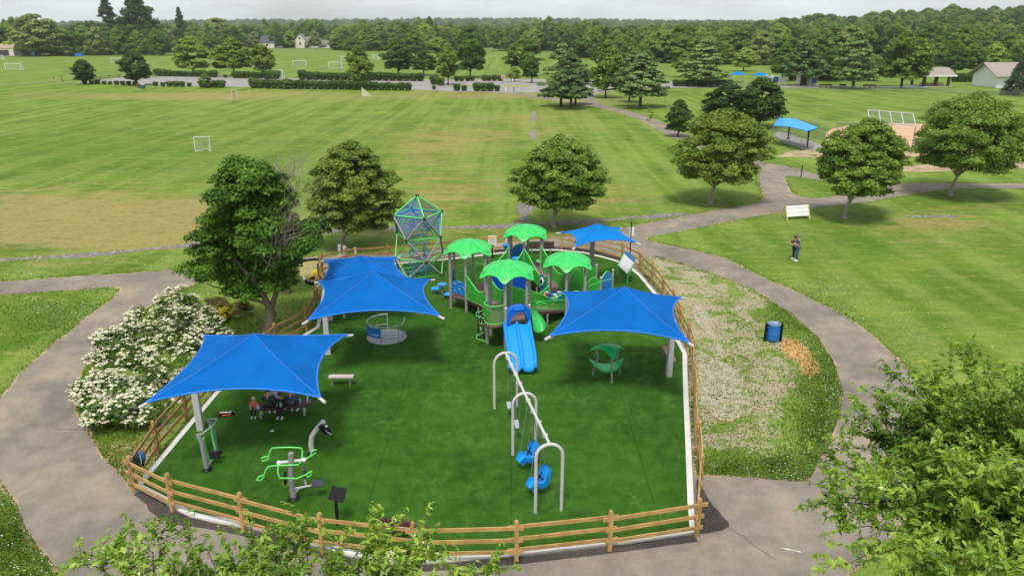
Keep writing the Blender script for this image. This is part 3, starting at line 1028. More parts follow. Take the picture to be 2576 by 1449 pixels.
cR = at_dist(2600, 1310, 14.5)
tipsR = [at_dist(u, v, d) for (u, v, d) in ((2075, 1145, 14.5), (2090, 1110, 15), (2150, 1030, 15), (2145, 1020, 15.5), (2235, 925, 16), (2300, 950, 16), (2415, 895, 16.5), (2440, 930, 16), (2540, 960, 16), (2070, 1235, 14),
                                             (2065, 1265, 14), (2110, 1330, 13.5), (2150, 1085, 15), (2200, 1000, 15.5), (2330, 985, 16), (2180, 1090, 15), (2100, 1200, 14.2), (2480, 925, 16.5), (2575, 940, 16), (2250, 1440, 12.5), (2130, 1420, 12.8), (2380, 935, 16.3))]
near_tree((cR[0] + .3, cR[1], 0), cR, (2.6, 2.5, 2.2), 'bright leafy tree filling the bottom right corner', 31, 150000, 300, tipsR)
cL = at_dist(660, 1815, 12.6)
tipsL = [at_dist(u, v, d) for (u, v, d) in ((200, 1400, 13), (250, 1380, 13), (330, 1340, 13.3), (390, 1335, 13.3), (470, 1350, 13.2), (560, 1350, 13), (640, 1340, 13.2), (780, 1310, 13.4), (770, 1345, 13.3), (870, 1345, 13), (965, 1300, 13.5), (975, 1330, 13.4), (1075, 1305, 13.6),
                                             (1085, 1350, 13.3), (1100, 1385, 13), (900, 1390, 13), (520, 1380, 13), (700, 1370, 13), (1000, 1370, 13.2), (1160, 1440, 12.6), (1235, 1430, 12.5), (840, 1410, 12.8), (300, 1400, 12.8), (420, 1390, 13), (600, 1400, 12.8), (1050, 1420, 12.8))]
near_tree((cL[0], cL[1], 0), cL, (3.1, 2.2, 2.0), 'bright leafy branches rising along the bottom edge', 32, 100000, 230, tipsL)

# ---------------------------------------------- white flowering shrub and small shrubs
def flowering_shrub():
    r = np.random.default_rng(41)
    b = G(400, 1010)
    t = thing('flowering_shrub', tuple(b), 'large shrub covered in creamy white flower heads beside the left path', 'shrub')
    mounds = [(330, 980, 2.0, 1.9), (300, 1010, 1.5, 1.5), (430, 930, 2.1, 2.1), (290, 890, 1.3, 1.5), (370, 850, 1.5, 1.8), (480, 860, 1.6, 2.1), (450, 800, 1.3, 1.9), (530, 850, 1.0, 1.5), (245, 1000, .9, 1.1), (280, 1045, .9, .9), (500, 800, 1.0, 1.6), (360, 1040, 1.3, 1.2)]
    cl = []
    for (u, v, w, h) in mounds:
        q = G(u, v + 25)
        cl += clumps(r, (q.x, q.y, h * .5), (w * .8, w * .7, h * .55), 26, .33, .5, -.6)
    P, N, S = clump_leaves(r, cl, (b.x, b.y, .6), 26000, .12, .8, .5)
    k = P[:, 2] > .02; P, N, S = P[k], N[k], S[k]
    link_mesh('foliage', leaves_mesh('foliage', P - np.array(b), N, S, leaf_mat('shrub_leaves', srgb(44, 74, 26), srgb(116, 146, 54)), .6, 1), t)
    # flat-topped flower heads: a little cushion of petals each, on the upper and outer sides
    C = np.array([c[0] for c in cl]); Rr = np.array([c[1] for c in cl])
    i = r.integers(0, len(cl), 4800)
    d = unit(r, 4800); d[:, 2] = np.abs(d[:, 2]) * .9 + .1
    d /= np.linalg.norm(d, axis=1, keepdims=True)
    H = C[i] + d * Rr[i][:, None] * np.array([1.12, 1.12, .98])
    keep = (H[:, 2] > .12) & (np.sin(H[:, 0] * 2.3 + 1) * np.sin(H[:, 1] * 1.9) + np.sin(H[:, 0] * 5 + H[:, 1] * 4) * .5 + r.normal(size=len(H)) * .5 > -.55)
    H, d = H[keep], d[keep]
    # the heads are already thinned in uneven patches by waves and noise
    pp, nn, ss = [], [], []
    for h, dd in zip(H, d):
        w = r.uniform(.055, .10)
        m_ = 9
        a = r.uniform(0, 6.28, m_); q = np.sqrt(r.random(m_)) * w
        up = np.array([dd[0] * .4, dd[1] * .4, 1.0])
        pp.append(np.stack([h[0] + np.cos(a) * q, h[1] + np.sin(a) * q, h[2] + .03 - q * q * 4 + r.normal(size=m_) * .006], 1))
        nn.append(np.tile(up, (m_, 1)) + r.normal(size=(m_, 3)) * .35)
        ss.append(r.uniform(.055, .09, m_))
    P2, N2, S2 = np.concatenate(pp), np.concatenate(nn), np.concatenate(ss)
    link_mesh('blossom', leaves_mesh('blossom', P2 - np.array(b), N2, S2, leaf_mat('cream_blossom', srgb(206, 204, 160), srgb(248, 245, 222), trans=.2), .95, 2), t)
    mb = MB()
    for c, cr in cl[::6]:
        limb(mb, (c[0] * .9 + b.x * .1, c[1] * .9 + b.y * .1, 0), c, .03, .01, r, .1, 5)
    mb.build('stems', M_BARK_DK, t, smooth=True)['kind'] = 'stuff'
flowering_shrub()

def small_shrub(u, v, w, h, label, dark, light, seed, nm='small_shrub'):
    r = np.random.default_rng(seed)
    b = G(u, v)
    t = thing(nm, tuple(b), label, 'shrub')
    c = (b.x, b.y, h * .45)
    cl = clumps(r, c, (w / 2, w / 2, h * .5), 26, w * .15, .4, -.5)
    P, N, S = clump_leaves(r, cl, c, 2600, .1, .8, .5)
    link_mesh('foliage', leaves_mesh('foliage', P - np.array(b), N, S, leaf_mat(nm + '_leaves%d' % seed, dark, light), .6, seed), t)
    mb = MB()
    for q, _ in cl[::4]: limb(mb, (b.x, b.y, 0), q, .02, .006, r, .1, 5)
    mb.build('stems', M_BARK_DK, t)['kind'] = 'stuff'
small_shrub(562, 808, 1.0, .75, 'small bright yellow shrub beside the white flowering shrub', srgb(150, 140, 30), srgb(232, 214, 60), 51)
small_shrub(600, 792, 1.5, .9, 'low brownish green shrub under the big tree', srgb(76, 74, 30), srgb(150, 136, 60), 52)
small_shrub(545, 782, 1.2, .8, 'low rusty shrub behind the white flowering shrub', srgb(84, 84, 40), srgb(140, 130, 70), 53)
small_shrub(508, 702, 1.6, 1.1, 'pale silvery shrub at the foot of the path left of the big tree', srgb(110, 124, 104), srgb(170, 178, 158), 54)

# ---------------------------------------------- park trees further off: one of each kind, then copies
def proto_round(name, seed, lm, n=11000, shape=(1, 1, 1), bark=M_BARK_DK, trunk_h=.16, k=120, leaf=.05):
    """unit tree: 1 m wide, 1 m tall"""
    r = np.random.default_rng(seed)
    c = (0, 0, trunk_h + (1 - trunk_h) * .5)
    cl = crown_clumps(r, 0, 0, trunk_h, 1.0, 1.0, k, .095)
    return tree_from(name, (0, 0, 0), 'x', None, cl, c, n, leaf, lm, bark, [((0, 0, -.01), .035), ((0, 0, .05), .026), ((0, 0, trunk_h), .02), ((0, 0, trunk_h + .25), .012)], seed, limbs=12)

def proto_pine(name, seed, lm, n=13000, taper=.75, low=.10, leaf=.042, dens=1.0, flat=.35):
    r = np.random.default_rng(seed)
    if taper < .8:
        cl = crown_clumps(r, 0, 0, low, 1.0, 1.0, 130, .085, (.16, .62, .85))
    else:
        cl = []
        k = 110
        for i in range(k):
            z = low + (1 - low) * (i / k) ** .9
            rad = .47 * (1 - ((z - low) / (1 - low)) ** 1.25 * taper) * (1 if z < .93 else .4)
            a = r.uniform(0, 6.28); f = r.uniform(.25, 1) ** .6
            cl.append((np.array([math.cos(a) * rad * f, math.sin(a) * rad * f, z - .06 * f]), .115 * (1.1 - .45 * z)))
    t = tree_from(name, (0, 0, 0), 'x', None, cl, (0, 0, .5), n, leaf, lm, M_BARK_DK, [((0, 0, -.01), .03), ((0, 0, .3), .022), ((0, 0, .96), .004)], seed, flat=flat, limbs=0, up=.8)
    mb = MB()
    for c, cr in cl[::2]: limb(mb, (0, 0, c[2] - .03), c, .006, .002, r, .04, 4, 3)
    mb.build('limb', M_BARK_DK, t)
    return t

PROTO = {
    'round': proto_round('leafy_tree', 101, LEAF_MID), 'round2': proto_round('leafy_tree', 102, LEAF_MID, k=95), 'light': proto_round('leafy_tree', 103, LEAF_LIGHT),
    'tall': proto_round('leafy_tree', 104, LEAF_MID, trunk_h=.12, k=130), 'olive': proto_round('leafy_tree', 105, LEAF_OLIVE, trunk_h=.1),
    'pine': proto_pine('pine_tree', 106, LEAF_PINE, taper=.72), 'pine2': proto_pine('pine_tree', 107, LEAF_PINE, taper=.62, low=.16), 'cone': proto_pine('conifer_tree', 108, LEAF_DARK, taper=.95, low=.05, flat=.8), 'spruce': proto_pine('spruce_tree', 109, LEAF_DARK, taper=.9, low=.04, dens=.8),
    'purple': proto_round('leafy_tree', 110, LEAF_PURPLE, trunk_h=.1),
    'dark': proto_round('leafy_tree', 111, leaf_mat('dark_tree_leaves', srgb(36, 62, 22), srgb(88, 120, 46), hue_obj=0.03, trans=0.2), trunk_h=.1, k=140),
}
used = set()
trng = random.Random(9)
def plant(kind, u, v, ul, ur, vt, label, group='trees across the park', deep=1.0):
    b = G(u, v)
    b.z = float(terrain(b.x, b.y))
    dp = depth(b)
    w = (ur - ul) * dp / FPX
    cx = ((ul + ur) / 2 - CX) * dp / FPX
    h = at_y(u, vt, b.y).z - b.z
    p = PROTO[kind]
    loc = (cx, b.y, b.z - .05)
    sc = (w * 1.0, w * 1.0 * deep, h * 1.02)
    rz = trng.uniform(0, 6.28)
    if kind not in used:
        used.add(kind)
        KIDS.setdefault(p.name, list(p.children))
        for ch in p.children: KIDS[ch.name] = []
        p.location = loc; p.scale = sc; p.rotation_euler = (0, 0, rz)
        p['label'] = label; p['group'] = group
        return p
    return copy_tree(p, loc, rz, sc, label, group)

for a in [
    ('dark', 214, 213, 183, 247, 150, 'small dark tree at the left end of the parking lot bush row'),
    ('dark', 345, 215, 303, 386, 127, 'dark green tree by the recycling bins at the parking lot'),
    ('light', 518, 222, 500, 536, 187, 'small sapling among the clipped bushes of the left parking lot'),
    ('light', 722, 224, 700, 745, 198, 'low sapling in front of the long front hedge'),
    ('light', 490, 191, 433, 541, 94, 'leftmost of three round trees beyond the parking lot'),
    ('round', 583, 193, 538, 642, 96, 'middle of three round trees beyond the parking lot'),
    ('round2', 661, 195, 622, 702, 112, 'rightmost of three round trees beyond the parking lot'),
    ('round', 903, 192, 872, 932, 115, 'tree half hidden behind the tree in the middle of the long hedges'),
    ('round2', 912, 224, 874, 946, 143, 'tree growing between the two long hedges'),
    ('dark', 1002, 190, 958, 1046, 96, 'dark oval tree at the right end of the long back hedge'),
    ('round', 1060, 190, 1030, 1102, 128, 'brownish tree between the oval tree and the tall tree'),
    ('light', 1075, 150, 1010, 1080, 78, 'bright tree clump behind the dark oval tree'),
    ('light', 1100, 145, 1060, 1140, 95, 'pale tree behind the brownish tree in the middle'),
    ('round2', 1128, 214, 1093, 1162, 118, 'mid green tree on the parking lot island'),
    ('tall', 1183, 196, 1138, 1228, 70, 'tall bright tree right of the parking lot island'),
    ('light', 1302, 192, 1268, 1368, 92, 'bright spreading tree left of the pines'),
    ('round2', 1340, 210, 1312, 1362, 140, 'slim tree in front of the bright spreading tree'),
    ('light', 1268, 206, 1275, 1312, 168, 'young tree beside the red and white road sign'),
    ('pine', 1408, 268, 1352, 1470, 106, 'left pine of the clump where the path forks'),
    ('pine2', 1428, 275, 1380, 1492, 118, 'right pine of the clump where the path forks'),
    ('pine', 1452, 264, 1400, 1495, 150, 'rear pine of the clump where the path forks'),
    ('tall', 1524, 247, 1474, 1572, 106, 'leafy tree with dark trunk inside the bend of the path'),
    ('pine2', 1613, 271, 1536, 1684, 130, 'broad dark pine inside the bend of the path'),
    ('pine', 1582, 258, 1545, 1620, 112, 'slender pine behind the broad dark pine'),
    ('light', 1622, 215, 1588, 1640, 105, 'bright tree top showing behind the broad dark pine'),
    ('pine', 1785, 218, 1700, 1835, 98, 'pine at the corner of the far parking lot'),
    ('round', 1720, 195, 1685, 1760, 135, 'leafy tree left of the pine at the far parking lot'),
    ('light', 1862, 180, 1835, 1905, 122, 'pale tree over the small blue shade tents'),
    ('dark', 1705, 345, 1668, 1742, 250, 'dark small tree left of the blue dugout'),
    ('dark', 1830, 315, 1756, 1900, 208, 'left one of the two dark windswept trees behind the dugout'),
    ('dark', 1905, 322, 1840, 1978, 194, 'right one of the two dark windswept trees behind the dugout'),
    ('pine2', 2015, 218, 1958, 2072, 98, 'left pine at the far playground'),
    ('round', 1965, 205, 1930, 2005, 112, 'leafy tree behind the left pine at the far playground'),
    ('round', 2092, 205, 2045, 2120, 125, 'leafy tree between the pines at the far playground'),
    ('pine', 2147, 224, 2078, 2212, 78, 'tallest pine at the far playground'),
    ('tall', 2262, 222, 2198, 2335, 82, 'big round tree beside the open pavilion'),
    ('light', 2195, 205, 2170, 2225, 140, 'bright tree behind the tallest far pine'),
    ('round', 2400, 192, 2368, 2432, 118, 'left tree of the group behind the pavilion'),
    ('round2', 2440, 192, 2412, 2478, 110, 'middle tree of the group behind the pavilion'),
    ('light', 2490, 190, 2458, 2528, 108, 'right tree of the group behind the pavilion'),
    ('cone', 2553, 240, 2518, 2590, 152, 'dark cone shaped tree in front of the building at the right edge'),
    ('cone', 1650, 146, 1640, 1672, 107, 'dark rounded evergreen beyond the far field'),
    ('cone', 1545, 140, 1530, 1555, 118, 'small dark evergreen beyond the far field'),
    ('cone', 1720, 150, 1705, 1750, 112, 'second dark rounded evergreen beyond the far field'),
    ('spruce', 290, 133, 238, 330, -6, 'tall thin conifer in the left tree line'),
    ('dark', 362, 130, 306, 408, -12, 'huge dark leafy tree in the left tree line'),
    ('cone', 332, 136, 290, 372, 76, 'rounded evergreen in front of the huge dark tree'),
    ('olive', 88, 142, 30, 168, 36, 'wide olive green tree beside the shed'),
    ('dark', 215, 130, 178, 252, 58, 'dark tree behind the blue bin'),
    ('spruce', 460, 122, 438, 484, 18, 'lone spruce standing above the left wood'),
    ('light', 425, 124, 395, 462, 78, 'bright low tree right of the huge dark tree'),
    ('olive', 552, 118, 500, 604, 46, 'broad olive tree behind the three round trees'),
    ('light', 730, 122, 712, 748, 78, 'tree left of the grey roofed house'),
    ('olive', 792, 122, 774, 812, 78, 'tree in front of the right end of the grey roofed house'),
    ('purple', 950, 118, 925, 985, 72, 'dark purple tree in the far wood'),
    ('olive', 622, 116, 604, 648, 84, 'russet tree beside the white gabled house'),
    ('light', 862, 122, 845, 885, 84, 'pale tree right of the utility pole'),
    ('pine', 905, 121, 885, 930, 76, 'first evergreen right of the grey roofed house'),
    ('round', 1450, 128, 1430, 1480, 84, 'light leafed tree behind the pine clump'),
]:
    plant(*a)

def sapling(u, v, vt, label, leafy):
    b = G(u, v)
    h = at_y(u, vt, b.y).z
    t = thing('sapling', tuple(b), label, 'sapling')
    mb = MB()
    r = np.random.default_rng(int(u))
    mb.tube([(b.x, b.y, -.05), (b.x + .03, b.y, h * .5), (b.x, b.y, h)], [.035, .025, .008], 6)
    ends = []
    for k in range(7):
        z = h * (.45 + .08 * k)
        e = (b.x + r.normal() * h * .1, b.y + r.normal() * h * .1, z + h * .12)
        limb(mb, (b.x, b.y, z), e, .012, .004, r, .05, 4, 3); ends.append((np.array(e), .28))
    mb.build('trunk', M_DEAD, t)
    if leafy:
        P, N, S = clump_leaves(r, ends, (b.x, b.y, h * .8), 500, .16)
        link_mesh('crown', leaves_mesh('crown', P - np.array(b), N, S, LEAF_LIGHT, .6, 3), t)
    s = MB(); s.tube([(b.x + .2, b.y, 0), (b.x + .2, b.y, h * .45)], .025, 6)
    s.build('stake', mat('pale_wood_stake', srgb(190, 178, 150), .9), t)
sapling(1572, 305, 240, 'bare staked sapling by the far path', False)
sapling(1632, 332, 280, 'leafy staked sapling by the far path', True)

# ---------------------------------------------- clipped bushes and hedges by the parking lot
def proto_bush(seed, wide):
    r = np.random.default_rng(seed)
    t = thing('clipped_bush', (0, 0, 0), 'x', 'bush')
    n = 1500
    d = unit(r, n)
    k = np.array([.5, .5, .5])
    P = np.sign(d) * np.abs(d) ** .62 * k
    P *= r.uniform(.86, 1.03, (n, 1))
    P[:, 2] += .5
    P[:, :2] *= (.62 + .38 * np.minimum(P[:, 2:3] / .6, 1))
    N = d * 1.0 + np.array([0, 0, .3]) + r.normal(size=(n, 3)) * .5
    link_mesh('foliage', leaves_mesh('foliage', P, N, .13 * r.uniform(.7, 1.3, n), LEAF_HEDGE, .7, seed), t)
    mb = MB()
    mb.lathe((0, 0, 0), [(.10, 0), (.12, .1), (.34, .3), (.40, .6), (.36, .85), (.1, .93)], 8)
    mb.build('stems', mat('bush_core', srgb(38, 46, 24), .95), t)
    return t
BUSH = [proto_bush(201, 1), proto_bush(202, 1), proto_bush(203, 1)]
for p in BUSH:
    KIDS[p.name] = list(p.children)
    for c in p.children: KIDS[c.name] = []
bcount = [0]
ORD = ['first', 'second', 'third', 'fourth', 'fifth', 'sixth', 'seventh', 'eighth', 'ninth', 'tenth', 'eleventh', 'twelfth', 'thirteenth', 'fourteenth', 'fifteenth', 'sixteenth', 'seventeenth', 'eighteenth', 'nineteenth', 'twentieth',
       'twenty-first', 'twenty-second', 'twenty-third', 'twenty-fourth', 'twenty-fifth']
row_n = {}
def bush(u, v, wpx_, hpx, label, group, wide=1.0):
    if 'single' not in group:
        n_ = row_n.get(group, 0); row_n[group] = n_ + 1
        label = ORD[n_] + ' ' + label
    b = G(u, v)
    dp = depth(b)
    k = bcount[0] % 3
    w = wpx_ * dp / FPX
    h = at_y(u, v - hpx, b.y).z
    sc = (w, w * wide, h)
    if bcount[0] < 3:
        o = BUSH[k]; o.location = b; o.scale = sc; o['label'] = label; o['group'] = group
    else:
        copy_tree(BUSH[k], tuple(b), trng.uniform(-.3, .3), sc, label, group)
    bcount[0] += 1
z1 = lambda x, y: (x / 3.019 * .7757, y / 3.019 * .7757)
L1 = 'small round bush from the left in the row left of the parking lot tree'
for (x, y, s) in [(830, 824, 44), (898, 828, 36), (955, 828, 46), (1022, 830, 36), (1080, 832, 34), (1143, 834, 42), (1203, 836, 42), (1263, 838, 42), (1328, 840, 42)]:
    bush(*z1(x, y), s * .257 * 1.1, s * .257, L1, 'spaced bushes left of the parking lot')
L2 = 'bush from the left in the spaced row in front of the left lot'
for (x, y, s) in [(1525, 846, 44), (1597, 848, 40), (1660, 850, 52), (1723, 852, 58), (1785, 853, 54), (1856, 852, 42)]:
    bush(*z1(x, y), s * .257 * 1.1, s * .257, L2, 'spaced bushes in front of the left lot')
L3 = 'bush from the left in the group of four behind the small sapling'
for (x, y, s) in [(1985, 858, 62), (2050, 860, 62), (2110, 860, 70), (2167, 861, 76)]:
    bush(*z1(x, y), s * .257 * 1.1, s * .257, L3, 'group of four bushes')
L4 = 'bush from the left in the row beneath the three round trees'
for (x, y, s) in [(1550, 746, 72), (1605, 748, 66), (1655, 750, 64), (1713, 752, 56), (1760, 752, 56), (1815, 754, 54), (1868, 754, 50), (1925, 756, 66), (1985, 758, 72), (2040, 758, 56), (2095, 760, 70), (2208, 764, 32),
                  (2310, 768, 70), (2365, 769, 70), (2418, 768, 70)]:
    bush(*z1(x, y), s * .257 * 1.1, s * .257, L4, 'bush row beneath the three round trees')
z2 = lambda x, y: ((800 + x / 3.019) * .7757, y / 3.019 * .7757)
for (x, y, s) in [(70, 770, 64), (130, 772, 66), (200, 776, 80), (255, 776, 84), (288, 776, 80)]:
    bush(*z2(x, y), s * .257 * 1.1, s * .257, L4, 'bush row beneath the three round trees')
L5 = 'bush from the left in the long hedge along the parking lot front'
for k in range(24):
    x = 75 + k * 65.5
    big = 100 if k == 0 else (84 if k < 19 else 76)
    bush(*z2(x, 866 + k * 1.0), (90 if k == 0 else 76) * .257, big * .257 * trng.uniform(.95, 1.08), L5, 'long front hedge', 1.2)
L6 = 'bush from the left in the long hedge behind the parking lot'
for k in range(18):
    x = 545 + k * 68
    bush(*z2(x, 784 + k * .8), 82 * .257, (100 if k == 0 else 78) * .257 * trng.uniform(.95, 1.08), L6, 'long back hedge', 1.2)
L7 = 'large bush from the left in the row right of the long front hedge'
for (x, y, s) in [(2058, 893, 70), (2130, 893, 58), (2255, 895, 84), (2320, 896, 84), (2385, 896, 84), (2452, 896, 58)]:
    bush(*z2(x, y), s * .257, s * .257, L7, 'bushes right of the long front hedge')
L8 = 'bush from the left in the row at the foot of the tall bright tree'
for (x, y, s) in [(2055, 800, 54), (2105, 800, 54), (2165, 798, 54), (2210, 796, 50), (2328, 796, 60), (2372, 796, 54), (2425, 796, 60), (2480, 796, 56), (1840, 832, 90), (1900, 842, 80), (1835, 880, 40)][:8]:
    bush(*z2(x, y), s * .257, s * .257, L8, 'bushes at the foot of the tall bright tree')
for (x, y, s) , lb in zip([(1840, 832, 90), (1900, 842, 80), (1835, 880, 40)], ['large loose bush left on the parking lot island', 'large loose bush right on the parking lot island', 'small bush in front of the parking lot island']):
    bush(*z2(x, y), s * .257, s * .257, lb, 'single bushes on the parking lot island')
L9 = 'bush from the left in the dark hedge beside the far parking lot'
for k in range(10):
    bush(1700 + k * 15, 218, 17, 17, L9, 'dark hedge at the far lot', 1.3)
L10 = 'bush from the left in the dark hedge behind the pavilion'
for k in range(11):
    bush(2398 + k * 10.5, 207, 12, 22, L10, 'dark hedge behind the pavilion', 1.5)
bush(2470, 208, 16, 14, 'small round bush in front of the dark hedge by the pavilion', 'single bush by the pavilion')
L11 = 'bush from the left in the hedge along the far playground'
for k in range(16):
    bush(1990 + k * 14 , 203, 15, 13, L11, 'hedge along the far playground', 1.3)

# ---------------------------------------------- the far wood: a mass of crowns nobody could count, grown on points
def grown_on_points(name, pts, crown, label):
    """one object: crowns of one kind standing on many points; pts rows: x, y, z, width, height, turn"""
    me = bpy.data.meshes.new(name)
    me.from_pydata([tuple(p[:3]) for p in pts], [], [])
    at = me.attributes.new('size', 'FLOAT_VECTOR', 'POINT')
    at.data.foreach_set('vector', np.array([(p[3], p[3], p[4]) for p in pts], np.float32).ravel())
    ar = me.attributes.new('turn', 'FLOAT_VECTOR', 'POINT')
    ar.data.foreach_set('vector', np.array([(0, 0, p[5]) for p in pts], np.float32).ravel())
    o = link_mesh(name, me)
    ng = bpy.data.node_groups.new('crowns_on_points', 'GeometryNodeTree')
    ng.interface.new_socket('Geometry', in_out='INPUT', socket_type='NodeSocketGeometry')
    ng.interface.new_socket('Geometry', in_out='OUTPUT', socket_type='NodeSocketGeometry')
    gi = ng.nodes.new('NodeGroupInput'); go = ng.nodes.new('NodeGroupOutput')
    ip = ng.nodes.new('GeometryNodeInstanceOnPoints')
    ob = ng.nodes.new('GeometryNodeObjectInfo'); ob.inputs['Object'].default_value = crown
    ob.inputs['As Instance'].default_value = True
    s1 = ng.nodes.new('GeometryNodeInputNamedAttribute'); s1.data_type = 'FLOAT_VECTOR'; s1.inputs['Name'].default_value = 'size'
    s2 = ng.nodes.new('GeometryNodeInputNamedAttribute'); s2.data_type = 'FLOAT_VECTOR'; s2.inputs['Name'].default_value = 'turn'
    er = ng.nodes.new('FunctionNodeEulerToRotation')
    ng.links.new(gi.outputs[0], ip.inputs['Points'])
    ng.links.new(ob.outputs['Geometry'], ip.inputs['Instance'])
    ng.links.new(s1.outputs[0], ip.inputs['Scale'])
    ng.links.new(s2.outputs[0], er.inputs[0])
    ng.links.new(er.outputs[0], ip.inputs['Rotation'])
    ng.links.new(ip.outputs[0], go.inputs[0])
    m = o.modifiers.new('crowns', 'NODES'); m.node_group = ng
    return tag(o, label, 'wood', kind='stuff')

def wood():
    r = np.random.default_rng(301)
    spots = []
    for u in np.arange(-120, 1500, 13):           # left and middle edge of the wood, then rows behind it
        for row in range(5):
            y = 565 + row * 36 + r.uniform(-20, 20) + (95 if 596 < u < 850 or 1185 < u < 1250 else 0)
            x = (u + r.uniform(-9, 9) - CX) / FPX * (y * cp + 4)
            spots.append((x, y, r.uniform(9, 19), (11 + 9 * r.random() ** 1.5) * (1 + .05 * row) * (1 + .22 * math.sin(u * .013) * math.sin(u * .031))))
    for u in np.arange(-160, 430, 15):            # nearer on the far left
        for row in range(2):
            y = 470 + row * 40 + r.uniform(-16, 20)
            spots.append(((u - CX) / FPX * y * .955, y, r.uniform(10, 17), r.uniform(11, 19)))
    for u in np.arange(1425, 2800, 13):           # right: the foot of the slope and up over it
        for row in range(12):
            y = 362 + row * 44 + r.uniform(-22, 22) - (u - 1430) * .02 + 70 * max(0, (1750 - u) / 320)
            x = (u + r.uniform(-9, 9) - CX) / FPX * (y * cp + 4)
            spots.append((x, y, r.uniform(9, 18), 10 + 8 * r.random() ** 1.4))
    for k in range(2400):                         # hills at the horizon
        y = 800 + 2700 * r.random() ** .9
        x = r.uniform(-.85, .85) * y
        spots.append((x, y, r.uniform(18, 30) * (1 + y / 5000), r.uniform(15, 22)))
    kinds = ('round', 'light', 'round2', 'pine2', 'olive', 'cone', 'tall', 'dark')
    pick = r.choice(8, len(spots), p=[.22, .20, .19, .09, .07, .01, .08, .14])
    labels = {'round': 'mid green leafy trees massed through the far wood', 'light': 'bright leafy trees scattered through the far wood', 'round2': 'rounded leafy trees massed through the far wood and hills',
              'pine2': 'dark pines scattered through the far wood', 'olive': 'olive green trees scattered through the far wood', 'cone': 'dark cone shaped evergreens scattered in the far wood', 'tall': 'tall leafy trees standing through the far wood', 'dark': 'darkest leafy trees massed through the far wood'}
    for q, kd in enumerate(kinds):
        pts = [(x, y, float(terrain(x, y)) - h * (.16 if kd != 'cone' else .02), w * (.6 if kd in ('cone',) else 1), h * 1.1, r.uniform(0, 6.28)) for i, (x, y, w, h) in enumerate(spots) if pick[i] == q]
        crown = [c for c in PROTO[kd].children if c.name.startswith('crown')][0]
        grown_on_points('wood', pts, crown, labels[kd])
wood()

# ---------------------------------------------- clover flowers and grass tufts in the lawns
def clover():
    r = np.random.default_rng(401)
    patches = [(60, 1290, 40, 60, 200), (70, 1400, 40, 30, 140), (110, 770, 70, 10, 260), (190, 800, 60, 14, 260), (250, 730, 40, 8, 160), (60, 690, 80, 7, 220), (320, 665, 120, 8, 260), (470, 655, 60, 6, 160), (560, 740, 60, 25, 350),
               (2060, 1080, 35, 70, 420), (2080, 870, 25, 60, 300), (1960, 1190, 60, 14, 320), (2100, 960, 18, 50, 300), (2010, 720, 120, 12, 300), (2180, 790, 80, 20, 300), (1850, 630, 90, 10, 140), (2260, 780, 200, 80, 500), (1900, 455, 14, 25, 140), (2040, 470, 30, 12, 60),
               (2450, 560, 200, 30, 260), (700, 900, 90, 60, 260), (560, 900, 30, 20, 90), (215, 1075, 12, 14, 60), (130, 1410, 20, 20, 90), (2300, 860, 60, 30, 160), (1700, 470, 150, 30, 200), (1140, 440, 200, 50, 240)]
    P = []
    for (u, v, su, sv, n) in patches:
        for k in range(int(n * .45)):
            q = G(u + r.normal() * su, v + r.normal() * sv)
            P.append((q.x, q.y, .03 + r.random() * .03))
    P = np.array(P)
    uu, vv = project(P[:, 0], P[:, 1], 0 * P[:, 0])
    keep = (~inside(LOOP_OUT, uu, vv)) | inside(VERGE_L, uu, vv) | inside(VERGE_R, uu, vv) | inside(ISLAND, uu, vv)
    P = P[keep]
    N = np.array([0, -.3, 1.0]) + r.normal(size=P.shape) * .3
    o = link_mesh('clover_flowers', leaves_mesh('clover_flowers', P, N, r.uniform(.02, .045, len(P)), mat('clover_white', srgb(232, 234, 222), .8), 1.0, 8))
    tag(o, 'tiny white clover flowers scattered in the lawns', 'clover', kind='stuff')
    # tufts of longer grass along path edges and in the verges
    T = []
    for line, w, n in ((wpx(LOOP_OUT), .28, 16000), (wpx(VERGE_R), .28, 7000), (wpx(VERGE_L), .28, 6000), (wpx(ISLAND), .25, 2000)):
        L = spline(line, .2, True)
        for k in range(n):
            p = L[r.integers(0, len(L))]
            T.append((p[0] + r.normal() * w, p[1] + r.normal() * w))
    for (u, v, su, sv, n) in [(2070, 1020, 45, 110, 9000), (1930, 1180, 110, 22, 5000), (2000, 800, 70, 40, 3000), (150, 790, 150, 50, 5000), (60, 1350, 70, 90, 6000), (300, 1120, 60, 70, 3000), (600, 820, 130, 90, 6000), (1850, 950, 90, 170, 6000)]:
        for k in range(n):
            q = G(u + r.normal() * su, v + r.normal() * sv); T.append((q.x, q.y))
    T = np.array(T)
    uu, vv = project(T[:, 0], T[:, 1], 0 * T[:, 0])
    on_path = inside(LOOP_OUT, uu, vv) & ~(inside(VERGE_L, uu, vv) | inside(VERGE_R, uu, vv) | inside(ISLAND, uu, vv))
    inplay = inside(CURB, T[:, 0], T[:, 1])
    T = T[~on_path & ~inplay & (T[:, 1] > 8) & (T[:, 1] < 120)]
    P = np.concatenate([T, r.uniform(.02, .05, (len(T), 1))], 1)
    N = np.stack([r.normal(size=len(T)), r.normal(size=len(T)), .35 + 0 * T[:, 0]], 1)
    o = link_mesh('grass', leaves_mesh('grass', P, N, r.uniform(.07, .15, len(P)), leaf_mat('grass_blades', srgb(64, 96, 28), srgb(132, 156, 62), trans=.25), .35, 9))
    tag(o, 'longer grass tufts along the path edges and verges', 'grass', kind='stuff')
clover()

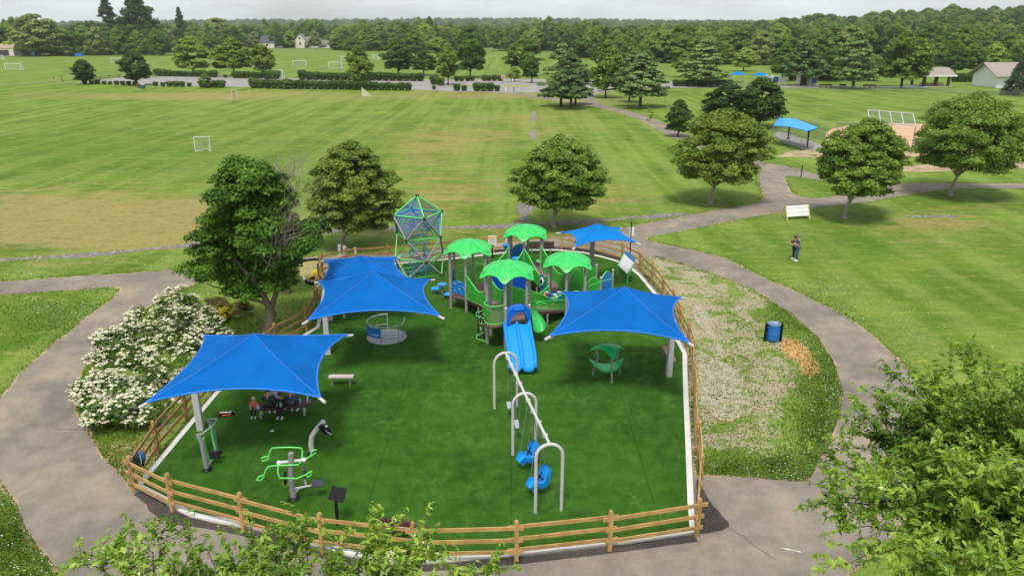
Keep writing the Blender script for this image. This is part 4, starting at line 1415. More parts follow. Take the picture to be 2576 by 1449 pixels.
# ================================================================== THE PLAYGROUND
M_WOOD = mat('treated_pine_wood', srgb(174, 138, 84), 0.8, 0.25, 2.5, 0.3, 30)
M_WOOD_OLD = mat('older_fence_wood', srgb(156, 118, 74), 0.85, 0.22, 2.5, 0.3, 30)
M_STEEL = mat('grey_powder_coated_steel', srgb(138, 136, 138), 0.45, 0.05)
M_STEEL_LT = mat('light_grey_steel', srgb(190, 188, 186), 0.4, 0.05)
M_TAUPE = mat('taupe_post_steel', srgb(156, 150, 147), 0.45, 0.06)
M_CAP = mat('light_post_cap', srgb(196, 194, 188), 0.5, 0.03)
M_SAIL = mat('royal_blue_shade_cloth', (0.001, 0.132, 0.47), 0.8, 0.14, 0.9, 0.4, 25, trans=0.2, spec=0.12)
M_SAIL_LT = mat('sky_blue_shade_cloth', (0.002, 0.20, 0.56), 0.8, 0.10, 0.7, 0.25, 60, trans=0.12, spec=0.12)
M_HEM = mat('pale_blue_hem', srgb(48, 118, 208), 0.7, 0.05, spec=0.2)
M_GREEN = mat('bright_green_plastic', (0.035, 0.52, 0.10), 0.4, 0.07)
M_GREEN_DK = mat('deep_green_plastic', (0.035, 0.40, 0.03), 0.45, 0.14, 9.0)
M_GREEN_GROOVE = mat('groove_green', (0.02, 0.34, 0.05), 0.5, 0.05)
M_GREEN_TUBE = mat('light_green_tube', (0.12, 0.68, 0.12), 0.4, 0.05)
M_KELLY = mat('kelly_green_plastic', (0.015, 0.48, 0.10), 0.35, 0.05)
M_BLUE = mat('blue_slide_plastic', (0.01, 0.29, 0.80), 0.3, 0.05)
M_BLUE_DK = mat('deep_blue_plastic', (0.004, 0.07, 0.45), 0.35, 0.05)
M_BLUE_MD = mat('mid_blue_panel', (0.01, 0.19, 0.56), 0.4, 0.05)
M_DECK = mat('mauve_brown_deck', srgb(134, 104, 98), 0.75, 0.10, 5.0, 0.3, 40)
M_DECK_EDGE = mat('maroon_deck_edge', srgb(84, 46, 42), 0.7, 0.10)
M_TAN = mat('tan_panel', srgb(150, 140, 112), 0.7, 0.06)
M_MAROON = mat('maroon_bench', srgb(92, 46, 50), 0.6, 0.08)
M_BLACK = mat('black_plastic', srgb(17, 17, 20), 0.5, 0.1, spec=0.25)
M_DKGREY = mat('dark_grey_plastic', srgb(62, 66, 78), 0.5, 0.1)
M_WHITE = mat('white_paint', srgb(232, 232, 230), 0.5, 0.03)
M_RED = mat('red_paint', srgb(190, 34, 40), 0.45, 0.05)
M_CHAIN = mat('galvanised_chain', srgb(150, 150, 150), 0.4, 0.05, metal=0.6)
M_BALL = mat('dark_brown_ball_joint', srgb(70, 48, 44), 0.5, 0.08)
M_ROPE = mat('teal_rope', srgb(70, 142, 172), 0.7, 0.1)

def net_mat(name, col, cover, scale=30.0):
    """woven mesh fabric: fine see-through grid too small to model thread by thread"""
    m = bpy.data.materials.new(name); m.use_nodes = True
    nt = m.node_tree
    bs = nt.nodes['Principled BSDF']
    bs.inputs['Base Color'].default_value = tuple(col) + (1,)
    bs.inputs['Roughness'].default_value = .8
    tc = nt.nodes.new('ShaderNodeTexCoord')
    w = nt.nodes.new('ShaderNodeTexNoise'); w.inputs['Scale'].default_value = scale
    nt.links.new(tc.outputs['Object'], w.inputs['Vector'])
    mr = nt.nodes.new('ShaderNodeMapRange')
    mr.inputs['From Min'].default_value = .4; mr.inputs['From Max'].default_value = .6
    mr.inputs['To Min'].default_value = cover - .15; mr.inputs['To Max'].default_value = cover + .15
    nt.links.new(w.outputs['Fac'], mr.inputs['Value'])
    nt.links.new(mr.outputs[0], bs.inputs['Alpha'])
    return m
M_NET_BLUE = net_mat('blue_mesh_fabric', srgb(36, 90, 180), .30)
M_NET_DARK = net_mat('dark_mesh_fabric', srgb(52, 60, 76), .26)
M_CHAINLINK = net_mat('chain_link_mesh', srgb(120, 124, 122), .22)
M_NETTING = net_mat('pale_erosion_netting', srgb(200, 192, 166), .42, 3.0)
M_GOALNET = net_mat('pale_goal_net', srgb(226, 226, 222), .28, 12.0)

V3 = lambda p, z: Vector((p[0], p[1], z))

# ------------------------------------------------------------------ post and rail fence
def fence():
    ring = offset(CURB, .30)
    dense = spline(ring, .25, True)
    t = thing('fence', (CURB[0][0], CURB[0][1], 0), 'wooden three rail fence running round the playground', 'fence')
    front_px = [(337, 1236), (435, 1286), (614, 1335), (812, 1390), (1042, 1417), (1299, 1410), (1533, 1384), (1752, 1349)]
    posts = [G(u, v) for u, v in front_px]
    # the rest of the ring, right side then back then left side, at even spacing
    uu = lambda p: project(np.array([p[0]]), np.array([p[1]]), np.array([0.0]))
    k0 = min(range(len(dense)), key=lambda i: (dense[i][0] - posts[-1].x) ** 2 + (dense[i][1] - posts[-1].y) ** 2)
    k1 = min(range(len(dense)), key=lambda i: (dense[i][0] - posts[0].x) ** 2 + (dense[i][1] - posts[0].y) ** 2)
    line = dense[k0:] + dense[:k0]
    m = (k1 - k0) % len(dense)
    line = line[:m]
    acc, last = 0.0, line[0]
    gate = (G(1431, 634), G(1466, 637))
    g_i = min(range(len(line)), key=lambda i: (line[i][0] - gate[0].x) ** 2 + (line[i][1] - gate[0].y) ** 2)
    tot = sum(math.dist(line[i], line[i + 1]) for i in range(len(line) - 1))
    n = int(tot / 2.42)
    stepd = tot / n
    rest = []
    for p in line[1:]:
        acc += math.dist(p, last); last = p
        if acc >= stepd:
            acc -= stepd; rest.append(Vector((p[0], p[1], 0)))
    while rest and (rest[-1] - posts[0]).length < 1.3: rest.pop()
    while rest and (rest[0] - posts[-1]).length < 1.0: rest.pop(0)
    posts += rest
    pr = random.Random(3)
    pm = None
    for i, p in enumerate(posts):
        q = posts[(i + 1) % len(posts)]; o = posts[i - 1]
        d = (q - o); a = math.atan2(d.y, d.x)
        mb = MB()
        h = 1.32 + pr.uniform(-.03, .05)
        w = .115
        mb.box((p.x, p.y, h / 2 - .05), (w, w, h + .1 - .05), a)
        # bevelled top
        c, s = math.cos(a), math.sin(a)
        zt = h - .025
        pts = [(p.x + (x * c - y * s) * w / 2, p.y + (x * s + y * c) * w / 2, zt) for x, y in ((-1, -1), (1, -1), (1, 1), (-1, 1))]
        pts += [(p.x + (x * c - y * s) * w / 2, p.y + (x * s + y * c) * w / 2, h + .03) for x, y in ((-.5, -.9), (.5, -.9), (.5, .9), (-.5, .9))]
        mb.add(pts, [(0, 1, 5, 4), (1, 2, 6, 5), (2, 3, 7, 6), (3, 0, 4, 7), (4, 5, 6, 7)])
        mb.build('post', M_WOOD if i < 24 else M_WOOD_OLD, t)
        L = (q - p).length
        if L > 4.5 or (p - gate[0]).length < .9: continue
        dn = (q - p).normalized()
        side = Vector((-dn.y, dn.x, 0)) * (.035 if i % 2 else -.035)
        for z in (.34, .73, 1.12):
            e = pr.uniform(.12, .26)
            r_ = MB().beam(V3(p, z + pr.uniform(-.015, .015)) - dn * e + side, V3(q, z + pr.uniform(-.015, .015)) + dn * e + side, .042, .12)
            r_.build('rail', M_WOOD if i < 24 else M_WOOD_OLD, t)
    # the gate leaf standing ajar at the back
    g = MB()
    a, b = Vector((gate[0].x + .1, gate[0].y + .25, 0)), Vector((gate[1].x - .05, gate[1].y + .5, 0))
    for z in (.25, .7, 1.1): g.beam(V3(a, z), V3(b, z), .04, .12)
    g.beam(V3(a, .25), V3(b, 1.1), .04, .1)
    g.beam(V3(a, .15), V3(a, 1.2), .06, .06); g.beam(V3(b, .15), V3(b, 1.2), .06, .06)
    g.build('gate', M_WOOD, t)
fence()

# ------------------------------------------------------------------ shade sails
def sail(label, corners_px, zc, apex_px, posts_px, m, sag=.42, group='shade sails over the playground', zs=None):
    C = [G(u, v, zc) for (u, v) in corners_px]          # front left, front right, back right, back left
    mid = sum(C, Vector()) / 4
    za = at_y(apex_px[0], apex_px[1], mid.y).z
    ap = Vector((at_y(apex_px[0], apex_px[1], mid.y).x, mid.y, za))
    base = V3(G(*posts_px[0]), 0)
    t = thing('shade_sail', tuple(base), label, 'shade sail', group)
    hem = MB()
    for i in range(4):
        a, b = C[i], C[(i + 1) % 4]
        m2 = MB()
        inw = (mid - (a + b) / 2); inw.z = 0; inw.normalize()
        ns, nt_ = 18, 10
        P = []
        ec = []
        for j in range(nt_ + 1):
            row = []
            tt = j / nt_
            for k in range(ns + 1):
                s = k / ns
                e = a.lerp(b, s) + inw * sag * 4 * s * (1 - s) + Vector((0, 0, .16 * 4 * s * (1 - s)))
                p = e.lerp(ap, tt)
                p.z -= .16 * math.sin(math.pi * tt) * (1.0 - .5 * abs(2 * s - 1))
                row.append(p)
                if j == 0: ec.append(e)
            P.append(row)
        m2.grid(P)
        m2.build('canopy_panel', m, t, smooth=True)
        hem.tube(ec, .035, 6, caps=True)
    hem.build('hem', M_HEM, t, smooth=True)
    for c in C:
        MB().tube([c.lerp(ap, k / 12) + Vector((0, 0, .012 - .08 * math.sin(math.pi * k / 12))) for k in range(13)], .018, 5).build('hip_seam', M_HEM, t, smooth=True)
    for c in C:
        o = (c - mid); o.z = 0; o.normalize()
        arm = MB().tube([c - o * .05 + Vector((0, 0, -.03)), c + o * .26 + Vector((0, 0, -.10))], .055, 8)
        arm.build('corner_arm', M_STEEL_LT, t, smooth=True)
        rf = MB().tube([c + o * .2 + Vector((0, 0, -.12)), ap + Vector((0, 0, -.28))], .045, 6)
        rf.build('rafter', M_STEEL_LT, t, smooth=True)
    g0 = G(*posts_px[0])
    spots = [g0] if len(posts_px) == 1 else [g0, V3(C[posts_px[1]].lerp(mid, .22), 0)]
    for g in spots:
        zt = 2.7
        pm = MB().box((g.x, g.y, zt / 2), (.24, .24, zt), R(8))
        pm.build('column', M_STEEL_LT if m is M_SAIL else M_STEEL, t, bevel=.02)
        f = MB().beam((g.x, g.y, 2.62), (mid.x * .8 + g.x * .2, mid.y * .8 + g.y * .2, za - .75), .12, .16)
        f.build('support_arm', M_STEEL_LT, t)
    return t
sail('front left blue shade sail above the family on the bench', [(368, 1012), (806, 1000), (873, 842), (515, 844)], 3.0, (638, 841), [(505, 1082)], M_SAIL, sag=.5)
sail('blue shade sail above the merry-go-round', [(773, 806), (1106, 794), (1083, 703), (801, 709)], 3.0, (939, 683), [(826, 892)], M_SAIL, sag=.5)
sail('rear left blue shade sail beside the net climbing tower', [(806, 713), (1024, 703), (998, 648), (815, 655)], 2.6, (908, 644), [(832, 806)], M_SAIL, sag=.35)
sail('right blue shade sail above the green leaf shelter', [(1383, 845), (1733, 861), (1713, 748), (1413, 734)], 3.0, (1572, 723), [(1682, 947)], M_SAIL, sag=.5)
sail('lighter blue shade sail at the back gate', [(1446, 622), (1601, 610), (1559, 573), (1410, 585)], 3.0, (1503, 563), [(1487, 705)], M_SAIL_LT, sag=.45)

# ------------------------------------------------------------------ big play structure
def play_structure():
    TH0 = R(-97)
    RP = 1.10
    gA = (Vector(G(1174, 787)) + Vector((math.sin(R(7)), math.cos(R(7)), 0)) * RP)
    gA2 = (Vector(G(1134.5, 777)) + Vector((.92, .39, 0)) * RP)
    A = (gA + gA2) / 2
    gB = (Vector(G(1272, 880)) + Vector((math.sin(R(7)), math.cos(R(7)), 0)) * RP)
    gB2 = (Vector(G(1225.6, 867)) + Vector((.92, .39, 0)) * RP)
    B = (gB + gB2) / 2
    D = Vector(G(1379.6, 790)) + Vector((.92, .39, 0)) * RP
    C = A + (D - B)
    t = thing('play_structure', tuple(B), 'large green and blue play structure with four domed towers and ramps', 'playground')
    def hv(c, k, r=RP, z=0.0):
        a = TH0 + R(60) * k
        return Vector((c.x + r * math.cos(a), c.y + r * math.sin(a), z))
    ztop = 3.36
    tw = {'A': (A, .80), 'B': (B, 1.35), 'C': (C, 1.10), 'D': (D, .50)}
    ROOF = {'A': 3.80, 'B': 4.10, 'C': 3.58, 'D': 3.30}
    def roof(c, zr):
        n, m = 72, 10
        RT = 1.46
        def pt(a, s, lower):
            tip = (0.5 + 0.5 * math.cos(6 * (a - TH0))) ** 2.2
            rr = RT * (.82 + .18 * tip) * s
            z = zr - (.40 * s ** 2 + .24 * tip * s ** 4)
            seam = math.exp(-((math.sin(3 * (a - TH0)) / .10) ** 2)) * math.sin(math.pi * min(s * 1.05, 1)) * .02
            z += seam
            if lower: z -= .055; rr *= .985
            if s > .93 and not lower: z -= .02
            return (c.x + rr * math.cos(a), c.y + rr * math.sin(a), z)
        mb = MB()
        top = [[pt(2 * math.pi * j / n, max(i / m, .002), False) for j in range(n + 1)] for i in range(m + 1)]
        low = [[pt(2 * math.pi * j / n, max(i / m, .002), True) for j in range(n + 1)] for i in range(m, -1, -1)]
        mb.grid(top + low)
        r = mb.build('roof', M_GREEN, t, smooth=True)
        for k in range(6):
            a = TH0 + R(60) * k
            p = pt(a, .86, False)
            MB().tube([(p[0] + .085 * math.cos(q * .5236), p[1] + .085 * math.sin(q * .5236), p[2] + .012 - .5 * .085 * (math.cos(q * .5236) * math.cos(a) + math.sin(q * .5236) * math.sin(a))) for q in range(12)], .012, 5, closed=True).build('emblem_ring', M_GREEN_GROOVE, r)
            # two moulded leaf veins between the tips
            for s0, da in ((.22, .30), (.25, .74)):
                pts = [Vector(pt(a + da + (.10 if da < .5 else -.10) * math.sin(i / 6 * 3.14), s0 + .55 * i / 6, False)) + Vector((0, 0, .004)) for i in range(7)]
                MB().tube(pts, .010, 5).build('vein', M_GREEN_GROOVE, r)
        return r
    for nm, (c, z) in tw.items():
        for k in range(6):
            p = hv(c, k)
            MB().tube([(p.x, p.y, -.03), (p.x, p.y, ROOF[nm] - .42)], .076, 12).build('post', M_TAUPE, t, smooth=True)
        roof(c, ROOF[nm])
        hexp = [hv(c, k, RP - .03) for k in range(6)]
        d = MB().prism(hexp, z - .07, z).build('deck', M_DECK, t)
        MB().prism([hv(c, k, RP - .005) for k in range(6)], z - .12, z - .072).build('deck_rim', M_DECK_EDGE, d)
    # -------- wavy side panels
    def wavy(p0, p1, z0, z1, prof, name='panel', m=M_GREEN_DK, rail=True, th=.03, bars=False, holes=True):
        p0, p1 = Vector(p0), Vector(p1)
        d = (p1 - p0); L = d.length; d.normalize()
        nrm = Vector((-d.y, d.x, 0)) * th / 2
        n = 22
        rows_f, rows_b = [[], []], [[], []]
        topline = []
        for i in range(n + 1):
            s = i / n
            q = p0.lerp(p1, s)
            zb = z0 + (z1 - z0) * s + .06
            zt = z0 + (z1 - z0) * s + prof(s)
            rows_f[0].append(V3(q + nrm, zb)); rows_f[1].append(V3(q + nrm, zt))
            rows_b[0].append(V3(q - nrm, zb)); rows_b[1].append(V3(q - nrm, zt))
            topline.append(V3(q, zt + .015))
        if bars:
            mb = MB()
            nb = max(3, int(L / .11))
            for i in range(nb + 1):
                s = i / nb
                q = p0.lerp(p1, s)
                mb.tube([V3(q, z0 + (z1 - z0) * s + .05), V3(q, z0 + (z1 - z0) * s + prof(s))], .012, 5)
            mb.tube([V3(p0, z0 + .07), V3(p1, z1 + .07)], .018, 6)
            o = mb.build('railing', M_GREEN_DK, t)
        else:
            mb = MB()
            mb.grid([rows_f[0], rows_f[1], rows_b[1], rows_b[0], rows_f[0]])
            o = mb.build(name, m, t)
            if m is M_GREEN_DK:
                gb = MB()
                for k in range(1, max(3, int(L / .28))):
                    s_ = k / max(3, int(L / .28)); q = p0.lerp(p1, s_)
                    zb_ = z0 + (z1 - z0) * s_
                    for sg in (1, -1):
                        gb.beam(V3(q + nrm * 1.1 * sg, zb_ + .12), V3(q + nrm * 1.1 * sg, zb_ + prof(s_) - .08), .012, .012, up=(nrm.x, nrm.y, 0))
                g_ = gb.build('groove', M_GREEN_GROOVE, o)
                g_['kind'] = 'stuff'
                MB().tube([V3(p0, z0 + .05), V3(p1, z1 + .05)], .024, 7).build('bottom_rail', M_GREEN_TUBE, o, smooth=True)
            if holes and m is M_GREEN_DK:
                hr = random.Random(int(p0.x * 100))
                hb = MB()
                for k in range(int(L * 2.5)):
                    s = hr.uniform(.08, .92); q = p0.lerp(p1, s)
                    zz = z0 + (z1 - z0) * s + hr.uniform(.2, max(prof(s) - .15, .25))
                    w_ = hr.uniform(.04, .09)
                    for sg in (1, -1):
                        c_ = V3(q + nrm * 1.15 * sg, zz)
                        hb.add([c_ + d * w_, c_ + Vector((0, 0, w_ * 2.2)), c_ - d * w_, c_ - Vector((0, 0, w_ * 1.4))], [(0, 1, 2, 3)])
                hb.build('leaf_cutout', M_TAN, o)
        if rail:
            MB().tube(topline, .028, 7).build('top_rail', M_GREEN_TUBE, o, smooth=True)
        return o
    swoop = lambda hi, lo: (lambda s: lo + (hi - lo) * (abs(2 * s - 1) ** 1.6) + .12 * math.sin(6.283 * s))
    hump = lambda hi, lo: (lambda s: lo + (hi - lo) * math.sin(math.pi * s) ** .8)
    def ramp(c0, z0, k0, c1, z1, k1, hi=1.0, lo=.62, styles=('panel', 'panel'), hand=True):
        a0, a1 = hv(c0, k0), hv(c0, k0 + 1)
        b0, b1 = hv(c1, k1 + 1), hv(c1, k1)
        # floor
        q = [V3(a0.lerp(a1, .04), z0), V3(a1.lerp(a0, .04), z0), V3(b1.lerp(b0, .04), z1), V3(b0.lerp(b1, .04), z1)]
        mb = MB().add(q + [p - Vector((0, 0, .07)) for p in q], [(0, 1, 2, 3), (7, 6, 5, 4), (0, 4, 5, 1), (1, 5, 6, 2), (2, 6, 7, 3), (3, 7, 4, 0)])
        rp = mb.build('ramp', M_DECK, t)
        mb = MB().beam(q[0] - Vector((0, 0, .12)), q[3] - Vector((0, 0, .12)), .05, .1).beam(q[1] - Vector((0, 0, .12)), q[2] - Vector((0, 0, .12)), .05, .1)
        mb.build('ramp_beam', M_DECK_EDGE, rp)
        for (s, e, st) in ((a0, b0, styles[0]), (a1, b1, styles[1])):
            wavy(s, e, z0, z1, swoop(hi, lo), bars=(st == 'bars'))
            if hand:
                MB().tube([V3(s, z0 + .55), V3(e, z1 + .55)], .018, 6).build('handrail', M_GREEN_TUBE, t)
        return q
    ramp(A, .80, 0, B, 1.35, 3, 1.35, .72)
    ramp(C, 1.10, 0, D, .50, 3, 1.35, .75)
    ramp(A, .80, 2, C, 1.10, 5, 1.25, .72, ('panel', 'bars'))
    ramp(B, 1.35, 2, D, .50, 5, 1.1, .70, ('bars', 'panel'))
    # mid supports under the ramps
    for (P, Q, z) in ((A, B, 1.0), (C, D, .72), (A, C, .9), (B, D, .85)):
        m_ = (P + Q) / 2
        d = (Q - P).normalized(); s = Vector((-d.y, d.x, 0)) * .52
        for sg in (1, -1):
            MB().tube([V3(m_ + s * sg, -.03), V3(m_ + s * sg, z - .1)], .05, 8).build('support_leg', M_TAUPE, t, smooth=True)
    # -------- panels closing the towers
    E = lambda c, k: (hv(c, k), hv(c, k + 1))
    a, b = E(A, 5)     # front left of tower A: arched blue panel
    pn = wavy(a, b, .92, .92, hump(.78, .62), 'panel', M_BLUE_MD, rail=False)
    for k in range(5):
        s0 = .2 + .28 * (k % 3); zz = 1.15 + .13 * k
        pts = [V3(a.lerp(b, min(s0 + .2 * i / 5, .95)) + Vector((-.35, -.9, 0)) * .022, zz + .03 * math.sin(i * 1.3)) for i in range(6)]
        MB().tube(pts, .012, 5).build('wave_line', mat('pale_blue_line', srgb(150, 200, 240), .5), pn)
    fp = a.lerp(b, .25) + Vector((-.35, -.9, 0)) * .03
    MB().ball((fp.x, fp.y, 1.5), .055, 8, 5).build('red_bird', M_RED, pn)
    a, b = E(A, 4)
    wavy(a, a.lerp(b, .45), .80, .80, hump(1.15, .75), 'panel', M_BLUE_DK, rail=False)
    a, b = E(A, 3); wavy(a, b, .80, .80, hump(.95, .62), bars=True)
    a, b = E(A, 1); wavy(a, b, .80, .80, swoop(1.1, .8))
    a, b = E(C, 1); wavy(a, b, 1.1, 1.1, hump(1.0, .7), bars=True)
    a, b = E(C, 2); wavy(a, b, 1.1, 1.1, hump(1.2, .9), bars=True)
    a, b = E(C, 3); wavy(a, b, 1.1, 1.1, hump(1.05, .7), 'panel', M_BLUE_MD)
    a, b = E(C, 4); wavy(a, b, 1.1, 1.1, hump(1.05, .7))
    a, b = E(D, 0); wavy(a, b, .5, .5, hump(.95, .6), bars=True)
    a, b = E(D, 1); wavy(a, b, .5, .5, hump(1.15, .75))
    # seat shelf and steps on tower C
    c = hv(C, 1).lerp(hv(C, 2), .5)
    MB().lathe((c.x, c.y - .3, 1.45), [(.02, 0), (.34, 0), (.36, .02), (.34, .05), (.02, .05)], 16).build('round_seat', M_GREEN_TUBE, t, smooth=True)
    # speaking bell and two drums behind tower C
    p = hv(C, 4, 1.25)
    mb = MB().lathe((p.x - .1, p.y - .2, 1.75), [(.05, 0), (.16, .12), (.30, .40), (.33, .46), (.27, .44), (.1, .2)], 14)
    mb.build('talk_bell', M_BLUE, t, smooth=True)
    MB().tube([(p.x - .1, p.y - .2, 0), (p.x - .1, p.y - .2, 1.78)], .05, 8).build('bell_post', M_GREEN_DK, t)
    for dx in (-.62, -.12):
        q = hv(C, 0, .55); zq = 1.72
        dm = MB().lathe((q.x + dx + .1, q.y - .2, zq), [(.04, -.14), (.22, -.12), (.26, 0), (.25, .06), (.2, .09), (.03, .1)], 14)
        dm.build('drum', M_BLUE, t, smooth=True)
        MB().tube([(q.x + dx + .1, q.y - .2, 1.1), (q.x + dx + .1, q.y - .2, zq - .1)], .04, 7).build('drum_stand', M_TAUPE, t)
    # -------- round barred balconies on towers B and D
    def bay(c, k, z, blue):
        a, b = hv(c, k), hv(c, k + 1)
        m_ = (a + b) / 2
        out = (m_ - c); out.z = 0; out.normalize()
        along = (b - a).normalized(); half = (b - a).length / 2 - .05
        arc = [m_ + along * (-half * math.cos(math.pi * i / 14)) + out * (.62 * math.sin(math.pi * i / 14)) for i in range(15)]
        fl = MB().prism([(p.x, p.y) for p in arc], z - .08, z - .005).build('bay_floor', M_DECK, t)
        MB().tube([V3(p, z - .1) for p in arc], .035, 6).build('deck_rim', M_DECK_EDGE, fl)
        o = MB().tube([V3(p, z + .95) for p in arc], .026, 7).build('top_rail', M_GREEN_TUBE, t, smooth=True)
        MB().tube([V3(p, z + .06) for p in arc], .024, 7).build('bottom_rail', M_GREEN_TUBE, t, smooth=True)
        bb = MB()
        for i in range(1, 14):
            for s in (0, .5):
                p = arc[i].lerp(arc[min(i + 1, 14)], s)
                bb.tube([V3(p, z + .06), V3(p, z + .95)], .010, 5)
        r = bb.build('railing', M_GREEN_DK, t)
        r['kind'] = 'stuff'
        if blue:
            P = [[V3(p + out * .02, z + hh + .08 * math.sin(i * .9)) for i, p in enumerate(arc)] for hh in (.55, 1.02)]
            pb = MB().grid(P).build('blue_band', M_BLUE_DK, t, smooth=True)
            for i, mm in ((4, M_RED), (9, M_TAN)):
                p = arc[i] + out * .04
                tube = [V3(p + along * .16 * math.cos(q * .5236) , z + .80 + .16 * math.sin(q * .5236)) for q in range(12)]
                MB().tube(tube, .035, 6, closed=True).build('porthole_ring', M_WHITE, pb)
                MB().ball((p.x, p.y, z + .80), .10, 8, 5).build('porthole', mm, pb)
        else:
            p = arc[6] + Vector((0, .05, 0))
            MB().tube([V3(p + along * .2 * math.cos(q * .5236), z + .62 + .2 * math.sin(q * .5236)) for q in range(12)], .022, 6, closed=True).build('steering_wheel', M_GREEN_DK, t)
            MB().tube([V3(arc[2], z + .62), V3(arc[12], z + .5)], .015, 6).build('middle_rail', M_GREEN_TUBE, t)
    def bay_skirt(c, k, z):
        a, b = hv(c, k), hv(c, k + 1)
        m_ = (a + b) / 2
        out = (m_ - c); out.z = 0; out.normalize()
        along = (b - a).normalized(); half = (b - a).length / 2 - .08
        arc = [m_ + along * (-half * math.cos(math.pi * i / 14)) + out * (.56 * math.sin(math.pi * i / 14)) for i in range(15)]
        P = [[V3(p, z + .08) for p in arc], [V3(p, z + .62) for p in arc]]
        mb = MB().grid(P); mb.grid([[p - out * .03 for p in P[1]], [p - out * .03 for p in P[0]]])
        mb.build('bay_panel', M_TAN, t, smooth=True)
    bay_skirt(B, 5, 1.35)
    bay_skirt(D, 5, .50)
    bay(B, 5, 1.35, False)
    bay(D, 5, .50, True)
    # -------- double slide with its hood on tower B
    a, b = hv(B, 0), hv(B, 1)
    m_ = (a + b) / 2
    out = (m_ - B); out.z = 0; out.normalize()
    al = (b - a).normalized()
    hood0 = m_ + out * .22
    hw = .60
    for sg in (-1, 1):
        q = hood0 + al * hw * sg
        pp = MB().tube([V3(q, 1.0), V3(q, 2.2)], .06, 10).build('hood_post', M_TAUPE, t, smooth=True)
        MB().lathe((q.x, q.y, 2.19), [(.066, 0), (.066, .03), (.03, .06)], 10).build('post_cap', M_CAP, pp)
    hd = MB()
    rows = []
    for dpt in (-.16, .16):
        ro, ri = [], []
        for i in range(17):
            an = math.pi * i / 16
            x_o = -hw * math.cos(an); zo = 1.62 + .66 * math.sin(an) ** .55 if 0 < i < 16 else 1.36
            ro.append((x_o, zo)); ri.append((-(hw - .14) * math.cos(an), 1.36 + .62 * math.sin(an)))
        rows.append((ro, ri))
    def hp(x, z, dpt): return V3(hood0 + al * x + out * dpt, z)
    for (f, bk) in ((.16, -.16),):
        Pf = [[hp(x, z, f) for x, z in rows[0][0]], [hp(x, z, f) for x, z in rows[0][1]]]
        Pb = [[hp(x, z, bk) for x, z in rows[0][1]], [hp(x, z, bk) for x, z in rows[0][0]]]
        hd.grid(Pf + Pb + [Pf[0]])
    hd.build('slide_hood', mat('hood_blue', (.004, .13, .60), .35, .05), t, smooth=True)
    MB().tube([hp(.22 * math.cos(q * .524), 2.16 + .05 * math.sin(q * .524), .19) for q in range(12)], .03, 6, closed=True).build('hood_handle', M_BLUE, t, smooth=True)
    SL = 2.75
    run = Vector((.04, -1, 0)).normalized()
    sd = Vector((-run.y, run.x, 0))
    prof = [(x * 1.06, h_) for x, h_ in [(-.62, .16), (-.58, .22), (-.52, .20), (-.46, .04), (-.28, 0), (-.10, .03), (-.05, .15), (0, .18), (.05, .15), (.10, .03), (.28, 0), (.46, .04), (.52, .20), (.58, .22), (.62, .16)]]
    P = []
    ns = 22
    for i in range(ns + 1):
        s = i / ns
        zc = 1.35 - 1.08 * (s + .06 * math.sin(2 * math.pi * s)) if s < .86 else .285 - .03 * (s - .86)
        zc = 1.35 + (0.27 - 1.35) * min(1, max(0, (s * 1.16 - .05))) ** 1.05
        curve = .20 * math.sin(s * 2.6) * s
        c_ = hood0 + run * (.12 + SL * s) + sd * (curve - .05)
        P.append([V3(c_ + sd * x, zc + h) for x, h in prof])
    sl = MB().grid(P)
    # underside lip so that the slide has thickness
    sl.grid([[p - Vector((0, 0, .06)) for p in row] for row in P[::-1]])
    sl.grid([[row[0] for row in P], [row[0] - Vector((0, 0, .06)) for row in P]])
    sl.grid([[row[-1] - Vector((0, 0, .06)) for row in P], [row[-1] for row in P]])
    sl.grid([P[-1], [p - Vector((0, 0, .09)) for p in P[-1]]])
    sl.build('double_slide', M_BLUE, t, smooth=True)
    g = V3(hood0 + run * (.1 + SL * .8), 0)
    MB().tube([V3(g, -.02), V3(g, .3)], .05, 8).build('slide_foot', M_TAUPE, t)
    # -------- green curved chute on the right of tower B
    a, b = hv(B, 1), hv(B, 2)
    m_ = (a + b) / 2
    P = []
    for i in range(15):
        s = i / 14
        an = R(-5) - s * R(70)
        cx_, cy_ = m_.x + .15, m_.y - .95
        rr = .42
        c_ = Vector((cx_ + rr * math.sin(s * 1.35) * 1.0, m_.y - .02 - rr * (1 - math.cos(s * 1.35)) * .75, 1.42 - .75 * s))
        nx_ = Vector((math.sin(s * 1.35), math.cos(s * 1.35), 0))
        P.append([V3(c_ + nx_ * x, c_.z + h) for x, h in ((-.34, .30), (-.32, .32), (-.28, .12), (-.15, .01), (0, -.02), (.15, .01), (.28, .12), (.32, .32), (.34, .30))])
    ch = MB().grid(P)
    ch.grid([[p - Vector((0, 0, .05)) for p in row] for row in P[::-1]])
    ch.build('curved_chute', M_GREEN, t, smooth=True)
    for k, (dx, dz) in enumerate(((0, 0), (.35, -.05))):
        q = m_ + Vector((.1 + dx, .45, 0))
        MB().tube([V3(q, 1.35), V3(q, 1.95), V3(q + Vector((.45, -.15, 0)), 1.9), V3(q + Vector((.5, -.15, 0)), 1.7), V3(q + Vector((.1, 0, 0)), 1.6)], .02, 6).build('grab_loop', M_GREEN_TUBE, t)
    # -------- rope and pebble climber on the left of tower B
    a, b = hv(B, 4), hv(B, 5)
    m_ = a.lerp(b, .35) + Vector((-.42, -.05, 0))
    cb = MB().tube([V3(m_ + Vector((-.14, 0, 0)), 0), V3(m_ + Vector((-.14, 0, 0)), 1.4)], .03, 6).tube([V3(m_ + Vector((.14, 0, 0)), 0), V3(m_ + Vector((.14, 0, 0)), 1.4)], .03, 6)
